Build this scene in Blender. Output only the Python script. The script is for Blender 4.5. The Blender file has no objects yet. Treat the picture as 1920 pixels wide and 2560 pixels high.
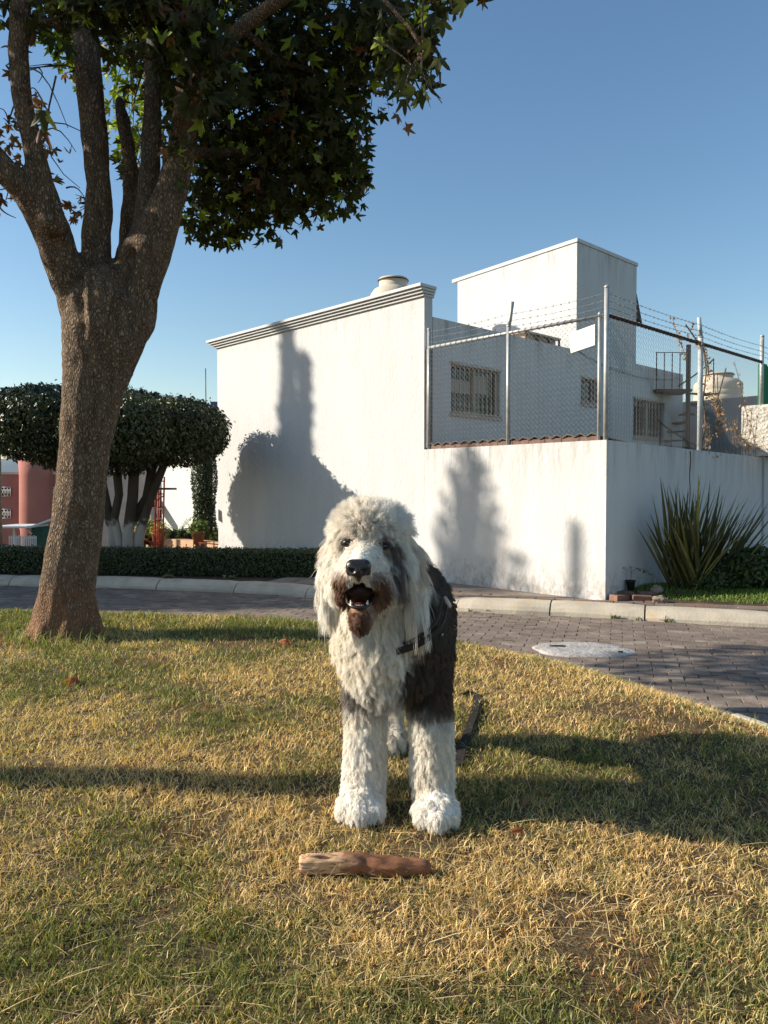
import bpy, bmesh, math, random
import numpy as np
from mathutils import Vector, Matrix, noise, kdtree

random.seed(7)
RNG = np.random.default_rng(11)
sc = bpy.context.scene
col = sc.collection
R = math.radians

# ------------------------------------------------------------------ camera
CAMZ = 1.35
PITCH = R(1.66)
FPX = 1900.0
cam_d = bpy.data.cameras.new('camera')
cam = bpy.data.objects.new('camera', cam_d)
col.objects.link(cam)
cam.location = (0, 0, CAMZ)
cam.rotation_euler = (R(90) - PITCH, 0, 0)
cam_d.sensor_fit = 'VERTICAL'
cam_d.sensor_height = 24.0
cam_d.lens = 24.0 * FPX / 2560.0
cam_d.clip_start = 0.05
cam_d.clip_end = 4000
sc.camera = cam

# ------------------------------------------------------------------ world, sun, exposure
SUN_EL = R(24.5)
SV = Vector((-1.0, 0.04, 0)).normalized() * math.cos(SUN_EL) + Vector((0, 0, math.sin(SUN_EL)))
world = bpy.data.worlds.new('World')
sc.world = world
world.use_nodes = True
wn = world.node_tree
wn.nodes.clear()
sky = wn.nodes.new('ShaderNodeTexSky')
sky.sky_type = 'NISHITA'
sky.sun_disc = False
sky.sun_elevation = SUN_EL
sky.sun_rotation = math.atan2(SV.x, SV.y)
sky.altitude = 600
sky.air_density = 1.25
sky.dust_density = 0.8
sky.ozone_density = 1.5
bg = wn.nodes.new('ShaderNodeBackground')
bg.inputs['Strength'].default_value = 0.096
wo = wn.nodes.new('ShaderNodeOutputWorld')
hsv = wn.nodes.new('ShaderNodeHueSaturation'); hsv.inputs['Saturation'].default_value = 1.17
wn.links.new(sky.outputs[0], hsv.inputs['Color'])
wn.links.new(hsv.outputs[0], bg.inputs['Color'])
wn.links.new(bg.outputs[0], wo.inputs['Surface'])

sun_d = bpy.data.lights.new('sun', 'SUN')
sun_d.energy = 5.0
sun_d.angle = R(0.53)
sun_d.color = (1.0, 0.905, 0.77)
sun = bpy.data.objects.new('sun', sun_d)
col.objects.link(sun)
sun.rotation_euler = SV.to_track_quat('Z', 'Y').to_euler()

sc.view_settings.view_transform = 'Standard'
sc.view_settings.look = 'None'
sc.view_settings.exposure = 0.76
sc.view_settings.gamma = 1.0
sc.view_settings.use_curve_mapping = False
sc.cycles.max_bounces = 6
sc.cycles.diffuse_bounces = 3
sc.cycles.transparent_max_bounces = 4
sc.cycles_curves.shape = 'THICK'

# ------------------------------------------------------------------ helpers
def at(px, py, Y):
    """World point on the photograph's pixel ray at distance Y straight ahead."""
    x = (px - 960) / FPX
    y = (1280 - py) / FPX
    dy = math.cos(PITCH) + y * math.sin(PITCH)
    dz = -math.sin(PITCH) + y * math.cos(PITCH)
    s = Y / dy
    return Vector((x * s, Y, CAMZ + dz * s))

def tag(o, label=None, cat=None, group=None, kind=None):
    if label: o['label'] = label
    if cat: o['category'] = cat
    if group: o['group'] = group
    if kind: o['kind'] = kind
    return o

def empty(name, loc=(0, 0, 0), rz=0.0, label=None, cat=None, group=None, kind=None):
    o = bpy.data.objects.new(name, None)
    col.objects.link(o)
    o.location = loc
    o.rotation_euler = (0, 0, rz)
    o.empty_display_size = 0.1
    return tag(o, label, cat, group, kind)

def world_of(o):
    m = Matrix.LocRotScale(o.location, o.rotation_euler, None)
    return m if o.parent is None else world_of(o.parent) @ o.matrix_parent_inverse @ m

def link(name, me, parent=None):
    """link a mesh authored in world space, as a child if a parent is given"""
    o = bpy.data.objects.new(name, me)
    col.objects.link(o)
    if parent is not None:
        o.parent = parent
        o.matrix_parent_inverse = world_of(parent).inverted()
    return o

def copy_tree(o, parent=None):
    c = o.copy()
    col.objects.link(c)
    c.parent = parent
    for ch in list(o.children):
        copy_tree(ch, c)
    return c

class MB:
    """Collects simple shapes into one mesh (python lists)."""
    def __init__(s):
        s.v = []; s.f = []; s.m = []; s.sm = []
    def add(s, vs, fs, mi=0, smooth=False):
        b = len(s.v)
        s.v += [tuple(v) for v in vs]
        for f in fs:
            s.f.append([b + i for i in f]); s.m.append(mi); s.sm.append(smooth)
    def obox(s, O, a, n, t0, t1, d0, d1, z0, z1, mi=0, bev=0.0):
        """box along direction a (t), outward n (d), up (z)"""
        O = Vector(O); a = Vector(a); n = Vector(n); up = Vector((0, 0, 1))
        if bev <= 0:
            vs = [O + a * t + n * d + up * z for z in (z0, z1) for d in (d0, d1) for t in (t0, t1)]
            s.add(vs, [(0, 2, 3, 1), (4, 5, 7, 6), (0, 1, 5, 4), (2, 6, 7, 3), (0, 4, 6, 2), (1, 3, 7, 5)], mi)
        else:
            b = bev
            vs = [O + a * t + n * d + up * z0 for d in (d0, d1) for t in (t0, t1)]
            vs += [O + a * t + n * d + up * (z1 - b) for d in (d0, d1) for t in (t0, t1)]
            vs += [O + a * t + n * d + up * z1 for d in (d0 + b, d1 - b) for t in (t0 + b, t1 - b)]
            s.add(vs, [(0, 2, 3, 1), (0, 1, 5, 4), (2, 6, 7, 3), (0, 4, 6, 2), (1, 3, 7, 5),
                       (4, 5, 9, 8), (6, 10, 11, 7), (4, 8, 10, 6), (5, 7, 11, 9), (8, 9, 11, 10)], mi)
    def box(s, x0, x1, y0, y1, z0, z1, mi=0, bev=0.0):
        s.obox((0, 0, 0), (1, 0, 0), (0, 1, 0), x0, x1, y0, y1, z0, z1, mi, bev)
    def tube(s, pts, rad, n=8, mi=0, caps=True, smooth=True, jit=0.0):
        pts = [Vector(p) for p in pts]
        if not hasattr(rad, '__len__'): rad = [rad] * len(pts)
        rings = []
        up = Vector((0, 0, 1))
        prev = None
        for i, p in enumerate(pts):
            d = (pts[min(i + 1, len(pts) - 1)] - pts[max(i - 1, 0)])
            if d.length < 1e-9: d = Vector((0, 0, 1))
            d.normalize()
            if prev is None:
                u = d.orthogonal().normalized()
            else:
                u = (prev - d * prev.dot(d))
                u = u.normalized() if u.length > 1e-6 else d.orthogonal().normalized()
            prev = u
            w = d.cross(u)
            rings.append([p + (u * math.cos(2 * math.pi * k / n) + w * math.sin(2 * math.pi * k / n)) * rad[i] * (1 + random.uniform(-jit, jit)) for k in range(n)])
        vs = [v for r in rings for v in r]
        fs = []
        for i in range(len(pts) - 1):
            for k in range(n):
                a = i * n + k; b = i * n + (k + 1) % n
                fs.append((a, b, b + n, a + n))
        if caps:
            fs.append(tuple(range(n - 1, -1, -1)))
            fs.append(tuple((len(pts) - 1) * n + k for k in range(n)))
        s.add(vs, fs, mi, smooth)
    def lathe(s, c, prof, n=20, mi=0, smooth=True, sx=1.0, sy=1.0):
        """prof: list of (radius, z) from bottom to top about vertical axis at c"""
        c = Vector(c)
        vs = []; fs = []
        for r, z in prof:
            for k in range(n):
                a = 2 * math.pi * k / n
                vs.append(c + Vector((r * math.cos(a) * sx, r * math.sin(a) * sy, z)))
        for i in range(len(prof) - 1):
            for k in range(n):
                a = i * n + k; b = i * n + (k + 1) % n
                fs.append((a, b, b + n, a + n))
        fs.append(tuple(range(n - 1, -1, -1)))
        fs.append(tuple((len(prof) - 1) * n + k for k in range(n)))
        s.add(vs, fs, mi, smooth)
    def ball(s, c, r, n=10, mi=0):
        if not hasattr(r, '__len__'): r = (r, r, r)
        c = Vector(c); vs = []; fs = []; h = max(4, n // 2 + 1)
        for i in range(h + 1):
            ph = math.pi * i / h
            for k in range(n):
                a = 2 * math.pi * k / n
                vs.append(c + Vector((r[0] * math.sin(ph) * math.cos(a), r[1] * math.sin(ph) * math.sin(a), -r[2] * math.cos(ph))))
        for i in range(h):
            for k in range(n):
                a = i * n + k; b = i * n + (k + 1) % n
                fs.append((a, b, b + n, a + n))
        s.add(vs, fs, mi, True)
    def mesh(s, name, mats):
        me = bpy.data.meshes.new(name)
        me.from_pydata(s.v, [], s.f)
        if not isinstance(mats, (list, tuple)): mats = [mats]
        for m in mats: me.materials.append(m)
        me.polygons.foreach_set('material_index', s.m)
        me.polygons.foreach_set('use_smooth', s.sm)
        me.update()
        return me
    def build(s, name, mats, parent=None):
        return link(name, s.mesh(name, mats), parent)

def np_mesh(name, verts, faces, mats, colors=None, smooth=False, mat_idx=None):
    """verts (N,3); faces (F,k) or list of arrays; colors (N,3) -> point attribute 'Col'"""
    me = bpy.data.meshes.new(name)
    fl = faces if isinstance(faces, list) else [faces]
    nl = sum(f.size for f in fl); nf = sum(len(f) for f in fl)
    me.vertices.add(len(verts)); me.loops.add(nl); me.polygons.add(nf)
    me.vertices.foreach_set('co', np.ascontiguousarray(verts, dtype=np.float32).ravel())
    me.loops.foreach_set('vertex_index', np.concatenate([f.ravel() for f in fl]).astype(np.int32))
    ls = []; off = 0
    for f in fl:
        ls.append(off + np.arange(len(f)) * f.shape[1]); off += f.size
    me.polygons.foreach_set('loop_start', np.concatenate(ls).astype(np.int32))
    if not isinstance(mats, (list, tuple)): mats = [mats]
    for m in mats: me.materials.append(m)
    if mat_idx is not None: me.polygons.foreach_set('material_index', np.asarray(mat_idx, dtype=np.int32))
    if smooth: me.polygons.foreach_set('use_smooth', np.ones(nf, dtype=bool))
    me.update(calc_edges=True)
    if colors is not None:
        ca = me.color_attributes.new('Col', 'FLOAT_COLOR', 'POINT')
        c4 = np.ones((len(verts), 4), dtype=np.float32); c4[:, :3] = colors
        ca.data.foreach_set('color', c4.ravel())
    return me

# ------------------------------------------------------------------ materials
def ND(nt, t, **kw):
    n = nt.nodes.new(t)
    for k, v in kw.items():
        if k.startswith('i_'):
            n.inputs[k[2:].replace('_', ' ')].default_value = v
        else:
            setattr(n, k, v)
    return n

def c4(c): return (c[0], c[1], c[2], 1.0)

def mat(name, c1, c2=None, scale=4.0, stretch=(1, 1, 1), rough=0.8, bump=0.0, bscale=60.0, bstretch=None, bdist=0.01,
        spec=0.3, metal=0.0, c3=None, c3scale=2.0, c3lo=0.55, c3hi=0.7, c3stretch=None, attr=False, trans=0.0, detail=5.0, obj=False):
    m = bpy.data.materials.new(name)
    m.use_nodes = True
    nt = m.node_tree; nt.nodes.clear()
    L = nt.links.new
    out = ND(nt, 'ShaderNodeOutputMaterial')
    b = ND(nt, 'ShaderNodeBsdfPrincipled')
    b.inputs['Roughness'].default_value = rough
    b.inputs['Specular IOR Level'].default_value = spec
    b.inputs['Metallic'].default_value = metal
    tc = ND(nt, 'ShaderNodeNewGeometry')
    src = tc.outputs['Position']
    def mapped(st):
        mp = ND(nt, 'ShaderNodeMapping')
        mp.inputs['Scale'].default_value = st
        L(src, mp.inputs[0])
        return mp.outputs[0]
    colr = None
    if attr:
        a = ND(nt, 'ShaderNodeAttribute', attribute_name='Col')
        colr = a.outputs['Color']
    elif c2 is not None:
        nz = ND(nt, 'ShaderNodeTexNoise')
        nz.inputs['Scale'].default_value = scale; nz.inputs['Detail'].default_value = detail
        L(mapped(stretch), nz.inputs['Vector'])
        cr = ND(nt, 'ShaderNodeValToRGB')
        cr.color_ramp.elements[0].position = 0.32; cr.color_ramp.elements[1].position = 0.68
        cr.color_ramp.elements[0].color = c4(c1); cr.color_ramp.elements[1].color = c4(c2)
        L(nz.outputs['Fac'], cr.inputs[0])
        colr = cr.outputs[0]
    if c3 is not None:
        nz = ND(nt, 'ShaderNodeTexNoise')
        nz.inputs['Scale'].default_value = c3scale; nz.inputs['Detail'].default_value = 8; nz.inputs['Roughness'].default_value = 0.65
        L(mapped(c3stretch or stretch), nz.inputs['Vector'])
        mr = ND(nt, 'ShaderNodeMapRange')
        mr.inputs['From Min'].default_value = c3lo; mr.inputs['From Max'].default_value = c3hi
        L(nz.outputs['Fac'], mr.inputs['Value'])
        mx = ND(nt, 'ShaderNodeMix', data_type='RGBA')
        L(mr.outputs[0], mx.inputs['Factor'])
        if colr is not None: L(colr, mx.inputs['A'])
        else: mx.inputs['A'].default_value = c4(c1)
        mx.inputs['B'].default_value = c4(c3)
        colr = mx.outputs['Result']
    if colr is not None: L(colr, b.inputs['Base Color'])
    else: b.inputs['Base Color'].default_value = c4(c1)
    if bump > 0:
        nz = ND(nt, 'ShaderNodeTexNoise')
        nz.inputs['Scale'].default_value = bscale; nz.inputs['Detail'].default_value = 6; nz.inputs['Roughness'].default_value = 0.6
        L(mapped(bstretch or (1, 1, 1)), nz.inputs['Vector'])
        bp = ND(nt, 'ShaderNodeBump')
        bp.inputs['Strength'].default_value = bump; bp.inputs['Distance'].default_value = bdist
        L(nz.outputs['Fac'], bp.inputs['Height'])
        L(bp.outputs[0], b.inputs['Normal'])
    sh = b.outputs[0]
    if trans > 0:
        tr = ND(nt, 'ShaderNodeBsdfTranslucent')
        if colr is not None:
            g = ND(nt, 'ShaderNodeMix', data_type='RGBA', blend_type='MULTIPLY')
            g.inputs['Factor'].default_value = 1.0
            L(colr, g.inputs['A']); g.inputs['B'].default_value = (1.9, 2.1, 0.8, 1)
            L(g.outputs['Result'], tr.inputs['Color'])
        else: tr.inputs['Color'].default_value = c4(c1)
        ms = ND(nt, 'ShaderNodeMixShader'); ms.inputs[0].default_value = trans
        L(sh, ms.inputs[1]); L(tr.outputs[0], ms.inputs[2]); sh = ms.outputs[0]
    L(sh, out.inputs['Surface'])
    return m

def stucco(name, c, c_dirt, base_z, top_z, streak=0.5):
    """white textured plaster: fine relief, faint vertical mottling, grime that runs down from the coping and up from the foot"""
    m = mat(name, c, tuple(x * 0.93 for x in c), scale=1.6, stretch=(3, 3, 0.6), rough=0.95, bump=0.7, bscale=26, bstretch=(1, 1, 0.5), bdist=0.014, spec=0.1)
    nt = m.node_tree; L = nt.links.new
    b = [n for n in nt.nodes if n.type == 'BSDF_PRINCIPLED'][0]
    colr = b.inputs['Base Color'].links[0].from_socket
    geo = ND(nt, 'ShaderNodeNewGeometry')
    sep = ND(nt, 'ShaderNodeSeparateXYZ'); L(geo.outputs['Position'], sep.inputs[0])
    def grime(z_from, z_to, st, lo, hi, cc, amount):
        nonlocal colr
        mr = ND(nt, 'ShaderNodeMapRange'); mr.inputs['From Min'].default_value = z_from; mr.inputs['From Max'].default_value = z_to
        L(sep.outputs['Z'], mr.inputs['Value'])
        mp = ND(nt, 'ShaderNodeMapping'); mp.inputs['Scale'].default_value = st; L(geo.outputs['Position'], mp.inputs[0])
        nz = ND(nt, 'ShaderNodeTexNoise'); nz.inputs['Scale'].default_value = 1.0; nz.inputs['Detail'].default_value = 7; nz.inputs['Roughness'].default_value = 0.7
        L(mp.outputs[0], nz.inputs['Vector'])
        r2 = ND(nt, 'ShaderNodeMapRange'); r2.inputs['From Min'].default_value = lo; r2.inputs['From Max'].default_value = hi
        L(nz.outputs['Fac'], r2.inputs['Value'])
        mu = ND(nt, 'ShaderNodeMath', operation='MULTIPLY'); L(mr.outputs[0], mu.inputs[0]); L(r2.outputs[0], mu.inputs[1])
        m2 = ND(nt, 'ShaderNodeMath', operation='MULTIPLY'); L(mu.outputs[0], m2.inputs[0]); m2.inputs[1].default_value = amount
        mx = ND(nt, 'ShaderNodeMix', data_type='RGBA'); L(m2.outputs[0], mx.inputs['Factor']); L(colr, mx.inputs['A']); mx.inputs['B'].default_value = c4(cc)
        colr = mx.outputs['Result']
    grime(top_z - 0.55, top_z, (9, 9, 1.0), 0.47, 0.72, c_dirt, 0.65 * streak * 2)
    grime(base_z + 0.45, base_z, (14, 14, 9), 0.42, 0.62, (0.16, 0.10, 0.07), 0.6)
    grime(base_z - 5, base_z - 4, (2.4, 2.4, 0.5), 0.56, 0.75, (0.55, 0.47, 0.38), 0.35 * streak * 2)
    L(colr, b.inputs['Base Color'])
    return m

WHITE = (0.565, 0.565, 0.555)
M_wall = stucco('white_stucco', WHITE, (0.22, 0.19, 0.16), 0.12, 4.1, 0.35)
M_lowwall = stucco('white_stucco_low', (0.60, 0.59, 0.575), (0.20, 0.16, 0.13), 0.12, 1.9, 0.55)
M_house = stucco('white_stucco_house', (0.60, 0.595, 0.585), (0.13, 0.12, 0.11), -4, 3.72, 0.5)
M_tower = stucco('white_stucco_tower', (0.575, 0.575, 0.565), (0.13, 0.12, 0.11), -4, 5.53, 0.5)
M_cornice = mat('cornice_plaster', (0.58, 0.58, 0.57), (0.52, 0.515, 0.50), scale=5, rough=0.9)
M_rough = mat('rough_plaster', (0.72, 0.68, 0.60), (0.55, 0.50, 0.42), scale=8, rough=0.95, bump=1.0, bscale=14, bdist=0.06, c3=(0.30, 0.24, 0.18), c3scale=5)
M_greywall = mat('grey_render', (0.34, 0.35, 0.36), (0.26, 0.27, 0.29), scale=2.5, rough=0.95, bump=0.4, bscale=30, c3=(0.12, 0.11, 0.10), c3scale=4, c3lo=0.6, c3hi=0.8)
M_galv = mat('galvanised_steel', (0.46, 0.47, 0.46), (0.33, 0.34, 0.33), scale=14, rough=0.5, metal=0.35, spec=0.5)
M_wire = mat('wire', (0.22, 0.21, 0.20), rough=0.6, metal=0.3)
M_palebluepost = mat('pale_post_paint', (0.48, 0.54, 0.55), (0.36, 0.38, 0.37), scale=9, rough=0.7)
M_rust = mat('rusty_iron', (0.10, 0.055, 0.035), (0.05, 0.035, 0.03), scale=18, rough=0.9)
M_grille = mat('cream_grille_paint', (0.50, 0.45, 0.38), (0.38, 0.32, 0.25), scale=12, rough=0.7)
M_glass = mat('window_glass', (0.012, 0.013, 0.015), rough=0.06, spec=0.3)
M_curtain = mat('window_blind', (0.42, 0.38, 0.33), rough=0.9)
M_sign = mat('sign_white', (0.74, 0.75, 0.71), (0.66, 0.68, 0.63), scale=30, rough=0.6)
M_signprint = mat('sign_faded_print', (0.50, 0.53, 0.49), rough=0.7)
M_tank = mat('tank_beige', (0.62, 0.54, 0.42), (0.50, 0.43, 0.33), scale=3, rough=0.6, c3=(0.30, 0.24, 0.18), c3scale=4, c3lo=0.6, c3hi=0.8)
M_dark = mat('dark_plastic', (0.02, 0.02, 0.022), rough=0.5)
M_green = mat('green_shade_cloth', (0.02, 0.20, 0.09), (0.015, 0.13, 0.06), scale=30, rough=0.9)
M_corr = mat('corrugated_sheet', (0.16, 0.13, 0.11), (0.09, 0.08, 0.075), scale=9, rough=0.85)
M_pinkbrick = mat('pink_brick', (0.21, 0.135, 0.11), (0.13, 0.085, 0.07), scale=20, rough=0.95, bump=0.4, bscale=80)
M_soil = mat('dark_soil', (0.085, 0.055, 0.035), (0.05, 0.034, 0.024), scale=6, rough=1, bump=0.8, bscale=40, bdist=0.02, c3=(0.16, 0.10, 0.05), c3scale=9)
M_land = mat('far_land', (0.10, 0.10, 0.05), (0.17, 0.13, 0.08), scale=0.15, rough=1)
M_concrete = mat('pavement_concrete', (0.30, 0.25, 0.20), (0.20, 0.16, 0.13), scale=3, rough=0.95, bump=0.5, bscale=60, c3=(0.09, 0.06, 0.045), c3scale=4)
M_asphalt = mat('asphalt', (0.065, 0.06, 0.057), (0.045, 0.042, 0.04), scale=6, rough=0.95, bump=0.4, bscale=200, bdist=0.004)
M_kerb = mat('kerb_concrete', (0.52, 0.46, 0.36), (0.40, 0.35, 0.28), scale=4, rough=0.92, bump=0.6, bscale=50, bdist=0.01, c3=(0.52, 0.33, 0.12), c3scale=3.5, c3lo=0.55, c3hi=0.75)
M_kerbgrey = mat('kerb_concrete_grey', (0.58, 0.49, 0.38), (0.42, 0.36, 0.28), scale=5, rough=0.92, bump=0.6, bscale=50, bdist=0.01, c3=(0.30, 0.20, 0.08), c3scale=3.5, c3lo=0.6, c3hi=0.75)
M_mortar = mat('road_mortar', (0.13, 0.105, 0.085), (0.085, 0.065, 0.052), scale=20, rough=1)
M_paver = mat('paver', (0.205, 0.160, 0.130), (0.135, 0.105, 0.085), scale=3.0, rough=0.9, bump=0.6, bscale=45, bdist=0.008, c3=(0.36, 0.28, 0.22), c3scale=1.3, c3lo=0.5, c3hi=0.68)
M_paver2 = mat('paver_dusty', (0.24, 0.19, 0.155), (0.15, 0.118, 0.095), scale=5.0, rough=0.9, bump=0.6, bscale=45, bdist=0.008, c3=(0.14, 0.09, 0.07), c3scale=3, c3lo=0.55, c3hi=0.7)
M_paver3 = mat('paver_worn', (0.155, 0.125, 0.10), (0.21, 0.165, 0.13), scale=7.0, rough=0.9, bump=0.8, bscale=45, bdist=0.008, c3=(0.30, 0.25, 0.20), c3scale=2.2, c3lo=0.5, c3hi=0.62)
M_redpaver = mat('red_paver', (0.24, 0.155, 0.12), (0.17, 0.115, 0.09), scale=6, rough=0.9, bump=0.5, bscale=60)
M_lawnsoil = mat('lawn_thatch', (0.15, 0.102, 0.052), (0.075, 0.050, 0.026), scale=9, rough=1, bump=1.0, bscale=90, bdist=0.02, c3=(0.22, 0.095, 0.045), c3scale=2.2, c3lo=0.58, c3hi=0.7)
M_blade = mat('grass_blade', (0.2, 0.2, 0.1), attr=True, rough=0.6, spec=0.25, trans=0.18)

def smooth01(x):
    x = np.clip(x, 0, 1); return x * x * (3 - 2 * x)

# ------------------------------------------------------------------ ground
# lawn boundary (far side and right side), lawn lies toward the camera
LB = np.array([(-12, 7.9), (-8, 7.35), (-4, 6.85), (-2.4, 6.65), (-0.5, 6.35), (0.5, 5.95), (1.15, 5.35), (1.62, 4.85), (1.98, 4.35), (2.25, 3.7), (2.5, 3.0), (2.8, 1.5), (3.0, -1.0), (3.1, -5.0)])
KL = np.array([(-16, 12.6), (-11, 11.7), (-8, 11.2), (-5.4, 10.72), (-3.99, 10.51), (-2.8, 10.25), (-1.67, 9.90), (-0.3, 9.2), (0.84, 8.46), (1.4, 8.27), (1.96, 8.14), (2.93, 7.74), (3.77, 7.46), (5.5, 7.0), (8, 6.5), (14, 5.6)])

def seg_dist(P, poly):
    """signed distance of points P (N,2) to polyline; positive on its right-hand side going along it"""
    best = np.full(len(P), 1e9); sign = np.ones(len(P))
    for a, b in zip(poly[:-1], poly[1:]):
        ab = b - a; t = np.clip(((P - a) @ ab) / (ab @ ab), 0, 1)
        q = a + t[:, None] * ab; d = np.hypot(*(P - q).T)
        cr = ab[0] * (P[:, 1] - a[1]) - ab[1] * (P[:, 0] - a[0])
        upd = d < best - 1e-9
        best = np.where(upd, d, best); sign = np.where(upd, np.where(cr < 0, 1.0, -1.0), sign)
    return best * sign

def hash_noise(x, y, seed=0):
    """smooth value noise, numpy"""
    xi = np.floor(x).astype(np.int64); yi = np.floor(y).astype(np.int64)
    fx = x - xi; fy = y - yi; fx = fx * fx * (3 - 2 * fx); fy = fy * fy * (3 - 2 * fy)
    def h(a, b):
        n = (a * 374761393 + b * 668265263 + seed * 974711) & 0x7fffffff
        n = ((n ^ (n >> 13)) * 1274126177) & 0x7fffffff
        return ((n ^ (n >> 16)) & 0xffff) / 65535.0
    return (h(xi, yi) * (1 - fx) + h(xi + 1, yi) * fx) * (1 - fy) + (h(xi, yi + 1) * (1 - fx) + h(xi + 1, yi + 1) * fx) * fy

def fbm(x, y, seed=0, oct=4):
    s = 0; a = 0.5; t = 0
    for o in range(oct):
        s = s + a * hash_noise(x * 2 ** o, y * 2 ** o, seed + o); t += a; a *= 0.5
    return s / t

def lawn_z(X, Y):
    X = np.asarray(X, float); Y = np.asarray(Y, float)
    d = seg_dist(np.stack([X.ravel(), Y.ravel()], 1), LB).reshape(X.shape)
    z = 0.035 + 0.415 * smooth01(d / 1.25)
    z = z + (fbm(X * 1.3, Y * 1.3, 3) - 0.5) * 0.05 * np.clip(d, 0, 1) * np.clip((np.hypot(X - 0.03, Y - 2.3) - 0.25) * 2, 0, 1)
    return np.where(d < 0, 0.035 + d * 1.2, z)

def lz(x, y): return float(lawn_z(np.array([x]), np.array([y]))[0])

# great ground sheet out to the horizon; falls away behind the houses on the left
xs = np.array([-1500, -700, -300, -150, -80, -50, -35, -25, -18, -12, -8, -5, 0, 5, 8, 12, 18, 30, 60, 150, 400, 1500.0])
ys = np.array([-1500, -400, -100, -30, -10, -5, 0, 4, 8, 11, 13, 15, 18, 22, 28, 36, 48, 62, 80, 110, 200, 500, 1500.0])
GX, GY = np.meshgrid(xs, ys)
GZ = np.where(GY < 13, -0.12, np.interp(GY, [13, 15, 16, 80, 200], [-0.12, 0.095, 0.08, -4.97, -5.2]))
nx, ny = len(xs), len(ys)
I = np.arange(nx * ny).reshape(ny, nx)
F = np.stack([I[:-1, :-1].ravel(), I[:-1, 1:].ravel(), I[1:, 1:].ravel(), I[1:, :-1].ravel()], 1)
tag(link('ground', np_mesh('ground', np.stack([GX.ravel(), GY.ravel(), GZ.ravel()], 1), F, M_land)), kind='structure', label='land beyond the street falling away behind the houses')

def sheet(name, pts, z, m, label):
    me = bpy.data.meshes.new(name)
    me.from_pydata([(x, y, z) for x, y in pts], [], [list(range(len(pts)))])
    me.materials.append(m)
    return tag(link(name, me), kind='structure', label=label)

# verge behind the kerb
kb = [tuple(p) for p in KL]
back = [(14, 15.5), (-16, 15.5)]
def tri_strip(name, lower, upper, z0, z1, m, label):
    v = [(x, y, z0) for x, y in lower] + [(x, y, z1) for x, y in upper]
    n = len(lower)
    f = [(i, i + 1, n + i + 1, n + i) for i in range(n - 1)]
    me = bpy.data.meshes.new(name); me.from_pydata(v, [], f); me.materials.append(m)
    return tag(link(name, me), kind='structure', label=label)
kd = []
for i in range(len(KL)):
    a = KL[max(i - 1, 0)]; b = KL[min(i + 1, len(KL) - 1)]
    t = (b - a) / np.linalg.norm(b - a); kd.append((-t[1], t[0]))
kd = np.array(kd)
K28 = KL + kd * 0.26
tri_strip('planting_bed', [tuple(p) for p in K28], [(x, 15.5) for x, y in K28], 0.112, 0.12, M_soil, 'bare dark soil bed behind the kerb under the hedge')
sw_in = [p for p in K28 if p[0] > -2.1]
tri_strip('pavement', [tuple(p) for p in sw_in], [(p[0] + 0.55, min(p[1] + 1.55, 12)) for p in sw_in], 0.124, 0.126, M_concrete, 'worn narrow pavement between kerb and white wall')
sheet('side_street', [(-16, 12.2), (-5.2, 11.6), (-5.2, 15.2), (-16, 15.2)], 0.128, M_asphalt, 'dark side street passing behind the hedge on the left')
sheet('far_pavement', [(-22, 15.3), (-3.2, 15.3), (-3.2, 16), (-22, 16)], 0.131, M_concrete, 'pale pavement across the side street')

# road with block paving
road = sheet('road', [(-16, 3.0), (14, 3.0), (14, 13.0), (-16, 13.0)], -0.009, M_mortar, 'street of dusty reddish paving blocks between lawn and kerb')
sheet('road_edge', [(2.0, -8), (14, -8), (14, 3.0), (2.0, 3.0)], -0.009, M_mortar, 'near end of the block street right of the lawn')
ang = R(-17); ca, sa = math.cos(ang), math.sin(ang)
PL, PW = 0.205, 0.105
bricks = []
for j in range(-90, 140):
    for i in range(-60, 60):
        u = (i + 0.5 * (j % 2)) * PL; v = j * PW
        x = ca * u - sa * v + 0.6; y = sa * u + ca * v + 7.0
        if -9 < x < 9 and 2.2 < y < 12.5: bricks.append((x, y))
bricks = np.array(bricks)
dk = seg_dist(bricks, KL); dl = seg_dist(bricks, LB)
keep = (dk > 0.02) & (dl < 0.06)
vis = np.abs(bricks[:, 0]) < 0.62 * bricks[:, 1] + 0.8
bricks = bricks[keep & vis]
dist = np.hypot(bricks[:, 0], bricks[:, 1])
infr = (np.abs(bricks[:, 0]) < 0.505 * bricks[:, 1]) & (seg_dist(bricks, LB) < -0.02)
order = np.argsort(np.where(infr, dist, dist + 100))
def brick_mesh(name, m, L_, W_, H_):
    mb = MB(); mb.box(-L_ / 2, L_ / 2, -W_ / 2, W_ / 2, -H_, 0, bev=0.003)
    return mb.mesh(name, m)
bmeshes = [brick_mesh('paving_block', mm, PL - 0.006, PW - 0.006, 0.03) for mm in (M_paver, M_paver2, M_paver3)]
for k in order[:298]:
    o = bpy.data.objects.new('brick', bmeshes[random.randrange(3)]); col.objects.link(o); o.parent = road
    o.location = (bricks[k, 0], bricks[k, 1], random.uniform(-0.004, 0.004) + 0.006 * noise.noise(Vector((bricks[k, 0] * 1.5, bricks[k, 1] * 1.5, 0)))); o.rotation_euler = (random.gauss(0, 0.016), random.gauss(0, 0.016), ang + random.gauss(0, 0.02))
mb = MB()
a_ = Vector((ca, sa, 0)); n_ = Vector((-sa, ca, 0))
for k in order[298:]:
    x, y = bricks[k]; z = random.uniform(-0.004, 0.004)
    mb.obox((x, y, 0), a_, n_, -PL / 2 + 0.003, PL / 2 - 0.003, -PW / 2 + 0.003, PW / 2 - 0.003, -0.03, z, random.randrange(3), bev=0.003)
tag(mb.build('paving_blocks', [M_paver, M_paver2, M_paver3], road), kind='stuff')

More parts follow.
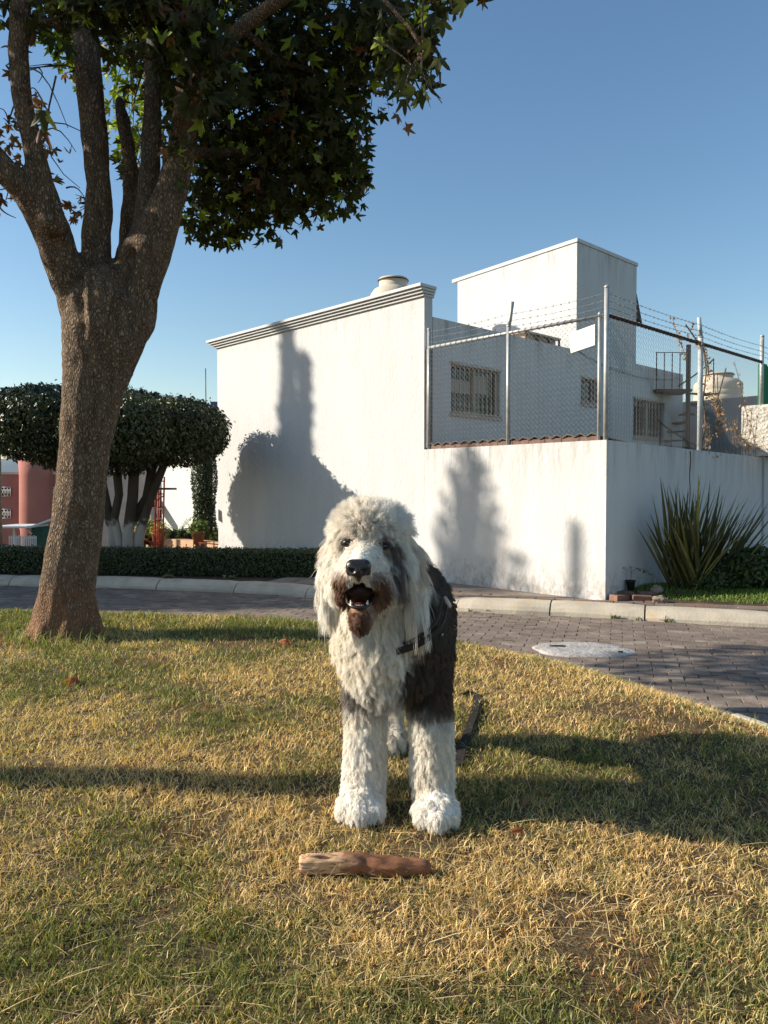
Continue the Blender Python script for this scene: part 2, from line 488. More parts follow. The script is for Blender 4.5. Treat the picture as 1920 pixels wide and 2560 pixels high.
# kerb stones: one part each
kerb = empty('kerb', (0, 0, 0), kind='structure', label='concrete kerb along the far side of the street, grey left and yellowed right')
cum = np.concatenate([[0], np.cumsum(np.hypot(*np.diff(KL, axis=0).T))])
def kpt(s):
    x = np.interp(s, cum, KL[:, 0]); y = np.interp(s, cum, KL[:, 1])
    nx_ = np.interp(s, cum, kd[:, 0]); ny_ = np.interp(s, cum, kd[:, 1]); l = math.hypot(nx_, ny_)
    return Vector((x, y, 0)), Vector((nx_ / l, ny_ / l, 0))
s_ = 1.0
prof = [(-0.01, -0.06), (0.0, 0.03), (0.03, 0.07), (0.10, 0.112), (0.16, 0.124), (0.24, 0.127), (0.265, 0.10), (0.265, -0.06)]
while s_ < cum[-1] - 1.3:
    ln = random.uniform(0.95, 1.2)
    mb = MB(); vs = []; N = 7
    dz = random.uniform(-0.006, 0.006)
    for q in range(N):
        p, n = kpt(s_ + 0.008 + (ln - 0.016) * q / (N - 1))
        e = 0.006 if q in (0, N - 1) else 0
        for d, z in prof:
            jj = 0.0035 * noise.noise(Vector((s_ * 3 + q, d * 30, z * 30)))
            vs.append(p + n * (d + (e if d < 0.1 else -e)) + Vector((0, 0, z + dz + jj - (e if z > 0 else 0))))
    fs = []
    k_ = len(prof)
    for q in range(N - 1):
        for r in range(k_ - 1):
            fs.append((q * k_ + r, (q + 1) * k_ + r, (q + 1) * k_ + r + 1, q * k_ + r + 1))
    fs.append(tuple(range(k_))); fs.append(tuple((N - 1) * k_ + r for r in reversed(range(k_))))
    mb.add(vs, fs)
    p, n = kpt(s_)
    mb.build('kerb_stone', M_kerb if p.x > 0.2 else M_kerbgrey, kerb)
    s_ += ln
# two courses of reddish blocks just behind the kerb on the right
pv = bpy.data.objects['pavement']
rm = brick_mesh('red_block', M_redpaver, 0.195, 0.1, 0.05)
rm2 = brick_mesh('red_block_dusty', M_paver2, 0.195, 0.1, 0.05)
cnt = 0
for row in range(3):
    s = cum[7] + 0.1 * row
    while s < cum[-3] and cnt < 200:
        p, n = kpt(s)
        p = p + n * (0.325 + row * 0.108)
        if p.x > -0.9 and (row < 1 or p.x > 2.4 or p.x < 1.2):
            o = bpy.data.objects.new('brick', rm if random.random() < 0.6 else rm2); col.objects.link(o); o.parent = pv
            o.location = (p.x, p.y, 0.135 + random.uniform(-0.003, 0.003)); t = Vector((n.y, -n.x)); o.rotation_euler = (random.gauss(0, .01), random.gauss(0, .01), math.atan2(t.y, t.x)); cnt += 1
        s += 0.207

# lawn surface
xs = np.arange(-10, 3.6, 0.07); ys = np.arange(-4, 8.6, 0.07)
GX, GY = np.meshgrid(xs, ys); GZ = lawn_z(GX, GY)
nx, ny = len(xs), len(ys); I = np.arange(nx * ny).reshape(ny, nx)
F = np.stack([I[:-1, :-1].ravel(), I[:-1, 1:].ravel(), I[1:, 1:].ravel(), I[1:, :-1].ravel()], 1)
keepf = GZ.ravel()[F].max(1) > -0.3
lawn = tag(link('lawn_soil', np_mesh('lawn_soil', np.stack([GX.ravel(), GY.ravel(), GZ.ravel()], 1), F[keepf], M_lawnsoil, smooth=True)), kind='structure', label='raised patchy earth of the lawn the dog stands on')

# thin concrete edging where the lawn meets the road on the right
mb = MB(); pts = [(2.62, 2.4), (2.5, 3.0), (2.27, 3.7), (2.0, 4.35), (1.80, 4.6)]
for (x0, y0), (x1, y1) in zip(pts[:-1], pts[1:]):
    d = Vector((x1 - x0, y1 - y0, 0)); L_ = d.length; d.normalize(); n = Vector((d.y, -d.x, 0))
    mb.obox((x0, y0, 0), d, n, 0.004, L_ - 0.004, -0.005, 0.045, -0.02, 0.062, bev=0.008)
tag(mb.build('lawn_edging', M_kerb), kind='structure', label='thin pale edging strip between lawn and road')

# ------------------------------------------------------------------ grass
def blades(P, h, w, lean, colr, bend=0.5, face=None):
    """P (N,3) roots; returns verts,faces,colors for 3-triangle curved blades"""
    N = len(P)
    az = RNG.uniform(0, 2 * math.pi, N) if face is None else face
    la = RNG.uniform(0, 2 * math.pi, N)
    side = np.stack([np.cos(az), np.sin(az), np.zeros(N)], 1)
    ld = np.stack([np.cos(la), np.sin(la), np.zeros(N)], 1)
    up = np.array([0, 0, 1.0])
    mid = P + up * (h * 0.55 * np.cos(lean))[:, None] + ld * (h * 0.55 * np.sin(lean))[:, None]
    l2 = np.minimum(lean + bend * RNG.uniform(0.3, 1.6, N), 1.75)
    tip = mid + up * (h * 0.5 * np.cos(l2))[:, None] + ld * (h * 0.5 * np.sin(l2))[:, None]
    w = w[:, None]
    V = np.stack([P - side * w * 0.5, P + side * w * 0.5, mid - side * w * 0.42, mid + side * w * 0.42, tip], 1).reshape(-1, 3)
    b = (np.arange(N) * 5)[:, None]
    quads = b + np.array([[0, 1, 3, 2]]); tris = b + np.array([[2, 3, 4]])
    C = np.repeat(colr, 5, axis=0)
    return V, quads, tris, C

def grass_object(name, V, q, t, C, label, cat='grass'):
    return tag(link(name, np_mesh(name, V, [q, t], M_blade, colors=C)), label, cat, kind='stuff')

def sample_lawn(N, y0=0.95, y1=7.9, p=1.5):
    e = 1 - p
    u = RNG.uniform(0, 1, N)
    Y = (y0 ** e + u * (y1 ** e - y0 ** e)) ** (1 / e)
    keep = RNG.uniform(0, 1, N) < (0.6 * Y + 0.9) / (0.6 * y1 + 0.9)
    Y = Y[keep]
    X = RNG.uniform(-1, 1, len(Y)) * (0.58 * Y + 0.75)
    d = seg_dist(np.stack([X, Y], 1), LB)
    k = d > 0.0
    return X[k], Y[k], d[k]

# 0 = green, 1 = straw
def dryness(X, Y, d):
    a = fbm(X * 1.7 + 5, Y * 1.7, 21, 5)
    b = fbm(X * 7, Y * 7, 40, 3)
    base = 0.52 + 1.5 * (a - 0.5) * 2.0 + 0.9 * (b - 0.5)
    base = base + 0.16 * smooth01((X - 0.1) / 1.0) - 0.16 * smooth01((-X - 0.2) / 1.2) - 0.12 * smooth01((2.0 - Y) / 0.7)
    base = base + 0.18 * smooth01((Y - 2.2) / 0.8) * smooth01((4.3 - Y) / 0.8)
    base = base - 0.50 * smooth01((Y - 4.4) / 0.7)
    return np.clip(base, 0, 1)

def bare(X, Y):
    a = fbm(X * 2.3 + 9, Y * 2.3 + 2, 77, 4)
    s = smooth01((a - 0.66) / 0.08)
    for bx, by, br in ((-0.50, 1.98, 0.10), (-0.18, 2.16, 0.07), (0.1, 1.9, 0.08), (0.95, 2.75, 0.09), (1.15, 2.9, 0.08), (0.25, 1.55, 0.06)):
        s = np.maximum(s, smooth01(1.5 - np.hypot((X - bx), (Y - by)) / br) * 0.8)
    return s

X, Y, d = sample_lawn(1600000)
keep = RNG.uniform(0, 1, len(X)) > bare(X, Y) * 0.6
X, Y, d = X[keep], Y[keep], d[keep]
X, Y, d = X[:700000], Y[:700000], d[:700000]
tf = fbm(X * 26, Y * 26, 301, 2); kk = RNG.uniform(0, 1, len(X)) < 0.30 + 1.6 * np.clip(tf - 0.30, 0, 1) ** 0.9
X, Y, d = X[kk], Y[kk], d[kk]
dr = dryness(X, Y, d)
isdry = RNG.uniform(0, 1, len(X)) < dr * 0.85 + 0.08
far = np.clip((Y - 1.3) / 5, 0, 1)
h = np.where(isdry, RNG.uniform(0.016, 0.046, len(X)), RNG.uniform(0.018, 0.042, len(X))) * (0.85 + 0.5 * far)
h *= 0.45 + 0.72 * fbm(X * 9, Y * 9, 91, 4)
h = np.where(Y > 4.6, h * 1.35, h)
w = RNG.uniform(0.0011, 0.0026, len(X)) * (1 + 1.5 * far)
lean = np.where(isdry, RNG.uniform(0.25, 1.25, len(X)), RNG.uniform(0.05, 0.75, len(X)))
v = RNG.uniform(0.75, 1.3, len(X))[:, None]
G1 = np.array([0.085, 0.110, 0.032]); G2 = np.array([0.30, 0.29, 0.09]); S1 = np.array([0.82, 0.60, 0.28]); S2 = np.array([0.52, 0.33, 0.14])
mg = RNG.uniform(0, 1, len(X))[:, None]
colr = np.where(isdry[:, None], S1 * mg + S2 * (1 - mg), G1 * (1 - mg * 0.9) + G2 * mg * 0.9 + (dr[:, None] > 0.5) * 0.02) * v
red = (RNG.uniform(0, 1, len(X)) < 0.02 + 0.3 * bare(X, Y))[:, None]
colr = np.where(red, np.array([0.30, 0.13, 0.05]) * v, colr)
Zr = lawn_z(X, Y) - 0.003
V1, q1, t1, C1 = blades(np.stack([X, Y, Zr], 1), h, w, lean, colr)
# longer loose straws and rank blades
X, Y, d = sample_lawn(60000)
dr = dryness(X, Y, d); k = RNG.uniform(0, 1, len(X)) < 0.18 + 0.6 * dr ** 2
X, Y, d, dr = X[k][:6500], Y[k][:6500], d[k][:6500], dr[k][:6500]
N = len(X); hh = RNG.uniform(0.05, 0.11, N); ww = RNG.uniform(0.0014, 0.0026, N)
cc = np.array([0.60, 0.46, 0.24]) * RNG.uniform(0.6, 1.15, N)[:, None]
V2, q2, t2, C2 = blades(np.stack([X, Y, lawn_z(X, Y) + 0.008], 1), hh, ww, RNG.uniform(1.15, 1.6, N), cc, bend=0.12)
# taller fringe where the lawn meets the road and round the tree
X = RNG.uniform(-6, 2.4, 60000); Y = RNG.uniform(2.4, 7.2, 60000)
d = seg_dist(np.stack([X, Y], 1), LB)
k = ((d > 0) & (d < 0.5) & (RNG.uniform(0, 1, len(X)) < 0.33 * (1.2 - d)) & (np.abs(X) < 0.6 * Y + 0.5)) | ((np.hypot(X + 1.92, Y - 4.62) < 0.36) & (RNG.uniform(0, 1, len(X)) < 0.8))
X, Y = X[k], Y[k]; N = len(X)
m_ = RNG.uniform(0, 1, N)[:, None]
V3, q3, t3, C3 = blades(np.stack([X, Y, lawn_z(X, Y)], 1), RNG.uniform(0.05, 0.12, N), RNG.uniform(0.003, 0.006, N), RNG.uniform(0.05, 0.8, N), (G1 * (1 - m_) + G2 * m_) * 1.15, bend=0.6)
o1 = len(V1); o2 = o1 + len(V2)
grass_object('lawn_grass', np.concatenate([V1, V2, V3]), np.concatenate([q1, q2 + o1, q3 + o2]), np.concatenate([t1, t2 + o1, t3 + o2]), np.concatenate([C1, C2, C3]),
             'mown grass with green and straw coloured patches under the dog')

# little green turf strip in front of the flax plant on the right
def strip_z(X, Y):
    dk = -seg_dist(np.stack([X, Y], 1), KL)
    return 0.13 + 0.085 * smooth01((dk - 0.45) / 0.6)
X = RNG.uniform(2.75, 7.5, 60000); Y = RNG.uniform(7.0, 10.5, 60000)
dk = -seg_dist(np.stack([X, Y], 1), KL)
k = (dk > 0.56 + 0.25 * np.clip(3.2 - X, 0, 1)) & (dk < 1.4)
X, Y = X[k], Y[k]; N = len(X)
m_ = RNG.uniform(0, 1, N)[:, None]
V, q, t, C = blades(np.stack([X, Y, strip_z(X, Y)], 1), RNG.uniform(0.02, 0.06, N), RNG.uniform(0.005, 0.01, N), RNG.uniform(0.05, 0.8, N), (np.array([0.10, 0.17, 0.03]) * (1 - m_) + np.array([0.20, 0.27, 0.05]) * m_))
grass_object('turf_grass', V, q, t, C, 'bright green turf strip before the spiky flax plant')
xs = np.linspace(2.6, 8, 40); rows = np.linspace(0.5, 1.6, 8)
vv = []
for x in xs:
    y = np.interp(x, KL[:, 0], KL[:, 1])
    for r in rows:
        vv.append((x, y + r * 1.05, 0))
vv = np.array(vv); vv[:, 2] = strip_z(vv[:, 0], vv[:, 1]) + 0.004
I = np.arange(len(vv)).reshape(len(xs), len(rows))
F = np.stack([I[:-1, :-1].ravel(), I[1:, :-1].ravel(), I[1:, 1:].ravel(), I[:-1, 1:].ravel()], 1)
tag(link('verge_soil', np_mesh('verge_soil', vv, F, M_soil, smooth=True)), kind='structure', label='low bank of soil at the foot of the right hand wall')
# ------------------------------------------------------------------ the white house and its walled yard
LD = Vector((-0.6897, 0.7241, 0)).normalized()   # along the sunlit left walls, away from the camera
RD = Vector((0.7241, 0.6897, 0)).normalized()    # along the shaded right walls
NL = -RD                                          # outward normal of the sunlit walls
NR = -LD                                          # outward normal of the shaded walls
C0 = Vector((2.44, 8.35, 0))
UP = Vector((0, 0, 1))
T1 = 2.748

def holed_wall(O, a, n, t0, t1, z0, z1, thick, holes):
    """wall slab whose outer face passes through O; holes: (t0,t1,z0,z1)"""
    mb = MB()
    ts = sorted({t0, t1, *[h[0] for h in holes], *[h[1] for h in holes]})
    zs = sorted({z0, z1, *[h[2] for h in holes], *[h[3] for h in holes]})
    P = lambda t, z, d=0.0: O + a * t + n * d + UP * z
    inside = lambda t, z: any(h[0] < t < h[1] and h[2] < z < h[3] for h in holes)
    for i in range(len(ts) - 1):
        for j in range(len(zs) - 1):
            if inside((ts[i] + ts[i + 1]) / 2, (zs[j] + zs[j + 1]) / 2): continue
            a0, a1, b0, b1 = ts[i], ts[i + 1], zs[j], zs[j + 1]
            mb.add([P(a0, b0), P(a1, b0), P(a1, b1), P(a0, b1)], [(0, 1, 2, 3)])
            mb.add([P(a0, b0, -thick), P(a1, b0, -thick), P(a1, b1, -thick), P(a0, b1, -thick)], [(3, 2, 1, 0)])
    for (a0, a1, b0, b1) in list(holes) + [(t0, t1, z0, z1)]:
        ring = [(a0, b0), (a1, b0), (a1, b1), (a0, b1)]
        for k in range(4):
            p, q = ring[k], ring[(k + 1) % 4]
            mb.add([P(*p), P(*q), P(*q, -thick), P(*p, -thick)], [(0, 1, 2, 3)])
    return mb

house = empty('white_house', tuple(C0 + LD * T1), label='white plastered house with tall blank side wall and cornice behind the dog', cat='house')
H0 = C0 + LD * T1
# tall blank wall (parapet wall) facing the sun
mb = MB()
mb.obox(H0, LD, NL, 0.0, 5.27, -0.16, 0.0, 0.0, 3.965)
mb.build('side_wall', M_wall, house)
mb = MB()
for t0, t1, d1, z0, z1 in ((-0.015, 5.31, 0.035, 3.967, 4.00), (-0.03, 5.35, 0.07, 4.003, 4.035), (-0.045, 5.39, 0.105, 4.038, 4.07), (-0.06, 5.43, 0.14, 4.073, 4.115)):
    mb.obox(H0, LD, NL, t0, t1, -0.18, d1, z0, z1, bev=0.006)
mb.build('cornice', M_cornice, house)
# added dark strip: shade on the wall's near end put in as colour
mb = MB(); mb.obox(H0, LD, NL, -0.05, -0.004, -0.11, -0.015, 1.92, 3.25)
mb.build('shade_strip', mat('shade_strip_grey', (0.16, 0.15, 0.155), (0.10, 0.09, 0.09), scale=9), house)
# shaded wall with windows
wins = [(0.55, 1.66, 2.44, 3.13), (3.90, 4.42, 2.84, 3.27), (5.69, 6.92, 2.35, 3.07)]
W0 = H0 + RD * 0.17
holes = [(a - 0.17, b - 0.17, c, d) for a, b, c, d in wins]
wall2 = holed_wall(W0, RD, NR, 0.0, 7.55, 0.0, 3.715, 0.14, holes)
wall2.build('yard_wall', M_house, house)
mb = MB(); mb.obox(W0, RD, NR, 0.003, 7.56, -3.6, -0.145, 3.55, 3.64)
mb.build('flat_roof', M_house, house)
mb = MB(); mb.obox(W0, RD, NR, 7.40, 7.55, -3.6, -0.145, 0, 3.54); mb.obox(W0, RD, NR, 0.003, 7.39, -3.6, -3.46, 0, 3.54)
mb.build('back_wall', M_house, house)
# windows with opaque near-black panes, frames and bars
for wi, (a, b, c, d) in enumerate(wins):
    a -= 0.17; b -= 0.17
    win = empty('window', tuple(W0 + RD * a + UP * c))
    win.parent = house; win.matrix_parent_inverse = Matrix.Translation(house.location).inverted()
    def sub(name, mb_, m, win=win):
        o = link(name, mb_.mesh(name, m)); o.parent = win
        o.matrix_parent_inverse = Matrix.Translation(win.location).inverted()
        return o
    g = MB(); g.obox(W0, RD, NR, a, b, -0.10, -0.095, c, d); sub('pane', g, M_glass)
    fr = MB(); e = 0.035
    fr.obox(W0, RD, NR, a, b, -0.094, -0.05, c, c + e); fr.obox(W0, RD, NR, a, b, -0.094, -0.05, d - e, d)
    fr.obox(W0, RD, NR, a, a + e, -0.094, -0.05, c + e, d - e); fr.obox(W0, RD, NR, b - e, b, -0.094, -0.05, c + e, d - e)
    if b - a > 0.7: fr.obox(W0, RD, NR, (a + b) / 2 - 0.03, (a + b) / 2 + 0.03, -0.093, -0.045, c + e, d - e)
    sub('frame', fr, M_grille)
    if wi == 0:
        cu = MB()
        cu.obox(W0, RD, NR, a + 0.05, (a + b) / 2 - 0.04, -0.0945, -0.088, c + 0.30, d - 0.20)
        cu.obox(W0, RD, NR, (a + b) / 2 + 0.05, b - 0.22, -0.0945, -0.088, c + 0.33, d - 0.10)
        sub('blind', cu, M_curtain)
    sl = MB(); sl.obox(W0, RD, NR, a - 0.02, b + 0.02, 0.002, 0.03, c - 0.05, c - 0.005); sub('sill', sl, M_grille)
    sl = MB(); sl.obox(W0, RD, NR, a - 0.02, b + 0.02, 0.002, 0.018, d + 0.005, d + 0.03); sub('lintel_strip', sl, M_grille)
    nb = 11 if wi == 0 else (5 if wi == 1 else 10)
    for k in range(nb):
        t = a + (b - a) * (k + 0.5) / nb
        p = W0 + RD * t + NR * 0.03
        bar = MB()
        zz = [c + 0.0, c + 0.03, c + 0.07, c + 0.11, c + 0.14, c + 0.17, d - 0.16, d - 0.12, d - 0.07, d]
        rr = [0.008, 0.017, 0.006, 0.017, 0.014, 0.0075, 0.0075, 0.014, 0.008, 0.008]
        bar.tube([p + UP * z for z in zz], rr, n=6)
        sub('bar', bar, M_grille)
    for z in (c + 0.004, d - 0.012):
        rl = MB(); rl.obox(W0, RD, NR, a, b, 0.018, 0.042, z - 0.006, z + 0.014); sub('rail', rl, M_grille)
# tower
TW = W0 + RD * (3.73 - 0.17)
mb = MB()
A = TW; B = TW + RD * 2.03; D = TW + LD * 2.64; E = B + LD * 2.64
n2 = NR * 0.003
vs = [A + n2 + UP * 3.55, B + n2 + UP * 3.55, E + UP * 3.55, D + UP * 3.55, A + n2 + UP * 5.52, B + n2 + UP * 5.52, E + UP * 5.38, D + UP * 5.38]
mb.add(vs, [(0, 1, 5, 4), (1, 2, 6, 5), (2, 3, 7, 6), (3, 0, 4, 7)])
mb.build('stair_tower', M_tower, house)
mb = MB()
A2 = A - RD * 0.02 - LD * 0.02; D2 = D - RD * 0.02 + LD * 0.13; B2 = B + RD * 0.02 - LD * 0.02; E2 = E + RD * 0.02 + LD * 0.13
vs = [A2 + UP * 5.523, B2 + UP * 5.523, E2 + UP * 5.375, D2 + UP * 5.375]
vs += [v + UP * 0.06 for v in vs]
mb.add(vs, [(3, 2, 1, 0), (4, 5, 6, 7), (0, 1, 5, 4), (1, 2, 6, 5), (2, 3, 7, 6), (3, 0, 4, 7)])
mb.build('tower_slab', M_cornice, house)
mb = MB(); O = B + LD * 0.004 + RD * 0.004
mb.add([O + UP * 4.58, O + RD * 0.24 + UP * 4.50, O + RD * 0.24 + LD * 0.5 + UP * 4.50, O + LD * 0.5 + UP * 4.58, O + UP * 5.02 + RD * 0.02, O + LD * 0.5 + UP * 5.02 + RD * 0.02],
       [(0, 1, 2, 3), (0, 4, 1), (3, 2, 5), (1, 4, 5, 2)])
mb.build('awning', mat('rusty_awning', (0.07, 0.045, 0.035)), house)
# wire sagging along the wall
mb = MB(); p0 = W0 + RD * 3.6 + NR * 0.02 + UP * 3.70; p1 = W0 + RD * 4.9 + NR * 0.04 + UP * 3.50; p2 = W0 + RD * 7.4 + NR * 0.02 + UP * 3.62
pts = [p0.lerp(p1, k / 6) - UP * 0.03 * math.sin(math.pi * k / 6) for k in range(7)] + [p1.lerp(p2, k / 8) - UP * 0.08 * math.sin(math.pi * k / 8) for k in range(1, 9)]
mb.tube(pts, 0.006, n=4)
mb.build('cable', M_wire, house)

# low frame standing on the roof
rf = empty('roof_skylight', tuple(W0 + RD * 2.9 + LD * 0.5 + UP * 3.64), label='small slatted skylight frame standing on the flat roof before the tower', cat='skylight')
O = W0 + RD * 2.35 + LD * 0.16
mb = MB(); mb.obox(O, RD, LD, 0.0, 1.0, 0.0, 0.55, 3.87, 3.90); mb.build('slatted_top', M_grille, rf)
mb = MB(); mb.obox(O, RD, LD, 0.07, 0.93, 0.06, 0.49, 3.64, 3.865); mb.build('skylight_base', mat('skylight_side', (0.45, 0.36, 0.25), (0.25, 0.2, 0.15)), rf)
for k in range(4):
    mb = MB(); mb.obox(O, RD, LD, 0.02 + 0.31 * k, 0.05 + 0.31 * k, 0.003, 0.03, 3.64, 3.868); mb.build('leg', M_rust, rf)

# water tanks
def tank(name, loc, r, h, label, group='beige rooftop water tanks'):
    t = empty(name, loc, label=label, cat='water tank', group=group)
    x, y, z = loc
    mb = MB()
    pr = [(r * 0.96, 0), (r, 0.03)]
    for k in range(1, 7):
        zz = h * 0.75 * k / 7
        pr += [(r, zz - 0.02), (r * 0.975, zz), (r, zz + 0.02)]
    pr += [(r, h * 0.77), (r * 0.97, h * 0.80), (r * 0.82, h * 0.86), (r * 0.62, h * 0.885), (r * 0.60, h * 0.895), (r * 0.60, h * 0.95)]
    mb.lathe((x, y, z), pr, n=28, mi=0)
    mb.build('tank_body', M_tank, t)
    mb = MB(); mb.lathe((x, y, z), [(r * 0.63, h * 0.952), (r * 0.64, h * 0.975), (r * 0.60, h * 0.99), (r * 0.30, h)], n=24)
    mb.build('lid', M_tank if name == 'x' else mat('tank_lid', (0.50, 0.42, 0.33)), t)
    mb = MB(); mb.lathe((x, y, z), [(r * 0.655, h * 0.955), (r * 0.665, h * 0.968)], n=24); mb.build('rim', M_dark, t)
    return t
p = at(983, 745, 14.0)
tank('water_tank', (p.x, 14.0, 3.64), 0.43, 1.58, 'beige water tank rising behind the cornice of the tall blank wall')
p = at(1795, 990, 20.0)
tank('water_tank', (p.x, 20.0, 3.1), 0.60, 1.30, 'beige water tank beyond the spiral staircase, right of the house')
mb = MB(); mb.box(p.x - 2.2, p.x + 6, 18.6, 24, -1.5, 3.09)
tag(mb.build('neighbour_house', M_greywall), 'flat roofed grey neighbouring house carrying a beige tank behind the yard', 'house')

# back wall of the yard
bw0 = W0 + RD * 8.1
mb = MB(); mb.obox(bw0 + LD * 0.6, -LD, NL, 0.0, 4.6, -0.15, 0, 0.0, 3.22); 
tag(mb.build('yard_back_wall', M_greywall), 'grey rendered wall at the back of the yard behind the spiral staircase', 'wall')

# low yard wall with corner
lw = empty('yard_corner_wall', tuple(C0), label='low white plastered wall that turns the street corner beneath the chain fence', cat='wall')
mb = MB()
t_ = 0.15
# mitred L: outer faces through C0
o0 = C0; oL = C0 + LD * (T1 - 0.004); oR = C0 + RD * 4.49
i0 = C0 - NL * t_ - NR * t_; iL = oL - NL * t_; iR = oR - NR * t_
def prism(mb, quad, z0, ztops, mi=0):
    vs = [q + UP * z0 for q in quad] + [q + UP * z for q, z in zip(quad, ztops)]
    mb.add(vs, [(3, 2, 1, 0), (4, 5, 6, 7), (0, 1, 5, 4), (1, 2, 6, 5), (2, 3, 7, 6), (3, 0, 4, 7)], mi)
prism(mb, [oL, o0, i0, iL], 0, [1.90] * 4)
mb.build('street_face', M_lowwall, lw)
mb = MB(); prism(mb, [o0 + NL * 0.0, oR, iR, i0], 0, [1.90, 1.84, 1.84, 1.90]); mb.build('side_face', M_lowwall, lw)
# vertical joint crack with rust stain
mb = MB(); q = C0 + RD * 2.05 + NR * 0.003
pts = [q + RD * (0.012 * math.sin(k * 1.7)) + UP * (1.845 - 0.11 * k) for k in range(9)]
mb.tube(pts, [0.008, 0.007, 0.009, 0.006, 0.006, 0.007, 0.005, 0.004, 0.002], n=4)
mb.build('crack', mat('crack_rust', (0.14, 0.07, 0.045)), lw)

# rough pier at the right end and wall beyond
pr_ = C0 + RD * 4.50
rp = tag(None or empty('rough_pier', tuple(pr_)), 'rough white plastered pier at the right end of the yard wall', 'pier')
mb = MB()
vs = [pr_ + NR * 0.03 - NR * 0.0, pr_ + RD * 1.4 + NR * 0.03, pr_ + RD * 1.4 - NR * 0.3, pr_ - NR * 0.3]
mb.obox(pr_ - RD * 0.05 - NR * 0.3, -LD, NL, 0, 0.9, -0.35, 0, 1.86, 2.63, bev=0.02)
mb.build('pier_head', M_rough, rp)
mb = MB(); prism(mb, [vs[0], vs[1], vs[2], vs[3]], 0, [1.855] * 4); mb.build('pier_base', M_lowwall, rp)

# bricks and corrugated sheet along the street wall top
sh = empty('lean_to_roof', tuple(C0 + UP * 1.9), label='dark corrugated lean-to roof on a course of pink bricks behind the low wall', cat='roof')
bm_ = MB(); bm_.box(-0.112, 0.112, -0.05, 0.05, 0, 0.05, bev=0.004); bme = bm_.mesh('pink_brick', M_pinkbrick)
t = 0.14
while t < T1 - 0.15:
    o = bpy.data.objects.new('brick', bme); col.objects.link(o); o.parent = sh
    p = C0 + LD * (t + 0.112) - NL * 0.085
    o.matrix_parent_inverse = Matrix.Translation(sh.location).inverted()
    o.location = (p.x, p.y, 1.902); o.rotation_euler = (0, random.uniform(-0.01, 0.01), math.atan2(LD.y, LD.x) + random.uniform(-0.015, 0.015)); t += 0.232
xs_ = np.linspace(0.12, T1 - 0.02, 150)
vv = []
for x in xs_:
    wv = 0.017 * math.sin(x * 2 * math.pi / 0.155)
    for d, z in ((-0.02, 1.975), (-0.5, 1.93), (-1.3, 1.86)):
        p = C0 + LD * x + NL * (d + 0.0) + UP * (z + wv); vv.append(tuple(p))
    for d, z in ((-0.02, 1.97), (-0.5, 1.925), (-1.3, 1.855)):
        p = C0 + LD * x + NL * (d + 0.0) + UP * (z + wv - 0.006); vv.append(tuple(p))
I = np.arange(len(vv)).reshape(len(xs_), 6); Fs = []
for a_i, b_i in ((0, 1), (1, 2), (4, 3), (5, 4), (3, 0)):
    Fs.append(np.stack([I[:-1, a_i], I[1:, a_i], I[1:, b_i], I[:-1, b_i]], 1))
link('corrugated_sheet', np_mesh('corrugated_sheet', np.array(vv), np.concatenate(Fs), M_corr), sh)

# chain-link fence on the low wall
fence = empty('chain_link_fence', tuple(C0 + UP * 1.9), label='chain link fence with barbed wire on top of the low corner wall', cat='fence')
CF = C0 - NL * 0.03 - NR * 0.03
zt = 3.27
def fpost(p, z0, z1, r, m, name='post'):
    mb = MB(); mb.tube([p + UP * z0, p + UP * z1], r, n=10); mb.lathe(p + UP * z1, [(r * 1.1, -0.02), (r * 1.1, 0.0), (r * 0.5, 0.015)], n=10)
    return mb.build(name, m, fence)
fpost(CF, 1.85, 3.58, 0.027, M_galv)
fpost(CF + LD * 0.085, 1.87, 3.30, 0.018, M_galv)
fpost(CF + LD * (T1 - 0.09), 1.87, 3.52, 0.022, M_galv)
fpost(CF + LD * 1.33, 1.87, 3.36, 0.026, M_galv)
mb = MB(); p = CF + LD * 1.33; mb.tube([p + UP * 3.35, p + UP * 3.42 - LD * 0.02, p + UP * 3.62 - LD * 0.10 + NL * 0.06], [0.026, 0.024, 0.024], n=8); mb.build('outrigger_arm', M_galv, fence)
RP2, RP3 = 2.36, 4.46
fpost(CF + RD * RP2, 1.84, 3.36, 0.032, M_palebluepost)
mb = MB(); p = CF + RD * RP2; mb.tube([p + UP * 3.35, p + UP * 3.6 - RD * 0.06], [0.03, 0.026], n=8); mb.build('outrigger_arm', M_palebluepost, fence)
fpost(CF + RD * RP3, 2.55, 3.66, 0.030, M_galv)
for d_, a0, a1 in ((LD, 0.02, T1 - 0.09), (RD, 0.02, RP3)):
    mb = MB(); L_ = a1 - a0; N = int(L_ / 0.09)
    mb.tube([CF + d_ * (a0 + L_ * k / 2) + UP * zt for k in range(3)], 0.020, n=8)
    mb.build('top_rail', M_galv if d_ is LD else M_rust, fence)
    mb = MB()
    for k in range(N):
        t = a0 + L_ * (k + 0.5) / N
        nn = NL if d_ is LD else NR
        pts = [CF + d_ * (t + 0.03 * math.cos(q) * 0.3 + 0.008 * q / 6) + UP * (zt + 0.026 * math.sin(q)) + nn * 0.026 * math.cos(q) for q in np.linspace(0, 2 * math.pi, 7)]
        mb.tube(pts, 0.0035, n=3, caps=False)
    tag(mb.build('tie_wire', M_wire, fence), kind='stuff')
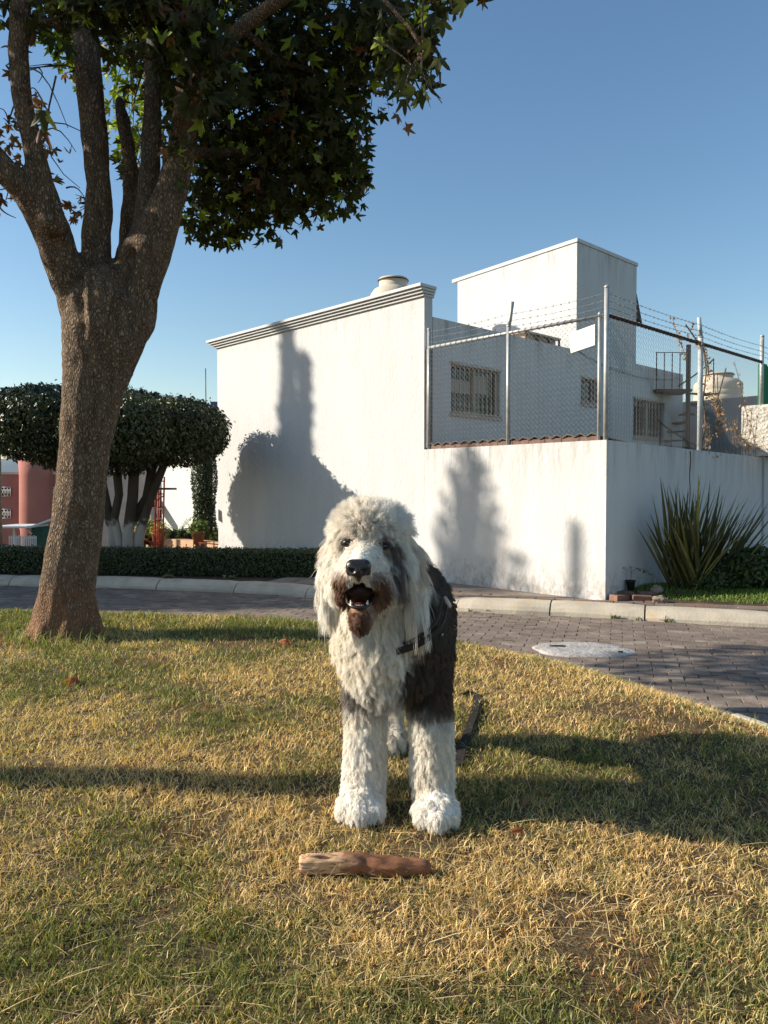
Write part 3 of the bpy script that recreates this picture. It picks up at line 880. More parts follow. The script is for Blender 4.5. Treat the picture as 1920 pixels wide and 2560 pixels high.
# woven mesh as crossing wires
def mesh_wires(d_, nn, a0, a1, z0f, z1):
    mb = MB(); s = 0.062
    z0 = 1.90
    H = z1 - z0; k = -int(H / s) - 1
    while a0 + k * s * 1.0 < a1:
        for sg in (1, -1):
            # line t = base + sg*z
            base = a0 + k * s if sg == 1 else a0 + k * s + H
            seg = []
            steps = int(H / s) * 2
            for q in range(steps + 1):
                z = H * q / steps; t = base + sg * z
                if a0 <= t <= a1 and z0 + z >= z0f(t): seg.append(CF + d_ * t + UP * (z0 + z) + nn * (0.006 * (1 if (q + (sg > 0)) % 2 else -1)))
            if len(seg) >= 2:
                mb.tube(seg, 0.0017, n=3, caps=False, smooth=False)
        k += 1
    return mb
f1 = mesh_wires(LD, NL, 0.09, T1 - 0.09, lambda t: 1.96, zt)
tag(f1.build('wire_mesh', mat('mesh_wire', (0.16, 0.16, 0.155), rough=0.7, metal=0.0), fence), kind='stuff')
f2 = mesh_wires(RD, NR, 0.04, RP3, lambda t: 1.90 - 0.012 * t, zt)
tag(f2.build('wire_mesh', bpy.data.materials['mesh_wire'], fence), kind='stuff')
# barbed wire
for j, zb in enumerate((3.36, 3.43, 3.51)):
    for d_, span in ((LD, [(0.0, 1.38, 0.0), (1.38, T1 - 0.09, 0)]), (RD, [(0, RP2, 0), (RP2, RP3, 0), (RP3, RP3 + 1.6, 0)])):
        mb = MB()
        for a0, a1, _ in span:
            n_ = max(4, int((a1 - a0) / 0.3))
            pts = []
            for k in range(n_ + 1):
                f = k / n_; t = a0 + (a1 - a0) * f
                zz = zb - 0.02 * math.sin(math.pi * f)
                if d_ is LD: zz -= 0.05 * t * (0.2 + 0.0 * j)
                pts.append(CF + d_ * t + UP * zz)
            mb.tube(pts, 0.0024, n=3, caps=False)
            nbarb = int((a1 - a0) / 0.10)
            for k in range(nbarb):
                t = a0 + (a1 - a0) * (k + 0.5) / nbarb; f = (k + 0.5) / nbarb
                zz = zb - 0.02 * math.sin(math.pi * f) - (0.05 * t * 0.2 if d_ is LD else 0)
                p = CF + d_ * t + UP * zz; r = Vector((random.uniform(-1, 1), random.uniform(-1, 1), random.uniform(-1, 1))).normalized() * 0.018
                mb.tube([p - r, p + r], 0.0028, n=3); r2 = r.cross(d_); mb.tube([p - r2, p + r2], 0.0028, n=3)
        mb.build('barbed_wire', M_wire, fence)
# sign hung on the fence
sg = empty('white_sign', tuple(CF + LD * 0.3 + UP * 3.1), label='faded white rectangular sign wired to the fence beside the corner post', cat='sign')
O = CF + NL * 0.02 + LD * 0.13
mb = MB(); b0 = O + UP * 2.975; vs = [O + UP * 2.955 + LD * 0.0, O + LD * 0.305 + UP * 2.905, O + LD * 0.33 + UP * 3.13, O - LD * 0.0 + UP * 3.185]
vs2 = [v + NL * 0.005 for v in vs]
mb.add(vs + vs2, [(0, 1, 2, 3), (7, 6, 5, 4), (0, 4, 5, 1), (1, 5, 6, 2), (2, 6, 7, 3), (3, 7, 4, 0)])
mb.build('plate', M_sign, sg)
mb = MB(); random.seed(3)
for cx, cz, w_, h_ in ((0.21, 3.075, 0.012, 0.05), (0.195, 3.05, 0.025, 0.02), (0.225, 3.025, 0.02, 0.025), (0.12, 3.09, 0.015, 0.05), (0.105, 3.05, 0.012, 0.04), (0.15, 3.07, 0.012, 0.02), (0.09, 3.10, 0.01, 0.03), (0.06, 3.07, 0.01, 0.03)):
    mb.obox(O, LD, NL, cx - w_ / 2, cx + w_ / 2, 0.0052, 0.0065, cz - h_ / 2, cz + h_ / 2)
mb.obox(O, LD, NL, 0.07, 0.27, 0.0052, 0.0065, 2.972, 2.978)
mb.build('faded_print', M_signprint, sg)

# green shade cloth at the far right
mb = MB(); q = C0 + RD * 4.62 - NR * 0.12
for k in range(14):
    mb.obox(q, RD, NR, k * 0.1, k * 0.1 + 0.098, -0.01 + 0.012 * math.sin(k * 1.3), 0.01 + 0.012 * math.sin(k * 1.3), 2.64, 3.27 + 0.02 * math.sin(k))
tag(mb.build('green_shade_cloth', M_green), 'green shade cloth screen at the right edge above the rough pier', 'screen')

# spiral staircase
st = empty('spiral_staircase', (0, 0, 0), label='rusty iron spiral staircase climbing to the flat roof in the yard', cat='staircase')
sp = at(1720, 1000, 14.9); SX, SY = sp.x, 14.9
st.location = (SX, SY, 0.12)
ztop = at(1720, 862, SY).z
mb = MB(); mb.tube([(SX, SY, 0.12), (SX, SY, ztop)], 0.045, n=12); mb.build('pole', M_rust, st)
nst = 17; z_s, z_e = 0.3, 3.22; rad = 0.62
rail = []
for k in range(nst):
    f = k / (nst - 1); a0 = R(60) - R(400) * f; z = z_s + (z_e - z_s) * f
    mb = MB(); w_ = R(15)
    pts = [(SX + r * math.cos(a), SY + r * math.sin(a)) for r, a in ((0.05, a0 - w_), (rad, a0 - w_), (rad, a0 + w_), (0.05, a0 + w_))]
    vs = [(x, y, z) for x, y in pts] + [(x, y, z + 0.03) for x, y in pts]
    mb.add(vs, [(3, 2, 1, 0), (4, 5, 6, 7), (0, 1, 5, 4), (1, 2, 6, 5), (2, 3, 7, 6), (3, 0, 4, 7)])
    mb.build('tread', M_rust, st)
    bx, by = SX + rad * math.cos(a0), SY + rad * math.sin(a0)
    mb = MB(); mb.tube([(bx, by, z), (bx, by, z + 0.72)], 0.010, n=5); mb.build('baluster', M_rust, st)
for k in range(70):
    f = k / 69; a0 = R(60) - R(400) * f; rail.append((SX + rad * math.cos(a0), SY + rad * math.sin(a0), z_s + (z_e - z_s) * f + 0.72))
mb = MB(); mb.tube(rail, 0.016, n=6); mb.build('handrail', M_rust, st)
# landing towards the roof with bars
mb = MB(); mb.box(SX - 0.72, SX - 0.02, SY - 0.25, SY + 0.35, 3.24, 3.29); mb.build('landing', M_rust, st)
for k in range(5):
    x = SX - 0.70 + 0.15 * k
    mb = MB(); mb.tube([(x, SY - 0.22, 3.29), (x, SY - 0.22, 3.98)], 0.010, n=5); mb.build('baluster', M_rust, st)
mb = MB(); mb.tube([(SX - 0.72, SY - 0.22, 3.99), (SX - 0.05, SY - 0.22, 3.99)], 0.008, n=5); mb.build('handrail', M_rust, st)

# metal rods leaning by the back wall
mb = MB(); a = at(1790, 990, 15.8); b = at(1815, 920, 15.8); mb.tube([a - UP * 0.2, b], 0.012, n=5)
for px in (1788, 1795): a = at(px, 990, 15.8); b = at(px - 2, 935, 15.8); mb.tube([a, b], 0.008, n=4)
tag(mb.build('leaning_rods', M_rust), 'thin bare iron rods sticking up above the grey yard wall', 'rods')

# dry vine over the fence at the right
M_vine = mat('dry_vine_leaf', (0.2, 0.1, 0.05), attr=True, rough=0.8, trans=0.2)
M_vstem = mat('dry_vine_stem', (0.24, 0.17, 0.11), (0.15, 0.10, 0.06), scale=20)
vine = empty('dry_vine', tuple(CF + RD * RP2 + UP * 1.85), label='withered brown vine trailing over the pale fence post and wire mesh', cat='vine')
def leaf_cloud(P, size, cols, nrm=None, droop=0.3, asp=0.55, fold=0.25):
    """two-quad folded leaves around points P"""
    N = len(P)
    d = RNG.normal(size=(N, 3)); 
    if nrm is not None: d = d * 0.75 + nrm
    d /= np.linalg.norm(d, axis=1)[:, None] + 1e-9
    ax = RNG.normal(size=(N, 3)); ax[:, 2] -= droop * 3
    ax = ax - d * (ax * d).sum(1)[:, None]; ax /= np.linalg.norm(ax, axis=1)[:, None] + 1e-9
    sd = np.cross(d, ax)
    s = np.asarray(size)[:, None] if np.ndim(size) else size
    base = P; tip = P + ax * s; mid = P + ax * s * 0.45
    l = mid - sd * s * asp * 0.5 + d * s * fold * 0.4; r = mid + sd * s * asp * 0.5 + d * s * fold * 0.4
    V = np.stack([base, l, tip, r], 1).reshape(-1, 3)
    b = (np.arange(N) * 4)[:, None]
    return V, np.concatenate([b + np.array([[0, 1, 2]]), b + np.array([[0, 2, 3]])]), np.repeat(cols, 4, axis=0)
P = []; stems = MB()
def vstem(pts, n, spread, r=0.006):
    pts = [Vector(p) for p in pts]
    stems.tube(pts, r, n=4)
    for _ in range(n):
        i = random.randrange(len(pts) - 1); p = pts[i].lerp(pts[i + 1], random.random())
        P.append(tuple(p + Vector((random.gauss(0, spread), random.gauss(0, spread * 0.5), random.gauss(0, spread)))))
def fp(px, py):  # point on the fence plane of the right side
    b = (px - 960) / FPX
    t = (b * CF.y - CF.x) / (RD.x - b * RD.y); Y = CF.y + RD.y * t
    return at(px, py, Y) + NR * 0.03
vstem([fp(1748, 1120), fp(1758, 1060), fp(1752, 1000), fp(1760, 930), fp(1755, 880), fp(1738, 855), fp(1722, 832), fp(1708, 812)], 150, 0.035, 0.01)
vstem([fp(1752, 860), fp(1762, 905), fp(1768, 950)], 40, 0.03)
vstem([fp(1700, 870), fp(1690, 845), fp(1680, 815), fp(1676, 797)], 28, 0.02, 0.004)
vstem([fp(1694, 845), fp(1704, 880), fp(1708, 895)], 18, 0.02, 0.004)
vstem([fp(1770, 985), fp(1790, 1005), fp(1796, 1040), fp(1785, 1075)], 150, 0.04)
vstem([fp(1785, 1075), fp(1768, 1090), fp(1755, 1120)], 40, 0.04)
vstem([fp(1830, 905), fp(1845, 960), fp(1852, 1000), fp(1860, 1030), fp(1865, 1060)], 34, 0.03, 0.004)
vstem([fp(1825, 1055), fp(1838, 1085), fp(1860, 1110), fp(1872, 1120)], 60, 0.04, 0.005)
vstem([fp(1875, 1020), fp(1872, 1060), fp(1880, 1100), fp(1893, 1125)], 50, 0.03, 0.004)
for k in range(16):
    x = 1765 + k * 8; vstem([fp(x, 1150 + (x - 1765) * .1), fp(x + random.uniform(-8, 8), 1105), fp(x + random.uniform(-10, 10), 1050 + random.uniform(-20, 30))], 5, 0.02, 0.003)
P = np.array(P); N = len(P)
mm = RNG.uniform(0, 1, N)[:, None]
V, F_, C = leaf_cloud(P, RNG.uniform(0.03, 0.06, N), (np.array([0.42, 0.20, 0.12]) * mm + np.array([0.40, 0.32, 0.18]) * (1 - mm)) * RNG.uniform(0.6, 1.2, N)[:, None])
tag(link('dry_leaves', np_mesh('dry_leaves', V, F_, M_vine, colors=C), vine), kind='stuff')
stems.build('stem', M_vstem, vine)
# ------------------------------------------------------------------ planting by the right wall
M_leafattr = mat('leaf', (0.1, 0.1, 0.05), attr=True, rough=0.5, spec=0.4, trans=0.22)
M_leafdense = mat('leaf_glossy', (0.1, 0.1, 0.05), attr=True, rough=0.42, spec=0.5, trans=0.10)
M_flax = [mat('flax_leaf_dark', (0.13, 0.125, 0.045), (0.07, 0.07, 0.028), scale=14, stretch=(1, 1, 0.2), rough=0.5, spec=0.4, trans=0.1),
          mat('flax_leaf_olive', (0.24, 0.21, 0.08), (0.12, 0.11, 0.04), scale=14, stretch=(1, 1, 0.2), rough=0.5, spec=0.4, trans=0.12),
          mat('flax_leaf_yellow', (0.34, 0.30, 0.08), (0.22, 0.20, 0.06), scale=14, rough=0.5, spec=0.4, trans=0.15)]
fbase = Vector((3.42, 8.72, 0.20))
flax = empty('flax_plant', tuple(fbase), label='large spiky flax plant with sword shaped leaves against the right hand wall', cat='plant')
random.seed(5)
def sword(mb, b, dirh, h, lean, w, curve, mi=0, off=0.0):
    dirh = Vector(dirh).normalized(); sd = dirh.cross(UP).normalized(); vs = []; N = 7
    p = Vector(b); ang_ = lean
    tw = random.uniform(-0.8, 0.8)
    for k in range(N + 1):
        f = k / N
        ww = w * (0.45 + 1.1 * f if f < 0.4 else 0.89) * (1 - max(0, (f - 0.45) / 0.55) ** 1.5) + 0.0015
        sdd = (sd * math.cos(tw * f) + dirh * math.sin(tw * f))
        nrm = sdd.cross(UP).normalized()
        vs += [p - sdd * ww / 2, p + nrm * ww * 0.16, p + sdd * ww / 2]
        ang_ = lean + curve * f
        p = p + (UP * math.cos(ang_) + dirh * math.sin(ang_)) * (h / N)
    fs = []
    for k in range(N):
        for q in (0, 1):
            a = k * 3 + q; fs.append((a, a + 1, a + 4, a + 3))
    mb.add(vs, fs, mi)
for k in range(150):
    u = random.random()
    # fan mostly left-right in the picture, some toward the viewer
    th = random.gauss(0, 0.50) + (0.18 if k > 30 else -0.02)
    th = max(-0.50, min(1.1, th))
    side = Vector((math.cos(R(-14)), math.sin(R(-14)) + 0.45, 0)).normalized()
    dh = side * (1 if th > 0 else -1) + Vector((random.uniform(-0.2, 0.2), random.uniform(-0.5, 0.2), 0))
    h = random.uniform(0.90, 1.36) * (1 - 0.12 * abs(th))
    if th < -0.3: h *= 0.8
    b = fbase + Vector((random.uniform(-0.14, 0.26) + 0.32 * max(th, 0), random.uniform(-0.10, 0.12), 0))
    mb = MB(); sword(mb, b, dh, h, abs(th), random.uniform(0.040, 0.064), random.uniform(-0.02, 0.16))
    r = random.random()
    mb.build('leaf', M_flax[0 if r < 0.58 else (1 if r < 0.95 else 2)], flax)
for (th, h, cv) in ((0.42, 0.80, 0.1), (0.62, 0.75, 0.05), (0.5, 0.95, 0.5)):
    mb = MB(); sword(mb, fbase + Vector((0.08, -0.16, 0)), (1, -0.1, 0), h, th, 0.04, cv); mb.build('leaf', M_flax[2], flax)

def shrub(name, c, r, n, size, c1, c2, label, cat='shrub', droop=0.2, shell=0.5, group=None, extra=None, m=None, namep='foliage', trunk=None):
    root = empty(name, (c[0], c[1], 0.12), label=label, cat=cat, group=group)
    d = RNG.normal(size=(n, 3)); d /= np.linalg.norm(d, axis=1)[:, None]
    rr = RNG.uniform(shell, 1, n) ** 0.5
    P = np.array(c) + d * rr[:, None] * np.array(r)
    if extra is not None: P = extra(P, d)
    mm = RNG.uniform(0, 1, len(P))[:, None]
    V, F_, C = leaf_cloud(P, RNG.uniform(size * 0.6, size * 1.3, len(P)), (np.array(c1) * mm + np.array(c2) * (1 - mm)) * RNG.uniform(0.7, 1.3, len(P))[:, None], nrm=d[:len(P)], droop=droop)
    tag(link(namep, np_mesh(namep, V, F_, m or M_leafattr, colors=C), root), kind='stuff')
    return root
DG1, DG2 = (0.035, 0.055, 0.018), (0.075, 0.10, 0.03)
def stems_for(root, c, hz, n, r=0.012, spread=0.12, m=None):
    mb = MB()
    for _ in range(n):
        a = random.uniform(0, 6.28); mb.tube([(c[0], c[1], 0.10), (c[0] + spread * math.cos(a), c[1] + spread * math.sin(a), hz)], [r, r * 0.5], n=5)
    mb.build('stem', m or M_vstem, root)
rr_ = shrub('dark_shrub', (4.25, 8.72, 0.42), (0.42, 0.28, 0.30), 5200, 0.06, DG1, DG2, 'low dark shrub in the shade just right of the spiky flax plant', shell=0.05); stems_for(rr_, (4.25, 8.72), 0.5, 6)
rr_ = shrub('dark_shrub', (5.05, 8.75, 0.40), (0.50, 0.35, 0.30), 5200, 0.06, DG1, DG2, 'dark straggly shrub cut by the right edge below the yard wall', shell=0.05); stems_for(rr_, (5.05, 8.75), 0.5, 6)
rr_ = shrub('dark_shrub', (3.75, 8.62, 0.30), (0.30, 0.18, 0.15), 1800, 0.05, DG1, DG2, 'small dark growth at the very foot of the spiky flax plant', shell=0.05); stems_for(rr_, (3.75, 8.62), 0.4, 4)

# potted seedling with rubble
M_pot = mat('black_pot', (0.018, 0.017, 0.016), rough=0.7)
pc = Vector((2.80, 8.60, 0.215))
pot = empty('potted_seedling', tuple(pc), label='thin leafy seedling in a small black pot by the wall corner', cat='potted plant')
mb = MB(); mb.lathe(pc, [(0.035, 0), (0.052, 0.095), (0.058, 0.097), (0.058, 0.112), (0.046, 0.112), (0.044, 0.10)], n=16); mb.build('pot', M_pot, pot)
mb = MB(); mb.tube([pc + UP * 0.1, pc + UP * 0.2 + Vector((0.005, 0, 0)), pc + UP * 0.27 + Vector((0.0, 0, 0))], 0.004, n=5)
for sx in (-1, 1):
    mb.tube([pc + UP * 0.2, pc + Vector((0.09 * sx, 0, 0.255)), pc + Vector((0.2 * sx, 0, 0.22 if sx > 0 else 0.2))], 0.0025, n=4)
mb.build('stem', M_vstem, pot)
lm = MB()
for k in range(30):
    t = random.uniform(-0.2, 0.24); z = 0.27 - 0.9 * abs(t) ** 1.7 - 0.01
    b = pc + Vector((t, 0, z)); sword(lm, b, (random.uniform(-1, 1), random.uniform(-1, 1), 0), random.uniform(0.035, 0.06), random.uniform(1.2, 2.3), 0.018, 0.5)
tag(lm.build('leaves', mat('seedling_leaf', (0.12, 0.15, 0.05), rough=0.5, trans=0.3), pot), kind='stuff')
M_stone = mat('rubble_stone', (0.38, 0.30, 0.24), (0.24, 0.18, 0.14), scale=12, rough=0.95, bump=0.6, bscale=40)
M_brickdull = mat('old_brick', (0.28, 0.15, 0.10), (0.20, 0.11, 0.08), scale=15, rough=0.95, bump=0.6, bscale=60)
def rock(c, r, seed):
    me_ = bmesh.new(); bmesh.ops.create_icosphere(me_, subdivisions=3, radius=1)
    for v in me_.verts:
        k = 1 + 0.45 * noise.noise(v.co * 1.3 + Vector((seed, seed * 2, 0))) + 0.15 * noise.noise(v.co * 4 + Vector((seed, 0, 0)))
        v.co = Vector((v.co.x * r[0] * k, v.co.y * r[1] * k, v.co.z * r[2] * k)) + Vector(c)
    me = bpy.data.meshes.new('rock'); me_.to_mesh(me); me_.free(); return me
for (x, y, z, r, lab, nm, m) in (
    (2.98, 8.18, 0.16, (0.085, 0.05, 0.05), 'pale angular stone lying in front of the old bricks by the potted seedling', 'loose_stone', M_stone),
    (3.28, 8.45, 0.20, (0.05, 0.04, 0.035), 'dark small stone right of the potted seedling at the turf edge', 'loose_stone', M_soil),
    (3.08, 8.55, 0.22, (0.07, 0.05, 0.05), 'brownish lump of rubble between potted seedling and flax plant', 'loose_stone', M_stone)):
    me = rock((x, y, z), r, x * 7); me.materials.append(m); tag(link(nm, me), lab, 'stone', 'rubble at the wall corner')
for (x, y, z, rz, lab) in ((2.72, 8.56, 0.165, -0.2, 'old brick under the black seedling pot'), (2.95, 8.50, 0.165, 0.1, 'old brick half buried right of the black seedling pot'), (2.60, 8.36, 0.15, 0.5, 'dull brick leaning at the foot of the white wall corner'), (2.84, 8.36, 0.15, 0.05, 'flat old brick in front of the seedling pot')):
    mb = MB(); mb.box(-0.105, 0.105, -0.055, 0.055, -0.035, 0.045, bev=0.008); o = mb.build('loose_brick', M_brickdull); o.location = (x, y, z); o.rotation_euler = (0.05, 0.04, rz + random.uniform(-.1, .1))
    tag(o, lab, 'brick', 'rubble at the wall corner')

# weeds at the kerb
def weed(x, y, z, s, n, label):
    w = MB()
    for k in range(n):
        a = random.uniform(0, 6.28); sword(w, (x + random.uniform(-s, s) * 0.4, y, z), (math.cos(a), math.sin(a), 0), random.uniform(0.4, 1.1) * s, random.uniform(0.2, 1.1), 0.012, 0.5, 0)
    tag(w.build('weed', M_weed), label, 'weed', 'weeds in the kerb joints')
M_weed = mat('weed_leaf', (0.12, 0.15, 0.05), (0.20, 0.17, 0.08), scale=30, rough=0.6, trans=0.2)
weed(2.40, 7.93, 0.0, 0.085, 16, 'green weed tuft growing against the kerb below the wall corner')
weed(2.9, 7.72, 0.0, 0.10, 18, 'brownish weed tuft at the kerb joint nearest the flax plant')
weed(2.62, 7.84, 0.0, 0.05, 9, 'thin low weed between the two larger kerb weeds')
weed(0.95, 8.40, 0.0, 0.06, 12, 'dark little weed at the kerb just right of the dog')
weed(1.15, 8.36, 0.0, 0.05, 12, 'small round weed at the kerb right of the dark one')

# white painted manhole cover ring set in the road
mh = Vector((1.70, 6.38, 0.0))
mc = empty('manhole_cover', tuple(mh), label='chipped white concrete manhole slab lying slightly raised in the block road', cat='manhole cover')
M_mh = mat('chipped_white_paint', (0.46, 0.44, 0.42), (0.30, 0.28, 0.26), scale=6, rough=0.9, bump=0.8, bscale=25, bdist=0.02, c3=(0.16, 0.09, 0.07), c3scale=9, c3lo=0.60, c3hi=0.72)
mb = MB(); n = 40; vs = []
for (rr, z) in ((1.0, -0.03), (1.02, 0.0), (0.97, 0.010), (0.6, 0.013), (0.0, 0.014)):
    for k in range(n):
        a = 2 * math.pi * k / n; j = 1 + 0.05 * noise.noise(Vector((math.cos(a) * 2, math.sin(a) * 2, 1)))
        vs.append(mh + Vector((0.43 * rr * j * math.cos(a), 0.30 * rr * j * math.sin(a), z + 0.006 * noise.noise(Vector((rr * 9 * math.cos(a), rr * 9 * math.sin(a), 0))) + 0.010 * (-math.cos(a)) * rr)))
fs = [(i * n + k, i * n + (k + 1) % n, (i + 1) * n + (k + 1) % n, (i + 1) * n + k) for i in range(4) for k in range(n)]
mb.add(vs, fs, 0, True); mb.build('slab', M_mh, mc)
M_hole = mat('lift_hole', (0.02, 0.012, 0.01), rough=1)
for x, y, a, b in ((-0.22, 0.06, 0.07, 0.02), (0.26, -0.12, 0.022, 0.012)):
    mb = MB(); mb.lathe((mh.x + x, mh.y + y, 0.012 - 0.010 * x / 0.43), [(1, 0), (1, 0.008), (0.8, 0.010)], n=14, sx=a, sy=b); mb.build('lift_hole', M_hole, mc)

# grit, crumbs of soil and leaf bits lying on the road
mb = MB(); random.seed(31)
gx = RNG.uniform(-4, 5, 2600); gy = RNG.uniform(4.2, 10.4, 2600); gp = np.stack([gx, gy], 1); dk_ = seg_dist(gp, KL); dl_ = seg_dist(gp, LB)
kk = (dk_ > 0.02) & (dl_ < -0.02) & (RNG.uniform(0, 1, 2600) < 0.12 + 0.8 * np.exp(-dk_ / 0.12) + 0.6 * np.exp(dl_ / 0.15))
for x, y in gp[kk]:
    r = random.uniform(0.004, 0.013); q = [Vector((x + random.uniform(-r, r), y + random.uniform(-r, r), random.uniform(0, 0.004))) for _ in range(3)] + [Vector((x, y, random.uniform(0.005, 0.012)))]
    mb.add(q, [(0, 1, 3), (1, 2, 3), (2, 0, 3)], random.randrange(3))
tag(mb.build('road_grit', [M_stone, M_soil, M_vstem]), 'grit and dry crumbs scattered on the block road along kerb and lawn', 'debris', kind='stuff')

# ------------------------------------------------------------------ hedge
hd = empty('clipped_hedge', (-3.0, 11.2, 0.12), label='low dark clipped hedge running behind the kerb left of the dog', cat='hedge')
def hedge_leaves(x0, x1, n):
    X = RNG.uniform(x0, x1, n)
    yc = 11.55 - 0.12 * (X + 6) * 1.0
    top = RNG.uniform(0, 1, n) < 0.45
    Z = np.where(top, 0.47 + RNG.normal(0, 0.012, n) + 0.02 * (fbm(X * 3, X * 0, 5) - .5), RNG.uniform(0.13, 0.47, n))
    Y = yc + np.where(top, RNG.uniform(-0.28, 0.28, n), -0.30 + RNG.normal(0, 0.022, n) + 0.08 * (fbm(X * 2, Z * 4, 9) - .5))
    nr = np.where(top[:, None], np.array([0, 0, 1.0]), np.array([0, -1.0, 0.1]))
    return np.stack([X, Y, Z], 1), nr
P, nr = hedge_leaves(-6.7, -0.55, 26000)
mm = RNG.uniform(0, 1, len(P))[:, None]
V, F_, C = leaf_cloud(P, RNG.uniform(0.018, 0.038, len(P)), (np.array((0.03, 0.045, 0.015)) * mm + np.array((0.07, 0.09, 0.028)) * (1 - mm)), nrm=nr, droop=0.0, asp=0.7)
tag(link('foliage', np_mesh('foliage', V, F_, M_leafdense, colors=C), hd), kind='stuff')
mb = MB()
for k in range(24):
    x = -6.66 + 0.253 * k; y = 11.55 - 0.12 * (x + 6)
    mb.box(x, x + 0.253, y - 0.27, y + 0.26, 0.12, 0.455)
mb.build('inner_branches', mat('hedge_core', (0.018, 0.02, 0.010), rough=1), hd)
for x in (-3.05, -2.15):
    weed2 = MB()
    for k in range(14): a = random.uniform(0, 6.28); sword(weed2, (x + random.uniform(-0.1, 0.1), 10.72 - 0.12 * (x + 3), 0.12), (math.cos(a), math.sin(a), 0), random.uniform(0.06, 0.12), random.uniform(0.6, 1.3), 0.03, 0.6)
    tag(weed2.build('weed', mat('pale_weed', (0.30, 0.32, 0.10), rough=0.6, trans=0.3)), 'pale leafy weed at the hedge foot, the one nearer the %s' % ('tree trunk' if x < -2.5 else 'dog'), 'weed', 'pale weeds under the hedge')

# kerb of the side street at the left
mb = MB()
for k in range(3): mb.obox((-5.15 - k * 1.02, 11.45 + 0.10 * k, 0), Vector((-1, 0.1, 0)).normalized(), Vector((0.1, 1, 0)).normalized(), 0, 1.0, 0, 0.16, 0.10, 0.22 + 0.0, bev=0.02)
tag(mb.build('side_kerb', M_kerbgrey), kind='structure', label='pale kerb end left of the big tree trunk')

# ------------------------------------------------------------------ ficus trees
M_ftrunk = mat('ficus_bark', (0.10, 0.075, 0.055), (0.055, 0.042, 0.032), scale=6, stretch=(1, 1, 0.25), rough=0.9, bump=0.6, bscale=20, bstretch=(1, 1, 0.2))
M_lime = mat('limewashed_bark', (0.42, 0.385, 0.35), (0.20, 0.165, 0.135), scale=7, stretch=(1, 1, 0.3), rough=0.95, bump=0.6, bscale=20)
nt = M_ftrunk.node_tree; b_f = [n for n in nt.nodes if n.type == 'BSDF_PRINCIPLED'][0]; cf = b_f.inputs['Base Color'].links[0].from_socket
gf = ND(nt, 'ShaderNodeNewGeometry'); sf = ND(nt, 'ShaderNodeSeparateXYZ'); nt.links.new(gf.outputs['Position'], sf.inputs[0])
nf_ = ND(nt, 'ShaderNodeTexNoise'); nf_.inputs['Scale'].default_value = 9; nf_.inputs['Detail'].default_value = 6; nt.links.new(gf.outputs['Position'], nf_.inputs['Vector'])
af = ND(nt, 'ShaderNodeMath', operation='MULTIPLY_ADD'); nt.links.new(nf_.outputs['Fac'], af.inputs[0]); af.inputs[1].default_value = 0.5; nt.links.new(sf.outputs['Z'], af.inputs[2])
mf = ND(nt, 'ShaderNodeMapRange'); mf.inputs['From Min'].default_value = 1.10; mf.inputs['From Max'].default_value = 0.97; mf.inputs['To Max'].default_value = 0.85; nt.links.new(af.outputs[0], mf.inputs['Value'])
xf = ND(nt, 'ShaderNodeMix', data_type='RGBA'); nt.links.new(mf.outputs[0], xf.inputs['Factor']); nt.links.new(cf, xf.inputs['A']); xf.inputs['B'].default_value = (0.46, 0.42, 0.38, 1); nt.links.new(xf.outputs['Result'], b_f.inputs['Base Color'])
def ficus(base, lobes, n, label, stems):
    root = empty('ficus_tree', base, label=label, cat='tree', group='clipped ficus trees behind the hedge')
    bx, by, bz = base
    Pn, Nn = [], []
    for c, r, k in lobes:
        d = RNG.normal(size=(k, 3)); d /= np.linalg.norm(d, axis=1)[:, None]
        dd = np.sign(d) * np.abs(d) ** 0.90            # slightly squared-off, clipped crown
        rr = 1 - np.abs(RNG.normal(0, 0.10, k))
        bump_ = 1 + 0.06 * (fbm(d[:, 0] * 6 + c[0], d[:, 2] * 6 + d[:, 1] * 3, 13) - 0.5) * 2
        P = np.array(c) + dd * (rr * bump_)[:, None] * np.array(r)
        # ragged shoots on the outside
        sh_ = RNG.uniform(0, 1, k) < 0.06
        P[sh_] += d[sh_] * RNG.uniform(0.01, 0.085, sh_.sum())[:, None]
        ins = np.zeros(k, bool)
        for c2, r2, _ in lobes:
            if c2 is c: continue
            q = np.abs((P - np.array(c2)) / np.array(r2)); ins |= (q ** 2.4).sum(1) < 0.6
        P = P[~ins]; d = d[~ins]
        Pn.append(P); Nn.append(d)
    P = np.concatenate(Pn); d = np.concatenate(Nn)
    mm = RNG.uniform(0, 1, len(P))[:, None]
    V, F_, C = leaf_cloud(P, RNG.uniform(0.035, 0.095, len(P)), (np.array((0.028, 0.038, 0.014)) * mm + np.array((0.085, 0.095, 0.035)) * (1 - mm)) * (0.6 + 0.9 * fbm(P[:, 0] * 4, P[:, 2] * 4 + P[:, 1] * 3, 5, 3))[:, None], nrm=d, droop=0.35, asp=0.5)
    cr = tag(link('crown', np_mesh('crown', V, F_, M_leafdense, colors=C), root), kind='stuff')
    mb = MB()
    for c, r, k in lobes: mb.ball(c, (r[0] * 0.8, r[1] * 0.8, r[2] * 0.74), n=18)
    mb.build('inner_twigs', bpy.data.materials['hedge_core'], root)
    for pts, rad in stems:
        pts = [Vector((bx + p[0], by + p[1], bz + p[2])) for p in pts]
        mb = MB(); mb.tube(pts, rad, n=10, jit=0.08)
        mb.build('stem', M_ftrunk, root)
    return root
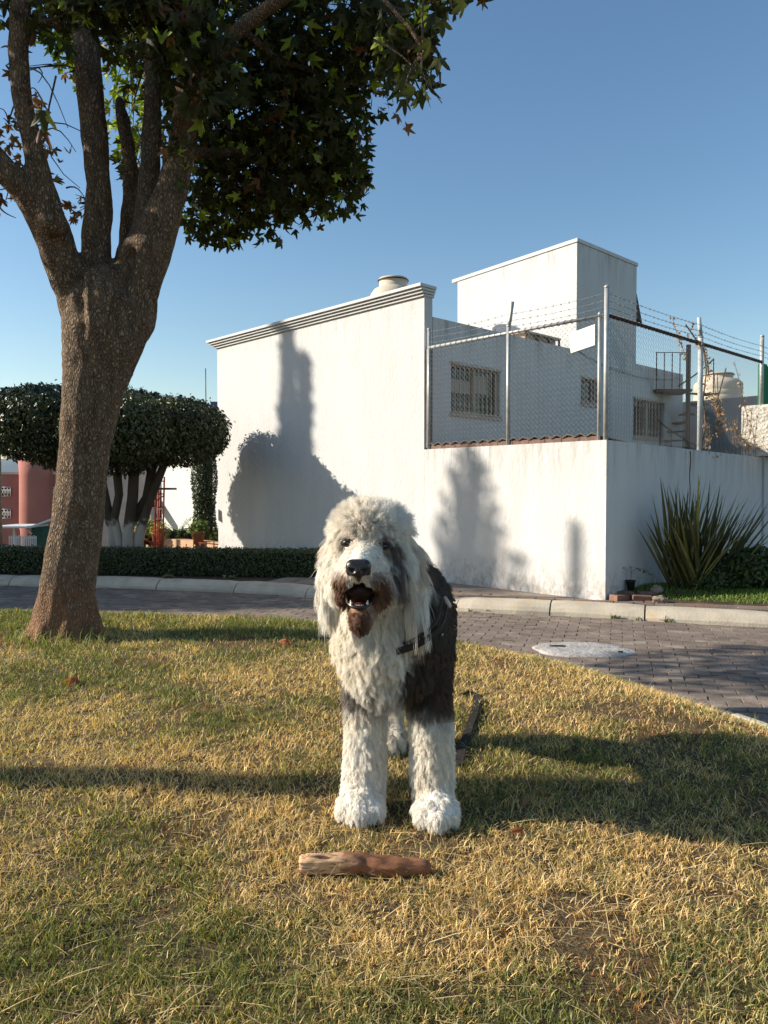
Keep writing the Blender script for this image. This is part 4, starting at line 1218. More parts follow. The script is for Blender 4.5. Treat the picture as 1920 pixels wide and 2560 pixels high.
ficus((-4.25, 12.65, 0.12), [((-4.35, 12.69, 2.42), (1.05, 1.05, 0.60), 15000), ((-3.45, 12.64, 2.33), (0.85, 1.0, 0.56), 11000), ((-4.4, 12.44, 2.0), (0.7, 0.8, 0.4), 4500), ((-4.0, 11.60, 2.30), (0.80, 0.62, 0.50), 6500)], 0,
      'broad clipped ficus tree with limewashed stems between big trunk and white house',
      [([(-0.22, 0, 0), (-0.27, 0, 0.55), (-0.36, 0, 0.9), (-0.55, 0, 1.9)], [0.10, 0.085, 0.08, 0.07]),
       ([(-0.10, -0.05, 0), (-0.15, -0.04, 0.4), (-0.24, -0.02, 0.75), (-0.16, 0, 1.15), (-0.22, 0, 1.9)], [0.10, 0.075, 0.07, 0.07, 0.07]),
       ([(0.03, -0.08, 0), (0.0, -0.06, 0.5), (0.07, 0, 1.1), (0.12, 0, 1.9)], [0.12, 0.095, 0.09, 0.08]),
       ([(0.13, -0.04, 0), (0.17, -0.02, 0.45), (0.30, 0, 0.9), (0.45, 0, 1.3), (0.72, 0, 1.95)], [0.10, 0.085, 0.075, 0.07, 0.06]),
       ([(-0.02, 0.1, 0), (-0.05, 0.1, 0.6), (0.28, 0.1, 1.1), (0.42, 0.1, 1.9)], [0.09, 0.09, 0.08, 0.07])])
ficus((-5.35, 13.1, 0.12), [((-5.75, 13.0, 2.48), (1.02, 1.0, 0.66), 17000), ((-5.4, 12.9, 2.2), (0.6, 0.8, 0.5), 6000)], 0,
      'round clipped ficus tree partly hidden by the big trunk at the far left',
      [([(0, 0, 0), (-0.02, 0, 0.6), (-0.1, 0, 1.2), (-0.2, 0, 2.0)], [0.11, 0.1, 0.09, 0.08]), ([(0.12, 0, 0), (0.15, 0, 0.6), (0.12, 0, 1.2), (0.1, 0, 2.0)], [0.09, 0.08, 0.08, 0.07])])

# ------------------------------------------------------------------ things seen behind the ficus
def bpt(px, py, Y): return at(px, py, Y)
bk = empty('white_back_house', (-4.5, 22, 0.12), label='bright white house wall seen under the ficus crown', cat='house')
a0 = bpt(405, 1300, 20.8); a1 = bpt(600, 1300, 18)
mb = MB(); d_ = Vector((a1.x - a0.x, a1.y - a0.y, 0)); L_ = d_.length; d_.normalize(); nn = Vector((d_.y, -d_.x, 0))
mb.obox((a0.x, a0.y, 0), d_, nn, 0, L_, -3, 0, -1, 3.2); mb.build('wall', M_cornice, bk)
b0 = bpt(345, 1300, 23); mb = MB(); mb.box(b0.x - 2.0, a0.x - 0.05, 22.5, 25, -1, 3.0); mb.build('side_wing', mat('grey_wing', (0.42, 0.38, 0.36), (0.34, 0.30, 0.29)), bk)
# barred windows in the wing
for px0, px1, py0, py1 in ((382, 402, 1228, 1268), (388, 404, 1275, 1295)):
    p0 = bpt(px0, py1, 22.4); p1 = bpt(px1, py0, 22.4)
    w_ = MB(); w_.box(p0.x, p1.x, 22.44, 22.47, p0.z, p1.z); wd = w_.build('window', M_glass, bk)
    for k in range(5):
        x = p0.x + (p1.x - p0.x) * k / 4; m_ = MB(); m_.tube([(x, 22.40, p0.z), (x, 22.40, p1.z)], 0.012, n=4); m_.build('bar', M_dark, wd)
M_red = mat('red_tile', (0.42, 0.10, 0.06), (0.30, 0.08, 0.05), scale=12, rough=0.9)
p0 = bpt(338, 1282, 20.5); p1 = bpt(380, 1262, 20.5)
rr0 = empty('red_canopy', (p0.x, 20.5, p0.z), label='small red sloping canopy roof behind the ficus stems', cat='canopy')
mb = MB(); vs = [(p0.x, 20.2, p0.z), (p1.x, 20.2, p0.z + 0.02), (p1.x, 20.9, p1.z + 0.25), (p0.x + 0.3, 20.9, p1.z)]
mb.add(vs + [(v[0], v[1], v[2] - 0.05) for v in vs], [(0, 1, 2, 3), (7, 6, 5, 4), (0, 4, 5, 1), (1, 5, 6, 2), (2, 6, 7, 3), (3, 7, 4, 0)]); mb.build('tiles', M_red, rr0)
mb = MB(); mb.box(p0.x, p1.x, 20.18, 20.24, p0.z - 0.16, p0.z - 0.06); mb.build('fascia', M_cornice, rr0)
for x in (p0.x + 0.03, p1.x - 0.03): mb = MB(); mb.box(x - 0.04, x + 0.04, 20.3, 20.38, 0.1, p0.z - 0.05); mb.build('post', M_cornice, rr0)
# blue flat roof edge and aerial above the ficus
p0 = bpt(526, 1004, 24)
mb = MB(); mb.box(p0.x, p0.x + 1.6, 24, 26, 3.1, p0.z); tag(mb.build('blue_rooftop', mat('blue_parapet', (0.05, 0.07, 0.14))), 'dark blue rooftop edge peeping over the ficus beside the white house', 'house')
p0 = bpt(515, 1010, 19); p1 = bpt(514, 921, 19)
mb = MB(); mb.tube([(p0.x, 19, 0.1), (p0.x, 19, p0.z)], 0.03, n=6); mb.tube([(p0.x, 19, p0.z - 0.05), (p1.x, 19, p1.z)], 0.012, n=5)
tag(mb.build('aerial_mast', M_dark), 'thin black aerial mast standing above the ficus crown', 'mast')
# cypress column
cx = bpt(512, 1340, 16.0).x
cyp = empty('column_cypress', (cx, 16, 0.12), label='narrow clipped cypress column between ficus and white house', cat='tree')
n = 9000; th = RNG.uniform(0, 2 * math.pi, n); zz = RNG.uniform(0.2, 2.75, n); rr = 0.225 * (1 + 0.12 * np.sin(zz * 5)) * np.clip((2.9 - zz) * 3, 0.2, 1) + RNG.normal(0, 0.015, n)
P = np.stack([cx + rr * np.cos(th), 16 + rr * np.sin(th), zz], 1); d = np.stack([np.cos(th), np.sin(th), 0 * th], 1); mm = RNG.uniform(0, 1, n)[:, None]
V, F_, C = leaf_cloud(P, RNG.uniform(0.03, 0.07, n), np.array((0.03, 0.05, 0.022)) * mm + np.array((0.07, 0.095, 0.04)) * (1 - mm), nrm=d, droop=-0.1, asp=0.5)
tag(link('crown', np_mesh('crown', V, F_, M_leafdense, colors=C), cyp), kind='stuff')
mb = MB(); mb.tube([(cx, 16, 0.1), (cx, 16, 2.6)], [0.16, 0.17], n=10); mb.build('trunk', bpy.data.materials['hedge_core'], cyp)
# orange planter wall with pots and plants
M_peach = mat('peach_wall', (0.62, 0.40, 0.26), (0.50, 0.32, 0.20), scale=3, rough=0.9)
p0 = bpt(315, 1375, 15.2); p1 = bpt(556, 1375, 15.2)
p0 = bpt(315, 1375, 16.6); p1 = bpt(556, 1375, 14.6); dv = Vector((p1.x - p0.x, p1.y - p0.y, 0)); lv = dv.length; dv.normalize()
mb = MB(); mb.obox((p0.x, p0.y, 0), dv, Vector((dv.y, -dv.x, 0)), 0, lv, -0.25, 0, 0.0, 0.34); pw = mb.build('planter_wall', M_peach); tag(pw, 'low peach coloured planter wall just above the hedge', 'wall')
for px in (413, 520):
    f_ = (px - 315) / 241 * 0.94; q_ = Vector((p0.x, p0.y, 0)) + dv * lv * f_; mb = MB(); mb.obox(q_, dv, Vector((dv.y, -dv.x, 0)), -0.08, 0.08, 0.002, 0.08, 0.05, 0.30); mb.build('vent_block', M_brickdull, pw)
def potted(px, base_py, Yd, rpx, hpx, label, folr, nl, c1, c2):
    b = bpt(px, base_py, Yd); s = Yd / FPX
    t = empty('potted_plant', (b.x, Yd, b.z), label=label, cat='potted plant', group='pots along the planter wall')
    mb = MB(); r = rpx * s; h = hpx * s
    mb.lathe((b.x, Yd, b.z), [(r * 0.68, 0), (r * 0.95, h * 0.85), (r * 1.05, h * 0.86), (r * 1.05, h), (r * 0.85, h), (r * 0.8, h * 0.9)], n=20); mb.build('pot', mat('terracotta', (0.40, 0.17, 0.09), (0.30, 0.13, 0.07), scale=9, rough=0.85), t)
    n = nl; d = RNG.normal(size=(n, 3)); d /= np.linalg.norm(d, axis=1)[:, None]; P = np.array([b.x, Yd, b.z + h + folr * 0.35]) + d * RNG.uniform(0.2, 1, n)[:, None] * np.array([folr, folr * 0.8, folr * 0.6]); mm = RNG.uniform(0, 1, n)[:, None]
    V, F_, C = leaf_cloud(P, RNG.uniform(0.06, 0.13, n), np.array(c1) * mm + np.array(c2) * (1 - mm), nrm=d, asp=0.35); tag(link('foliage', np_mesh('foliage', V, F_, M_leafattr, colors=C), t), kind='stuff')
potted(496, 1361, 15.0, 17, 33, 'terracotta pot with a spreading green plant beside the cypress column', 0.24, 420, (0.08, 0.13, 0.04), (0.20, 0.24, 0.07))
potted(392, 1359, 15.0, 13, 28, 'terracotta pot behind the red scaffold frame', 0.14, 160, (0.25, 0.25, 0.08), (0.35, 0.20, 0.08))
for px, py, r, c1, c2, lab in ((365, 1325, (0.42, 0.3, 0.22), (0.10, 0.14, 0.04), (0.34, 0.32, 0.08), 'yellow green leafy shrub between ficus stems and red scaffold'),
                               (358, 1345, (0.34, 0.2, 0.13), DG1, DG2, 'dark broad leaved bush beneath the yellow green shrub'),
                               (408, 1338, (0.20, 0.2, 0.12), (0.30, 0.28, 0.10), (0.42, 0.34, 0.14), 'pale flowering bush right of the red scaffold'),
                               (455, 1342, (0.26, 0.2, 0.16), DG1, (0.05, 0.07, 0.025), 'dark low bush left of the terracotta pot'),
                               (537, 1345, (0.14, 0.2, 0.14), (0.09, 0.13, 0.03), (0.2, 0.22, 0.06), 'narrow green bush squeezed beside the white house corner')):
    p = bpt(px, py, 15.9); shrub('garden_shrub', (p.x, 15.9, p.z), r, 1100, 0.09, c1, c2, lab, shell=0.1)
# fern palm against the white wall
p = bpt(446, 1345, 17)
fpl = empty('fern_palm', (p.x, 17, 0.12), label='feathery pale palm against the bright white back wall', cat='plant')
for k in range(9):
    a = k * 0.7; lean = 0.25 + 0.07 * k; dh = Vector((math.cos(a), math.sin(a) * 0.5, 0)).normalized(); mb = MB(); pts = []
    q = Vector((p.x, 17, p.z)); 
    for s in range(7): pts.append(q.copy()); q = q + (UP * math.cos(lean + s * 0.12) + dh * math.sin(lean + s * 0.12)) * 0.09
    mb.tube(pts, 0.006, n=4)
    for s in range(1, 7):
        for sg_ in (-1, 1): sword(mb, pts[s], dh.cross(UP) * sg_ + dh * 0.4, 0.13, 1.2, 0.022, 0.4)
    mb.build('frond', mat('pale_frond', (0.32, 0.34, 0.12), rough=0.6, trans=0.3), fpl)
mb = MB(); mb.tube([(p.x, 17, 0.12), (p.x, 17, p.z + 0.03)], 0.04, n=8); mb.build('trunk', M_vstem, fpl)
# red scaffold tower
M_redp = mat('red_paint', (0.50, 0.07, 0.035), (0.34, 0.05, 0.03), scale=9, rough=0.6)
scf = empty('red_scaffold', (bpt(400, 1390, 14.3).x, 14.3, 0.12), label='red tubular scaffold frame with ladder rungs and plank behind the hedge', cat='scaffold')
def tb(a, b, r=0.017, Yd=14.3, m=None, name='tube'):
    p, q = bpt(a[0], a[1], Yd + (a[2] if len(a) > 2 else 0)), bpt(b[0], b[1], Yd + (b[2] if len(b) > 2 else 0)); mb = MB(); mb.tube([p, q], r, n=7); mb.build(name, m or M_redp, scf)
tb((386, 1402), (390, 1190)); tb((406, 1402), (411, 1192)); tb((393, 1402, .5), (396, 1200, .5), 0.014); tb((400, 1225, .3), (398, 1370, .3), 0.012)
for py in (1203, 1235, 1268, 1300, 1325, 1352, 1380): tb((387, py), (409, py), 0.011, name='rung')
for a, b in (((345, 1285), (408, 1240)), ((350, 1268), (392, 1243)), ((330, 1318), (388, 1368)), ((338, 1338), (405, 1365)), ((388, 1302), (400, 1303))): tb(a, b, 0.011, name='brace')
mb = MB(); p = bpt(380, 1222, 14.2); q = bpt(431, 1222, 14.2); mb.box(p.x, q.x, 14.1, 14.5, p.z - 0.02, p.z + 0.02, bev=0.005); mb.build('plank', mat('scaffold_plank', (0.16, 0.09, 0.06)), scf)
for a, b in (((442, 1378), (443, 1362)), ((443, 1365), (464, 1374)), ((464, 1376), (466, 1360)), ((484, 1378), (484, 1350)), ((484, 1356), (556, 1362)), ((510, 1364), (530, 1374)), ((553, 1385), (553, 1330))): tb(a, b, 0.010, name='loose_tube')

# ------------------------------------------------------------------ far left street
YB = 80.0
fs_ = YB / FPX
pk = empty('pink_building', (bpt(70, 1345, YB).x, YB, -4.97), label='two storey dusty pink building with a round tower at the far left', cat='building')
M_pink = mat('pink_render', (0.42, 0.17, 0.135), (0.34, 0.135, 0.11), scale=0.4, rough=0.95)
M_pinktop = mat('pale_coping', (0.55, 0.45, 0.40))
xl = bpt(-140, 0, YB).x; xr = bpt(210, 0, YB).x; zt_ = bpt(0, 1186, YB).z; zb_ = -5.1
mb = MB(); mb.box(xl, xr, YB, YB + 8, zb_, zt_); mb.build('wall', M_pink, pk)
mb = MB(); mb.box(xl - 0.05, xr + 0.05, YB - 0.08, YB + 8.1, zt_ + 0.003, zt_ + 0.25); mb.build('coping', M_pinktop, pk)
xc = bpt(74, 0, YB).x; rt = 41 * fs_; zt2 = bpt(0, 1148, YB).z
mb = MB(); mb.lathe((xc, YB + 0.1, zb_), [(rt * 0.92, 0), (rt * 0.94, 2.2), (rt, 2.6), (rt * 0.96, zt2 - zb_ - 1.8), (rt * 1.0, zt2 - zb_)], n=24); mb.build('round_tower', M_pink, pk)
mb = MB(); mb.box(bpt(112, 0, YB).x - rt * 0.2, bpt(118, 0, YB).x, YB - 0.2, YB + 2, zb_, zt2 - 0.2); mb.build('tower_pier', M_pink, pk)
M_wgr = mat('white_grille', (0.7, 0.66, 0.62))
for px0, px1 in ((5, 28), (34, 41), (112, 124), (128, 140)):
    for py0, py1 in ((1218, 1240), (1273, 1295)):
        p0 = bpt(px0, py1, YB); p1 = bpt(px1, py0, YB)
        yy = YB - (0.02 if px0 != 34 else 2.0)
        if px0 == 34: continue
        w_ = MB(); w_.box(p0.x, p1.x, yy - 0.04, yy, p0.z, p1.z); wd = w_.build('window', M_glass, pk)
        g = MB(); W_ = p1.x - p0.x; H_ = p1.z - p0.z
        for k in range(4): x = p0.x + W_ * k / 3; g.tube([(x, yy - 0.12, p0.z), (x, yy - 0.12, p1.z)], 0.035, n=4)
        for k in range(3): g.tube([(p0.x + W_ * k / 3, yy - 0.12, p0.z), (p0.x + W_ * (k + 1) / 3, yy - 0.12, p1.z)], 0.03, n=4); g.tube([(p0.x + W_ * k / 3, yy - 0.12, p1.z), (p0.x + W_ * (k + 1) / 3, yy - 0.12, p0.z)], 0.03, n=4)
        g.tube([(p0.x, yy - 0.12, p0.z), (p1.x, yy - 0.12, p0.z)], 0.04, n=4); g.tube([(p0.x, yy - 0.12, p1.z), (p1.x, yy - 0.12, p1.z)], 0.04, n=4)
        g.build('grille', M_wgr, wd)
rt_p = shrub('roof_plant', (bpt(122, 1172, YB + 1).x, YB + 1, bpt(0, 1172, YB).z), (0.6, 0.5, 0.45), 300, 0.25, (0.15, 0.15, 0.04), (0.3, 0.28, 0.08), 'yellowish plant growing on the pink building roof beside its tower')
# distant ridge, its haze painted in as a blue grey
n = 60; xs_ = np.linspace(-900, 300, n); vv = []
for x in xs_:
    h_ = 25 + 9 * float(fbm(np.array([x * 0.006 + 3]), np.array([0.0]), 8)[0]) + 6 * max(0, (-x - 150) / 500)
    vv += [(x, 640, -8), (x, 700, h_ * 0.7), (x, 780, h_)]
I = np.arange(3 * n).reshape(n, 3); F = np.concatenate([np.stack([I[:-1, j], I[1:, j], I[1:, j + 1], I[:-1, j + 1]], 1) for j in (0, 1)])
tag(link('hills', np_mesh('hills', np.array(vv, float), F, mat('hazy_hill', (0.17, 0.22, 0.25), (0.13, 0.17, 0.20), scale=0.01), smooth=True)), kind='structure', label='low blue grey ridge far behind the pink building')
# white carport, picket fence, green stall
YC = 45.0
cp = empty('white_carport', (bpt(60, 1345, YC).x, YC, -1.5), label='flat white carport canopy on a post before the pink tower', cat='carport')
p0 = bpt(8, 1322, YC); p1 = bpt(90, 1314, YC); mb = MB(); mb.obox((p0.x, YC, 0), Vector((1, 0, 0)), Vector((0, 1, 0)), 0, p1.x - p0.x, -1.2, 1.6, p0.z + 0.10, p0.z + 0.22, bev=0.02); mb.build('roof', M_cornice, cp)
for px in (36,): p = bpt(px, 1325, YC); mb = MB(); mb.box(p.x - 0.07, p.x + 0.07, YC - 0.07, YC + 0.07, -1.9, p0.z + 0.098); mb.build('post', M_cornice, cp)
mb = MB(); p = bpt(66, 1322, YC); q = bpt(80, 1335, YC); mb.tube([p, q], 0.06, n=5); mb.build('strut', M_cornice, cp)
gs = empty('green_stall', (bpt(98, 1345, YC).x, YC + 1, -1.7), label='dark green kiosk with a slanting white roof beside the big trunk', cat='kiosk')
p0 = bpt(79, 1362, YC); p1 = bpt(130, 1318, YC); mb = MB(); mb.box(p0.x, p1.x, YC, YC + 2, -2.4, p1.z); mb.build('cabin', mat('kiosk_green', (0.03, 0.09, 0.07), (0.02, 0.06, 0.05)), gs)
mb = MB(); vs = [(p0.x, YC - 0.2, p1.z - 0.05), (p1.x + 0.3, YC - 0.2, p1.z + 0.5), (p1.x + 0.3, YC + 2.3, p1.z + 0.7), (p0.x, YC + 2.3, p1.z + 0.2)]
mb.add(vs + [(v[0], v[1], v[2] + 0.12) for v in vs], [(3, 2, 1, 0), (4, 5, 6, 7), (0, 1, 5, 4), (1, 2, 6, 5), (2, 3, 7, 6), (3, 0, 4, 7)]); mb.build('roof', M_cornice, gs)
pf = empty('white_picket_fence', (bpt(40, 1360, 40).x, 40, -1.2), label='white picket fence in front of the pink building', cat='fence')
x0 = bpt(4, 0, 40).x; x1 = bpt(72, 0, 40).x; zt_f = bpt(0, 1340, 40).z; nb = 15
bmf = MB(); bmf.box(-0.022, 0.022, -0.012, 0.012, -0.85, 0); pmesh = bmf.mesh('picket', M_cornice)
for k in range(nb):
    o = bpy.data.objects.new('picket', pmesh); col.objects.link(o); o.parent = pf; o.matrix_parent_inverse = Matrix.Translation(pf.location).inverted(); o.location = (x0 + (x1 - x0) * k / (nb - 1), 40, zt_f + (0.03 if k % 2 else 0))
for z in (-0.12, -0.7): mb = MB(); mb.box(x0, x1, 40.015, 40.04, zt_f + z, zt_f + z + 0.05); mb.build('rail', M_cornice, pf)
# parked car glimpsed between trunks
car = empty('parked_car', (bpt(262, 1372, 34).x, 60, -3.4), label='pale parked car glimpsed between the big trunk and the ficus stems', cat='car')
CY = 60.0; cx_ = bpt(276, 1372, CY).x - 1.7; cz_ = -3.40
prof_ = [(-1.9, 0.32), (-1.9, 0.55), (-1.75, 0.66), (-1.0, 0.74), (-0.55, 1.10), (0.75, 1.12), (1.35, 0.78), (1.85, 0.70), (1.92, 0.35)]
mb = MB(); vs = [(cx_ + x, yy, cz_ + z) for yy in (CY + 0.2, CY + 1.8) for x, z in prof_]; k_ = len(prof_)
mb.add(vs, [tuple(range(k_)), tuple(reversed(range(k_, 2 * k_)))] + [(i, k_ + i, k_ + (i + 1) % k_, (i + 1) % k_) for i in range(k_)]); mb.build('body', mat('car_paint', (0.55, 0.60, 0.66), rough=0.25, spec=0.6), car)
for yy in (CY + 0.19, CY + 1.80): mb = MB(); mb.add([(cx_ + x, yy, cz_ + z) for x, z in ((-0.85, 0.76), (-0.50, 1.05), (0.70, 1.07), (1.15, 0.78))], [(0, 1, 2, 3)]); mb.build('side_window', M_glass, car)
for wx in (-1.2, 1.25):
    for yy in (CY + 0.3, CY + 1.7): mb = MB(); mb.tube([(cx_ + wx, yy - 0.13, cz_ + 0.30), (cx_ + wx, yy + 0.13, cz_ + 0.30)], 0.30, n=18, smooth=False); mb.build('wheel', M_dark, car)
# utility pole with lamp arm at the far left edge
ul = at(1, 1380, 15.6); YU = 15.6
lp = empty('utility_pole', (ul.x, YU, 0.13), label='grey utility pole with a street lamp arm at the left edge', cat='pole')
zt3 = at(1, 965, YU).z; mb = MB(); mb.tube([(ul.x, YU, 0.1), (ul.x - 0.01, YU, zt3)], [0.05, 0.04], n=10); mb.build('pole', M_concrete, lp)
q0 = at(2, 970, YU); q1 = at(30, 971, YU); mb = MB(); mb.tube([q0, q1], 0.013, n=6); mb.tube([at(2, 990, YU), at(16, 972, YU)], 0.006, n=5); mb.build('arm', M_dark, lp)
mb = MB(); q2 = at(36, 971, YU); mb.ball(q2, (0.075, 0.03, 0.02), n=10); mb.build('lamp_head', M_dark, lp)
# ------------------------------------------------------------------ the big tree
def remeshed(chain_groups, voxel, smooth_it=4):
    """union of sphere chains -> one continuous smooth mesh. chain: list of ((x,y,z), r)"""
    V = []; F = []; off = 0
    bm = bmesh.new(); bmesh.ops.create_icosphere(bm, subdivisions=2, radius=1)
    bv = np.array([v.co[:] for v in bm.verts]); bf = np.array([[v.index for v in f.verts] for f in bm.faces]); bm.free()
    for ch in chain_groups:
        pts = []
        for (p0, r0), (p1, r1) in zip(ch[:-1], ch[1:]):
            p0 = np.array(p0, float); p1 = np.array(p1, float); L_ = np.linalg.norm(p1 - p0)
            n = max(1, int(L_ / (min(r0, r1) * 0.28)))
            for k in range(n): f = k / n; pts.append((p0 * (1 - f) + p1 * f, r0 * (1 - f) + r1 * f))
        pts.append((np.array(ch[-1][0], float), ch[-1][1]))
        for p, r in pts: V.append(bv * r + p); F.append(bf + off); off += len(bv)
    me = np_mesh('tmp', np.concatenate(V), np.concatenate(F), M_dark)
    o = bpy.data.objects.new('tmp', me); col.objects.link(o)
    md = o.modifiers.new('r', 'REMESH'); md.mode = 'VOXEL'; md.voxel_size = voxel; md.use_smooth_shade = True
    ms = o.modifiers.new('s', 'SMOOTH'); ms.factor = 0.5; ms.iterations = smooth_it
    dg = bpy.context.evaluated_depsgraph_get()
    out = bpy.data.meshes.new_from_object(o.evaluated_get(dg))
    bpy.data.objects.remove(o); bpy.data.meshes.remove(me)
    out.materials.clear()
    return out

def bark(name):
    m = bpy.data.materials.new(name); m.use_nodes = True; nt = m.node_tree; nt.nodes.clear(); L = nt.links.new
    out = ND(nt, 'ShaderNodeOutputMaterial'); b = ND(nt, 'ShaderNodeBsdfPrincipled'); L(b.outputs[0], out.inputs[0])
    b.inputs['Roughness'].default_value = 0.92; b.inputs['Specular IOR Level'].default_value = 0.15
    geo = ND(nt, 'ShaderNodeNewGeometry')
    mp = ND(nt, 'ShaderNodeMapping'); mp.inputs['Scale'].default_value = (70, 70, 26); L(geo.outputs['Position'], mp.inputs[0])
    wob = ND(nt, 'ShaderNodeTexNoise'); wob.inputs['Scale'].default_value = 0.45; wob.inputs['Detail'].default_value = 3; L(mp.outputs[0], wob.inputs['Vector'])
    add = ND(nt, 'ShaderNodeVectorMath', operation='MULTIPLY_ADD'); L(wob.outputs['Color'], add.inputs[0]); add.inputs[1].default_value = (3.4, 3.4, 2.4); L(mp.outputs[0], add.inputs[2])
    vo = ND(nt, 'ShaderNodeTexVoronoi', feature='DISTANCE_TO_EDGE'); vo.inputs['Scale'].default_value = 1.0; L(add.outputs[0], vo.inputs['Vector'])
    mr = ND(nt, 'ShaderNodeMapRange'); mr.inputs['From Max'].default_value = 0.34; L(vo.outputs[0], mr.inputs['Value'])
    nf = ND(nt, 'ShaderNodeTexNoise'); nf.inputs['Scale'].default_value = 90; nf.inputs['Detail'].default_value = 5; L(geo.outputs['Position'], nf.inputs['Vector'])
    hs = ND(nt, 'ShaderNodeMath', operation='MULTIPLY_ADD'); L(nf.outputs['Fac'], hs.inputs[0]); hs.inputs[1].default_value = 0.45; L(mr.outputs[0], hs.inputs[2])
    bp = ND(nt, 'ShaderNodeBump'); bp.inputs['Strength'].default_value = 1.0; bp.inputs['Distance'].default_value = 0.0135; L(hs.outputs[0], bp.inputs['Height']); L(bp.outputs[0], b.inputs['Normal'])
    cr = ND(nt, 'ShaderNodeValToRGB'); e = cr.color_ramp.elements; e[0].position = 0.0; e[0].color = (0.075, 0.050, 0.035, 1); e[1].position = 0.75; e[1].color = (0.33, 0.235, 0.155, 1)
    mpc = ND(nt, 'ShaderNodeMapping'); mpc.inputs['Scale'].default_value = (26, 26, 7); L(geo.outputs['Position'], mpc.inputs[0])
    nc_ = ND(nt, 'ShaderNodeTexNoise'); nc_.inputs['Scale'].default_value = 1.0; nc_.inputs['Detail'].default_value = 9; nc_.inputs['Roughness'].default_value = 0.72; L(mpc.outputs[0], nc_.inputs['Vector'])
    nm_ = ND(nt, 'ShaderNodeMapRange'); nm_.inputs['From Min'].default_value = 0.36; nm_.inputs['From Max'].default_value = 0.66; L(nc_.outputs['Fac'], nm_.inputs['Value'])
    mc_ = ND(nt, 'ShaderNodeMath', operation='MULTIPLY_ADD'); L(mr.outputs[0], mc_.inputs[0]); mc_.inputs[1].default_value = 0.55
    ms2 = ND(nt, 'ShaderNodeMath', operation='MULTIPLY'); L(nm_.outputs[0], ms2.inputs[0]); ms2.inputs[1].default_value = 0.42; L(ms2.outputs[0], mc_.inputs[2]); L(mc_.outputs[0], cr.inputs[0])
    # pale lichen
    nl = ND(nt, 'ShaderNodeTexNoise'); nl.inputs['Scale'].default_value = 16; nl.inputs['Detail'].default_value = 7; nl.inputs['Roughness'].default_value = 0.7; L(geo.outputs['Position'], nl.inputs['Vector'])
    ml = ND(nt, 'ShaderNodeMapRange'); ml.inputs['From Min'].default_value = 0.56; ml.inputs['From Max'].default_value = 0.68; L(nl.outputs['Fac'], ml.inputs['Value'])
    m1 = ND(nt, 'ShaderNodeMath', operation='MULTIPLY'); L(ml.outputs[0], m1.inputs[0]); m1.inputs[1].default_value = 0.32
    mx = ND(nt, 'ShaderNodeMix', data_type='RGBA'); L(m1.outputs[0], mx.inputs['Factor']); L(cr.outputs[0], mx.inputs['A']); mx.inputs['B'].default_value = (0.42, 0.38, 0.31, 1)
    # reddish soil splashed on the foot
    sep = ND(nt, 'ShaderNodeSeparateXYZ'); L(geo.outputs['Position'], sep.inputs[0])
    n3 = ND(nt, 'ShaderNodeTexNoise'); n3.inputs['Scale'].default_value = 7; L(geo.outputs['Position'], n3.inputs['Vector'])
    zz = ND(nt, 'ShaderNodeMath', operation='MULTIPLY_ADD'); L(n3.outputs['Fac'], zz.inputs[0]); zz.inputs[1].default_value = -0.5; L(sep.outputs['Z'], zz.inputs[2])
    mz = ND(nt, 'ShaderNodeMapRange'); mz.inputs['From Min'].default_value = 0.62; mz.inputs['From Max'].default_value = 0.22; L(zz.outputs[0], mz.inputs['Value'])
    m2 = ND(nt, 'ShaderNodeMath', operation='MULTIPLY'); L(mz.outputs[0], m2.inputs[0]); m2.inputs[1].default_value = 0.8
    mx2 = ND(nt, 'ShaderNodeMix', data_type='RGBA', blend_type='MIX'); L(m2.outputs[0], mx2.inputs['Factor']); L(mx.outputs['Result'], mx2.inputs['A']); mx2.inputs['B'].default_value = (0.36, 0.19, 0.10, 1)
    # keep the furrows dark there too
    mu = ND(nt, 'ShaderNodeMix', data_type='RGBA', blend_type='MULTIPLY'); mu.inputs['Factor'].default_value = 0.6
    rg = ND(nt, 'ShaderNodeMapRange'); rg.inputs['To Min'].default_value = 0.6; L(mr.outputs[0], rg.inputs['Value'])
    L(mx2.outputs['Result'], mu.inputs['A']); L(rg.outputs[0], mu.inputs['B']); L(mu.outputs['Result'], b.inputs['Base Color'])
    return m
M_bark = bark('sweetgum_bark')
K = 1920 / 1659.0
def dp(x, y, Y): return tuple(at(x * K, y * K, Y))
def rr_(w, Y): return w * K * Y / FPX / 2
TY = 4.68
trunk_pts = [(128, 1402, 165), (130, 1385, 142), (137, 1330, 130), (150, 1240, 119), (163, 1160, 112), (176, 1050, 108), (186, 960, 110), (196, 880, 124), (205, 820, 140), (215, 770, 156), (228, 710, 178), (236, 660, 182)]
tree = empty('sweetgum_tree', (-1.93, TY, 0.44), label='big sweetgum tree with rugged leaning trunk and star shaped leaves at the left', cat='tree')
groups = [[(dp(x, y, TY), rr_(w, TY)) for x, y, w in trunk_pts]]
# root flare
for a in np.linspace(0, 2 * math.pi, 7)[:-1]:
    groups.append([((-1.95 + 0.10 * math.cos(a), TY + 0.10 * math.sin(a), 0.62), 0.09), ((-1.96 + 0.17 * math.cos(a), TY + 0.17 * math.sin(a), 0.42), 0.075)])
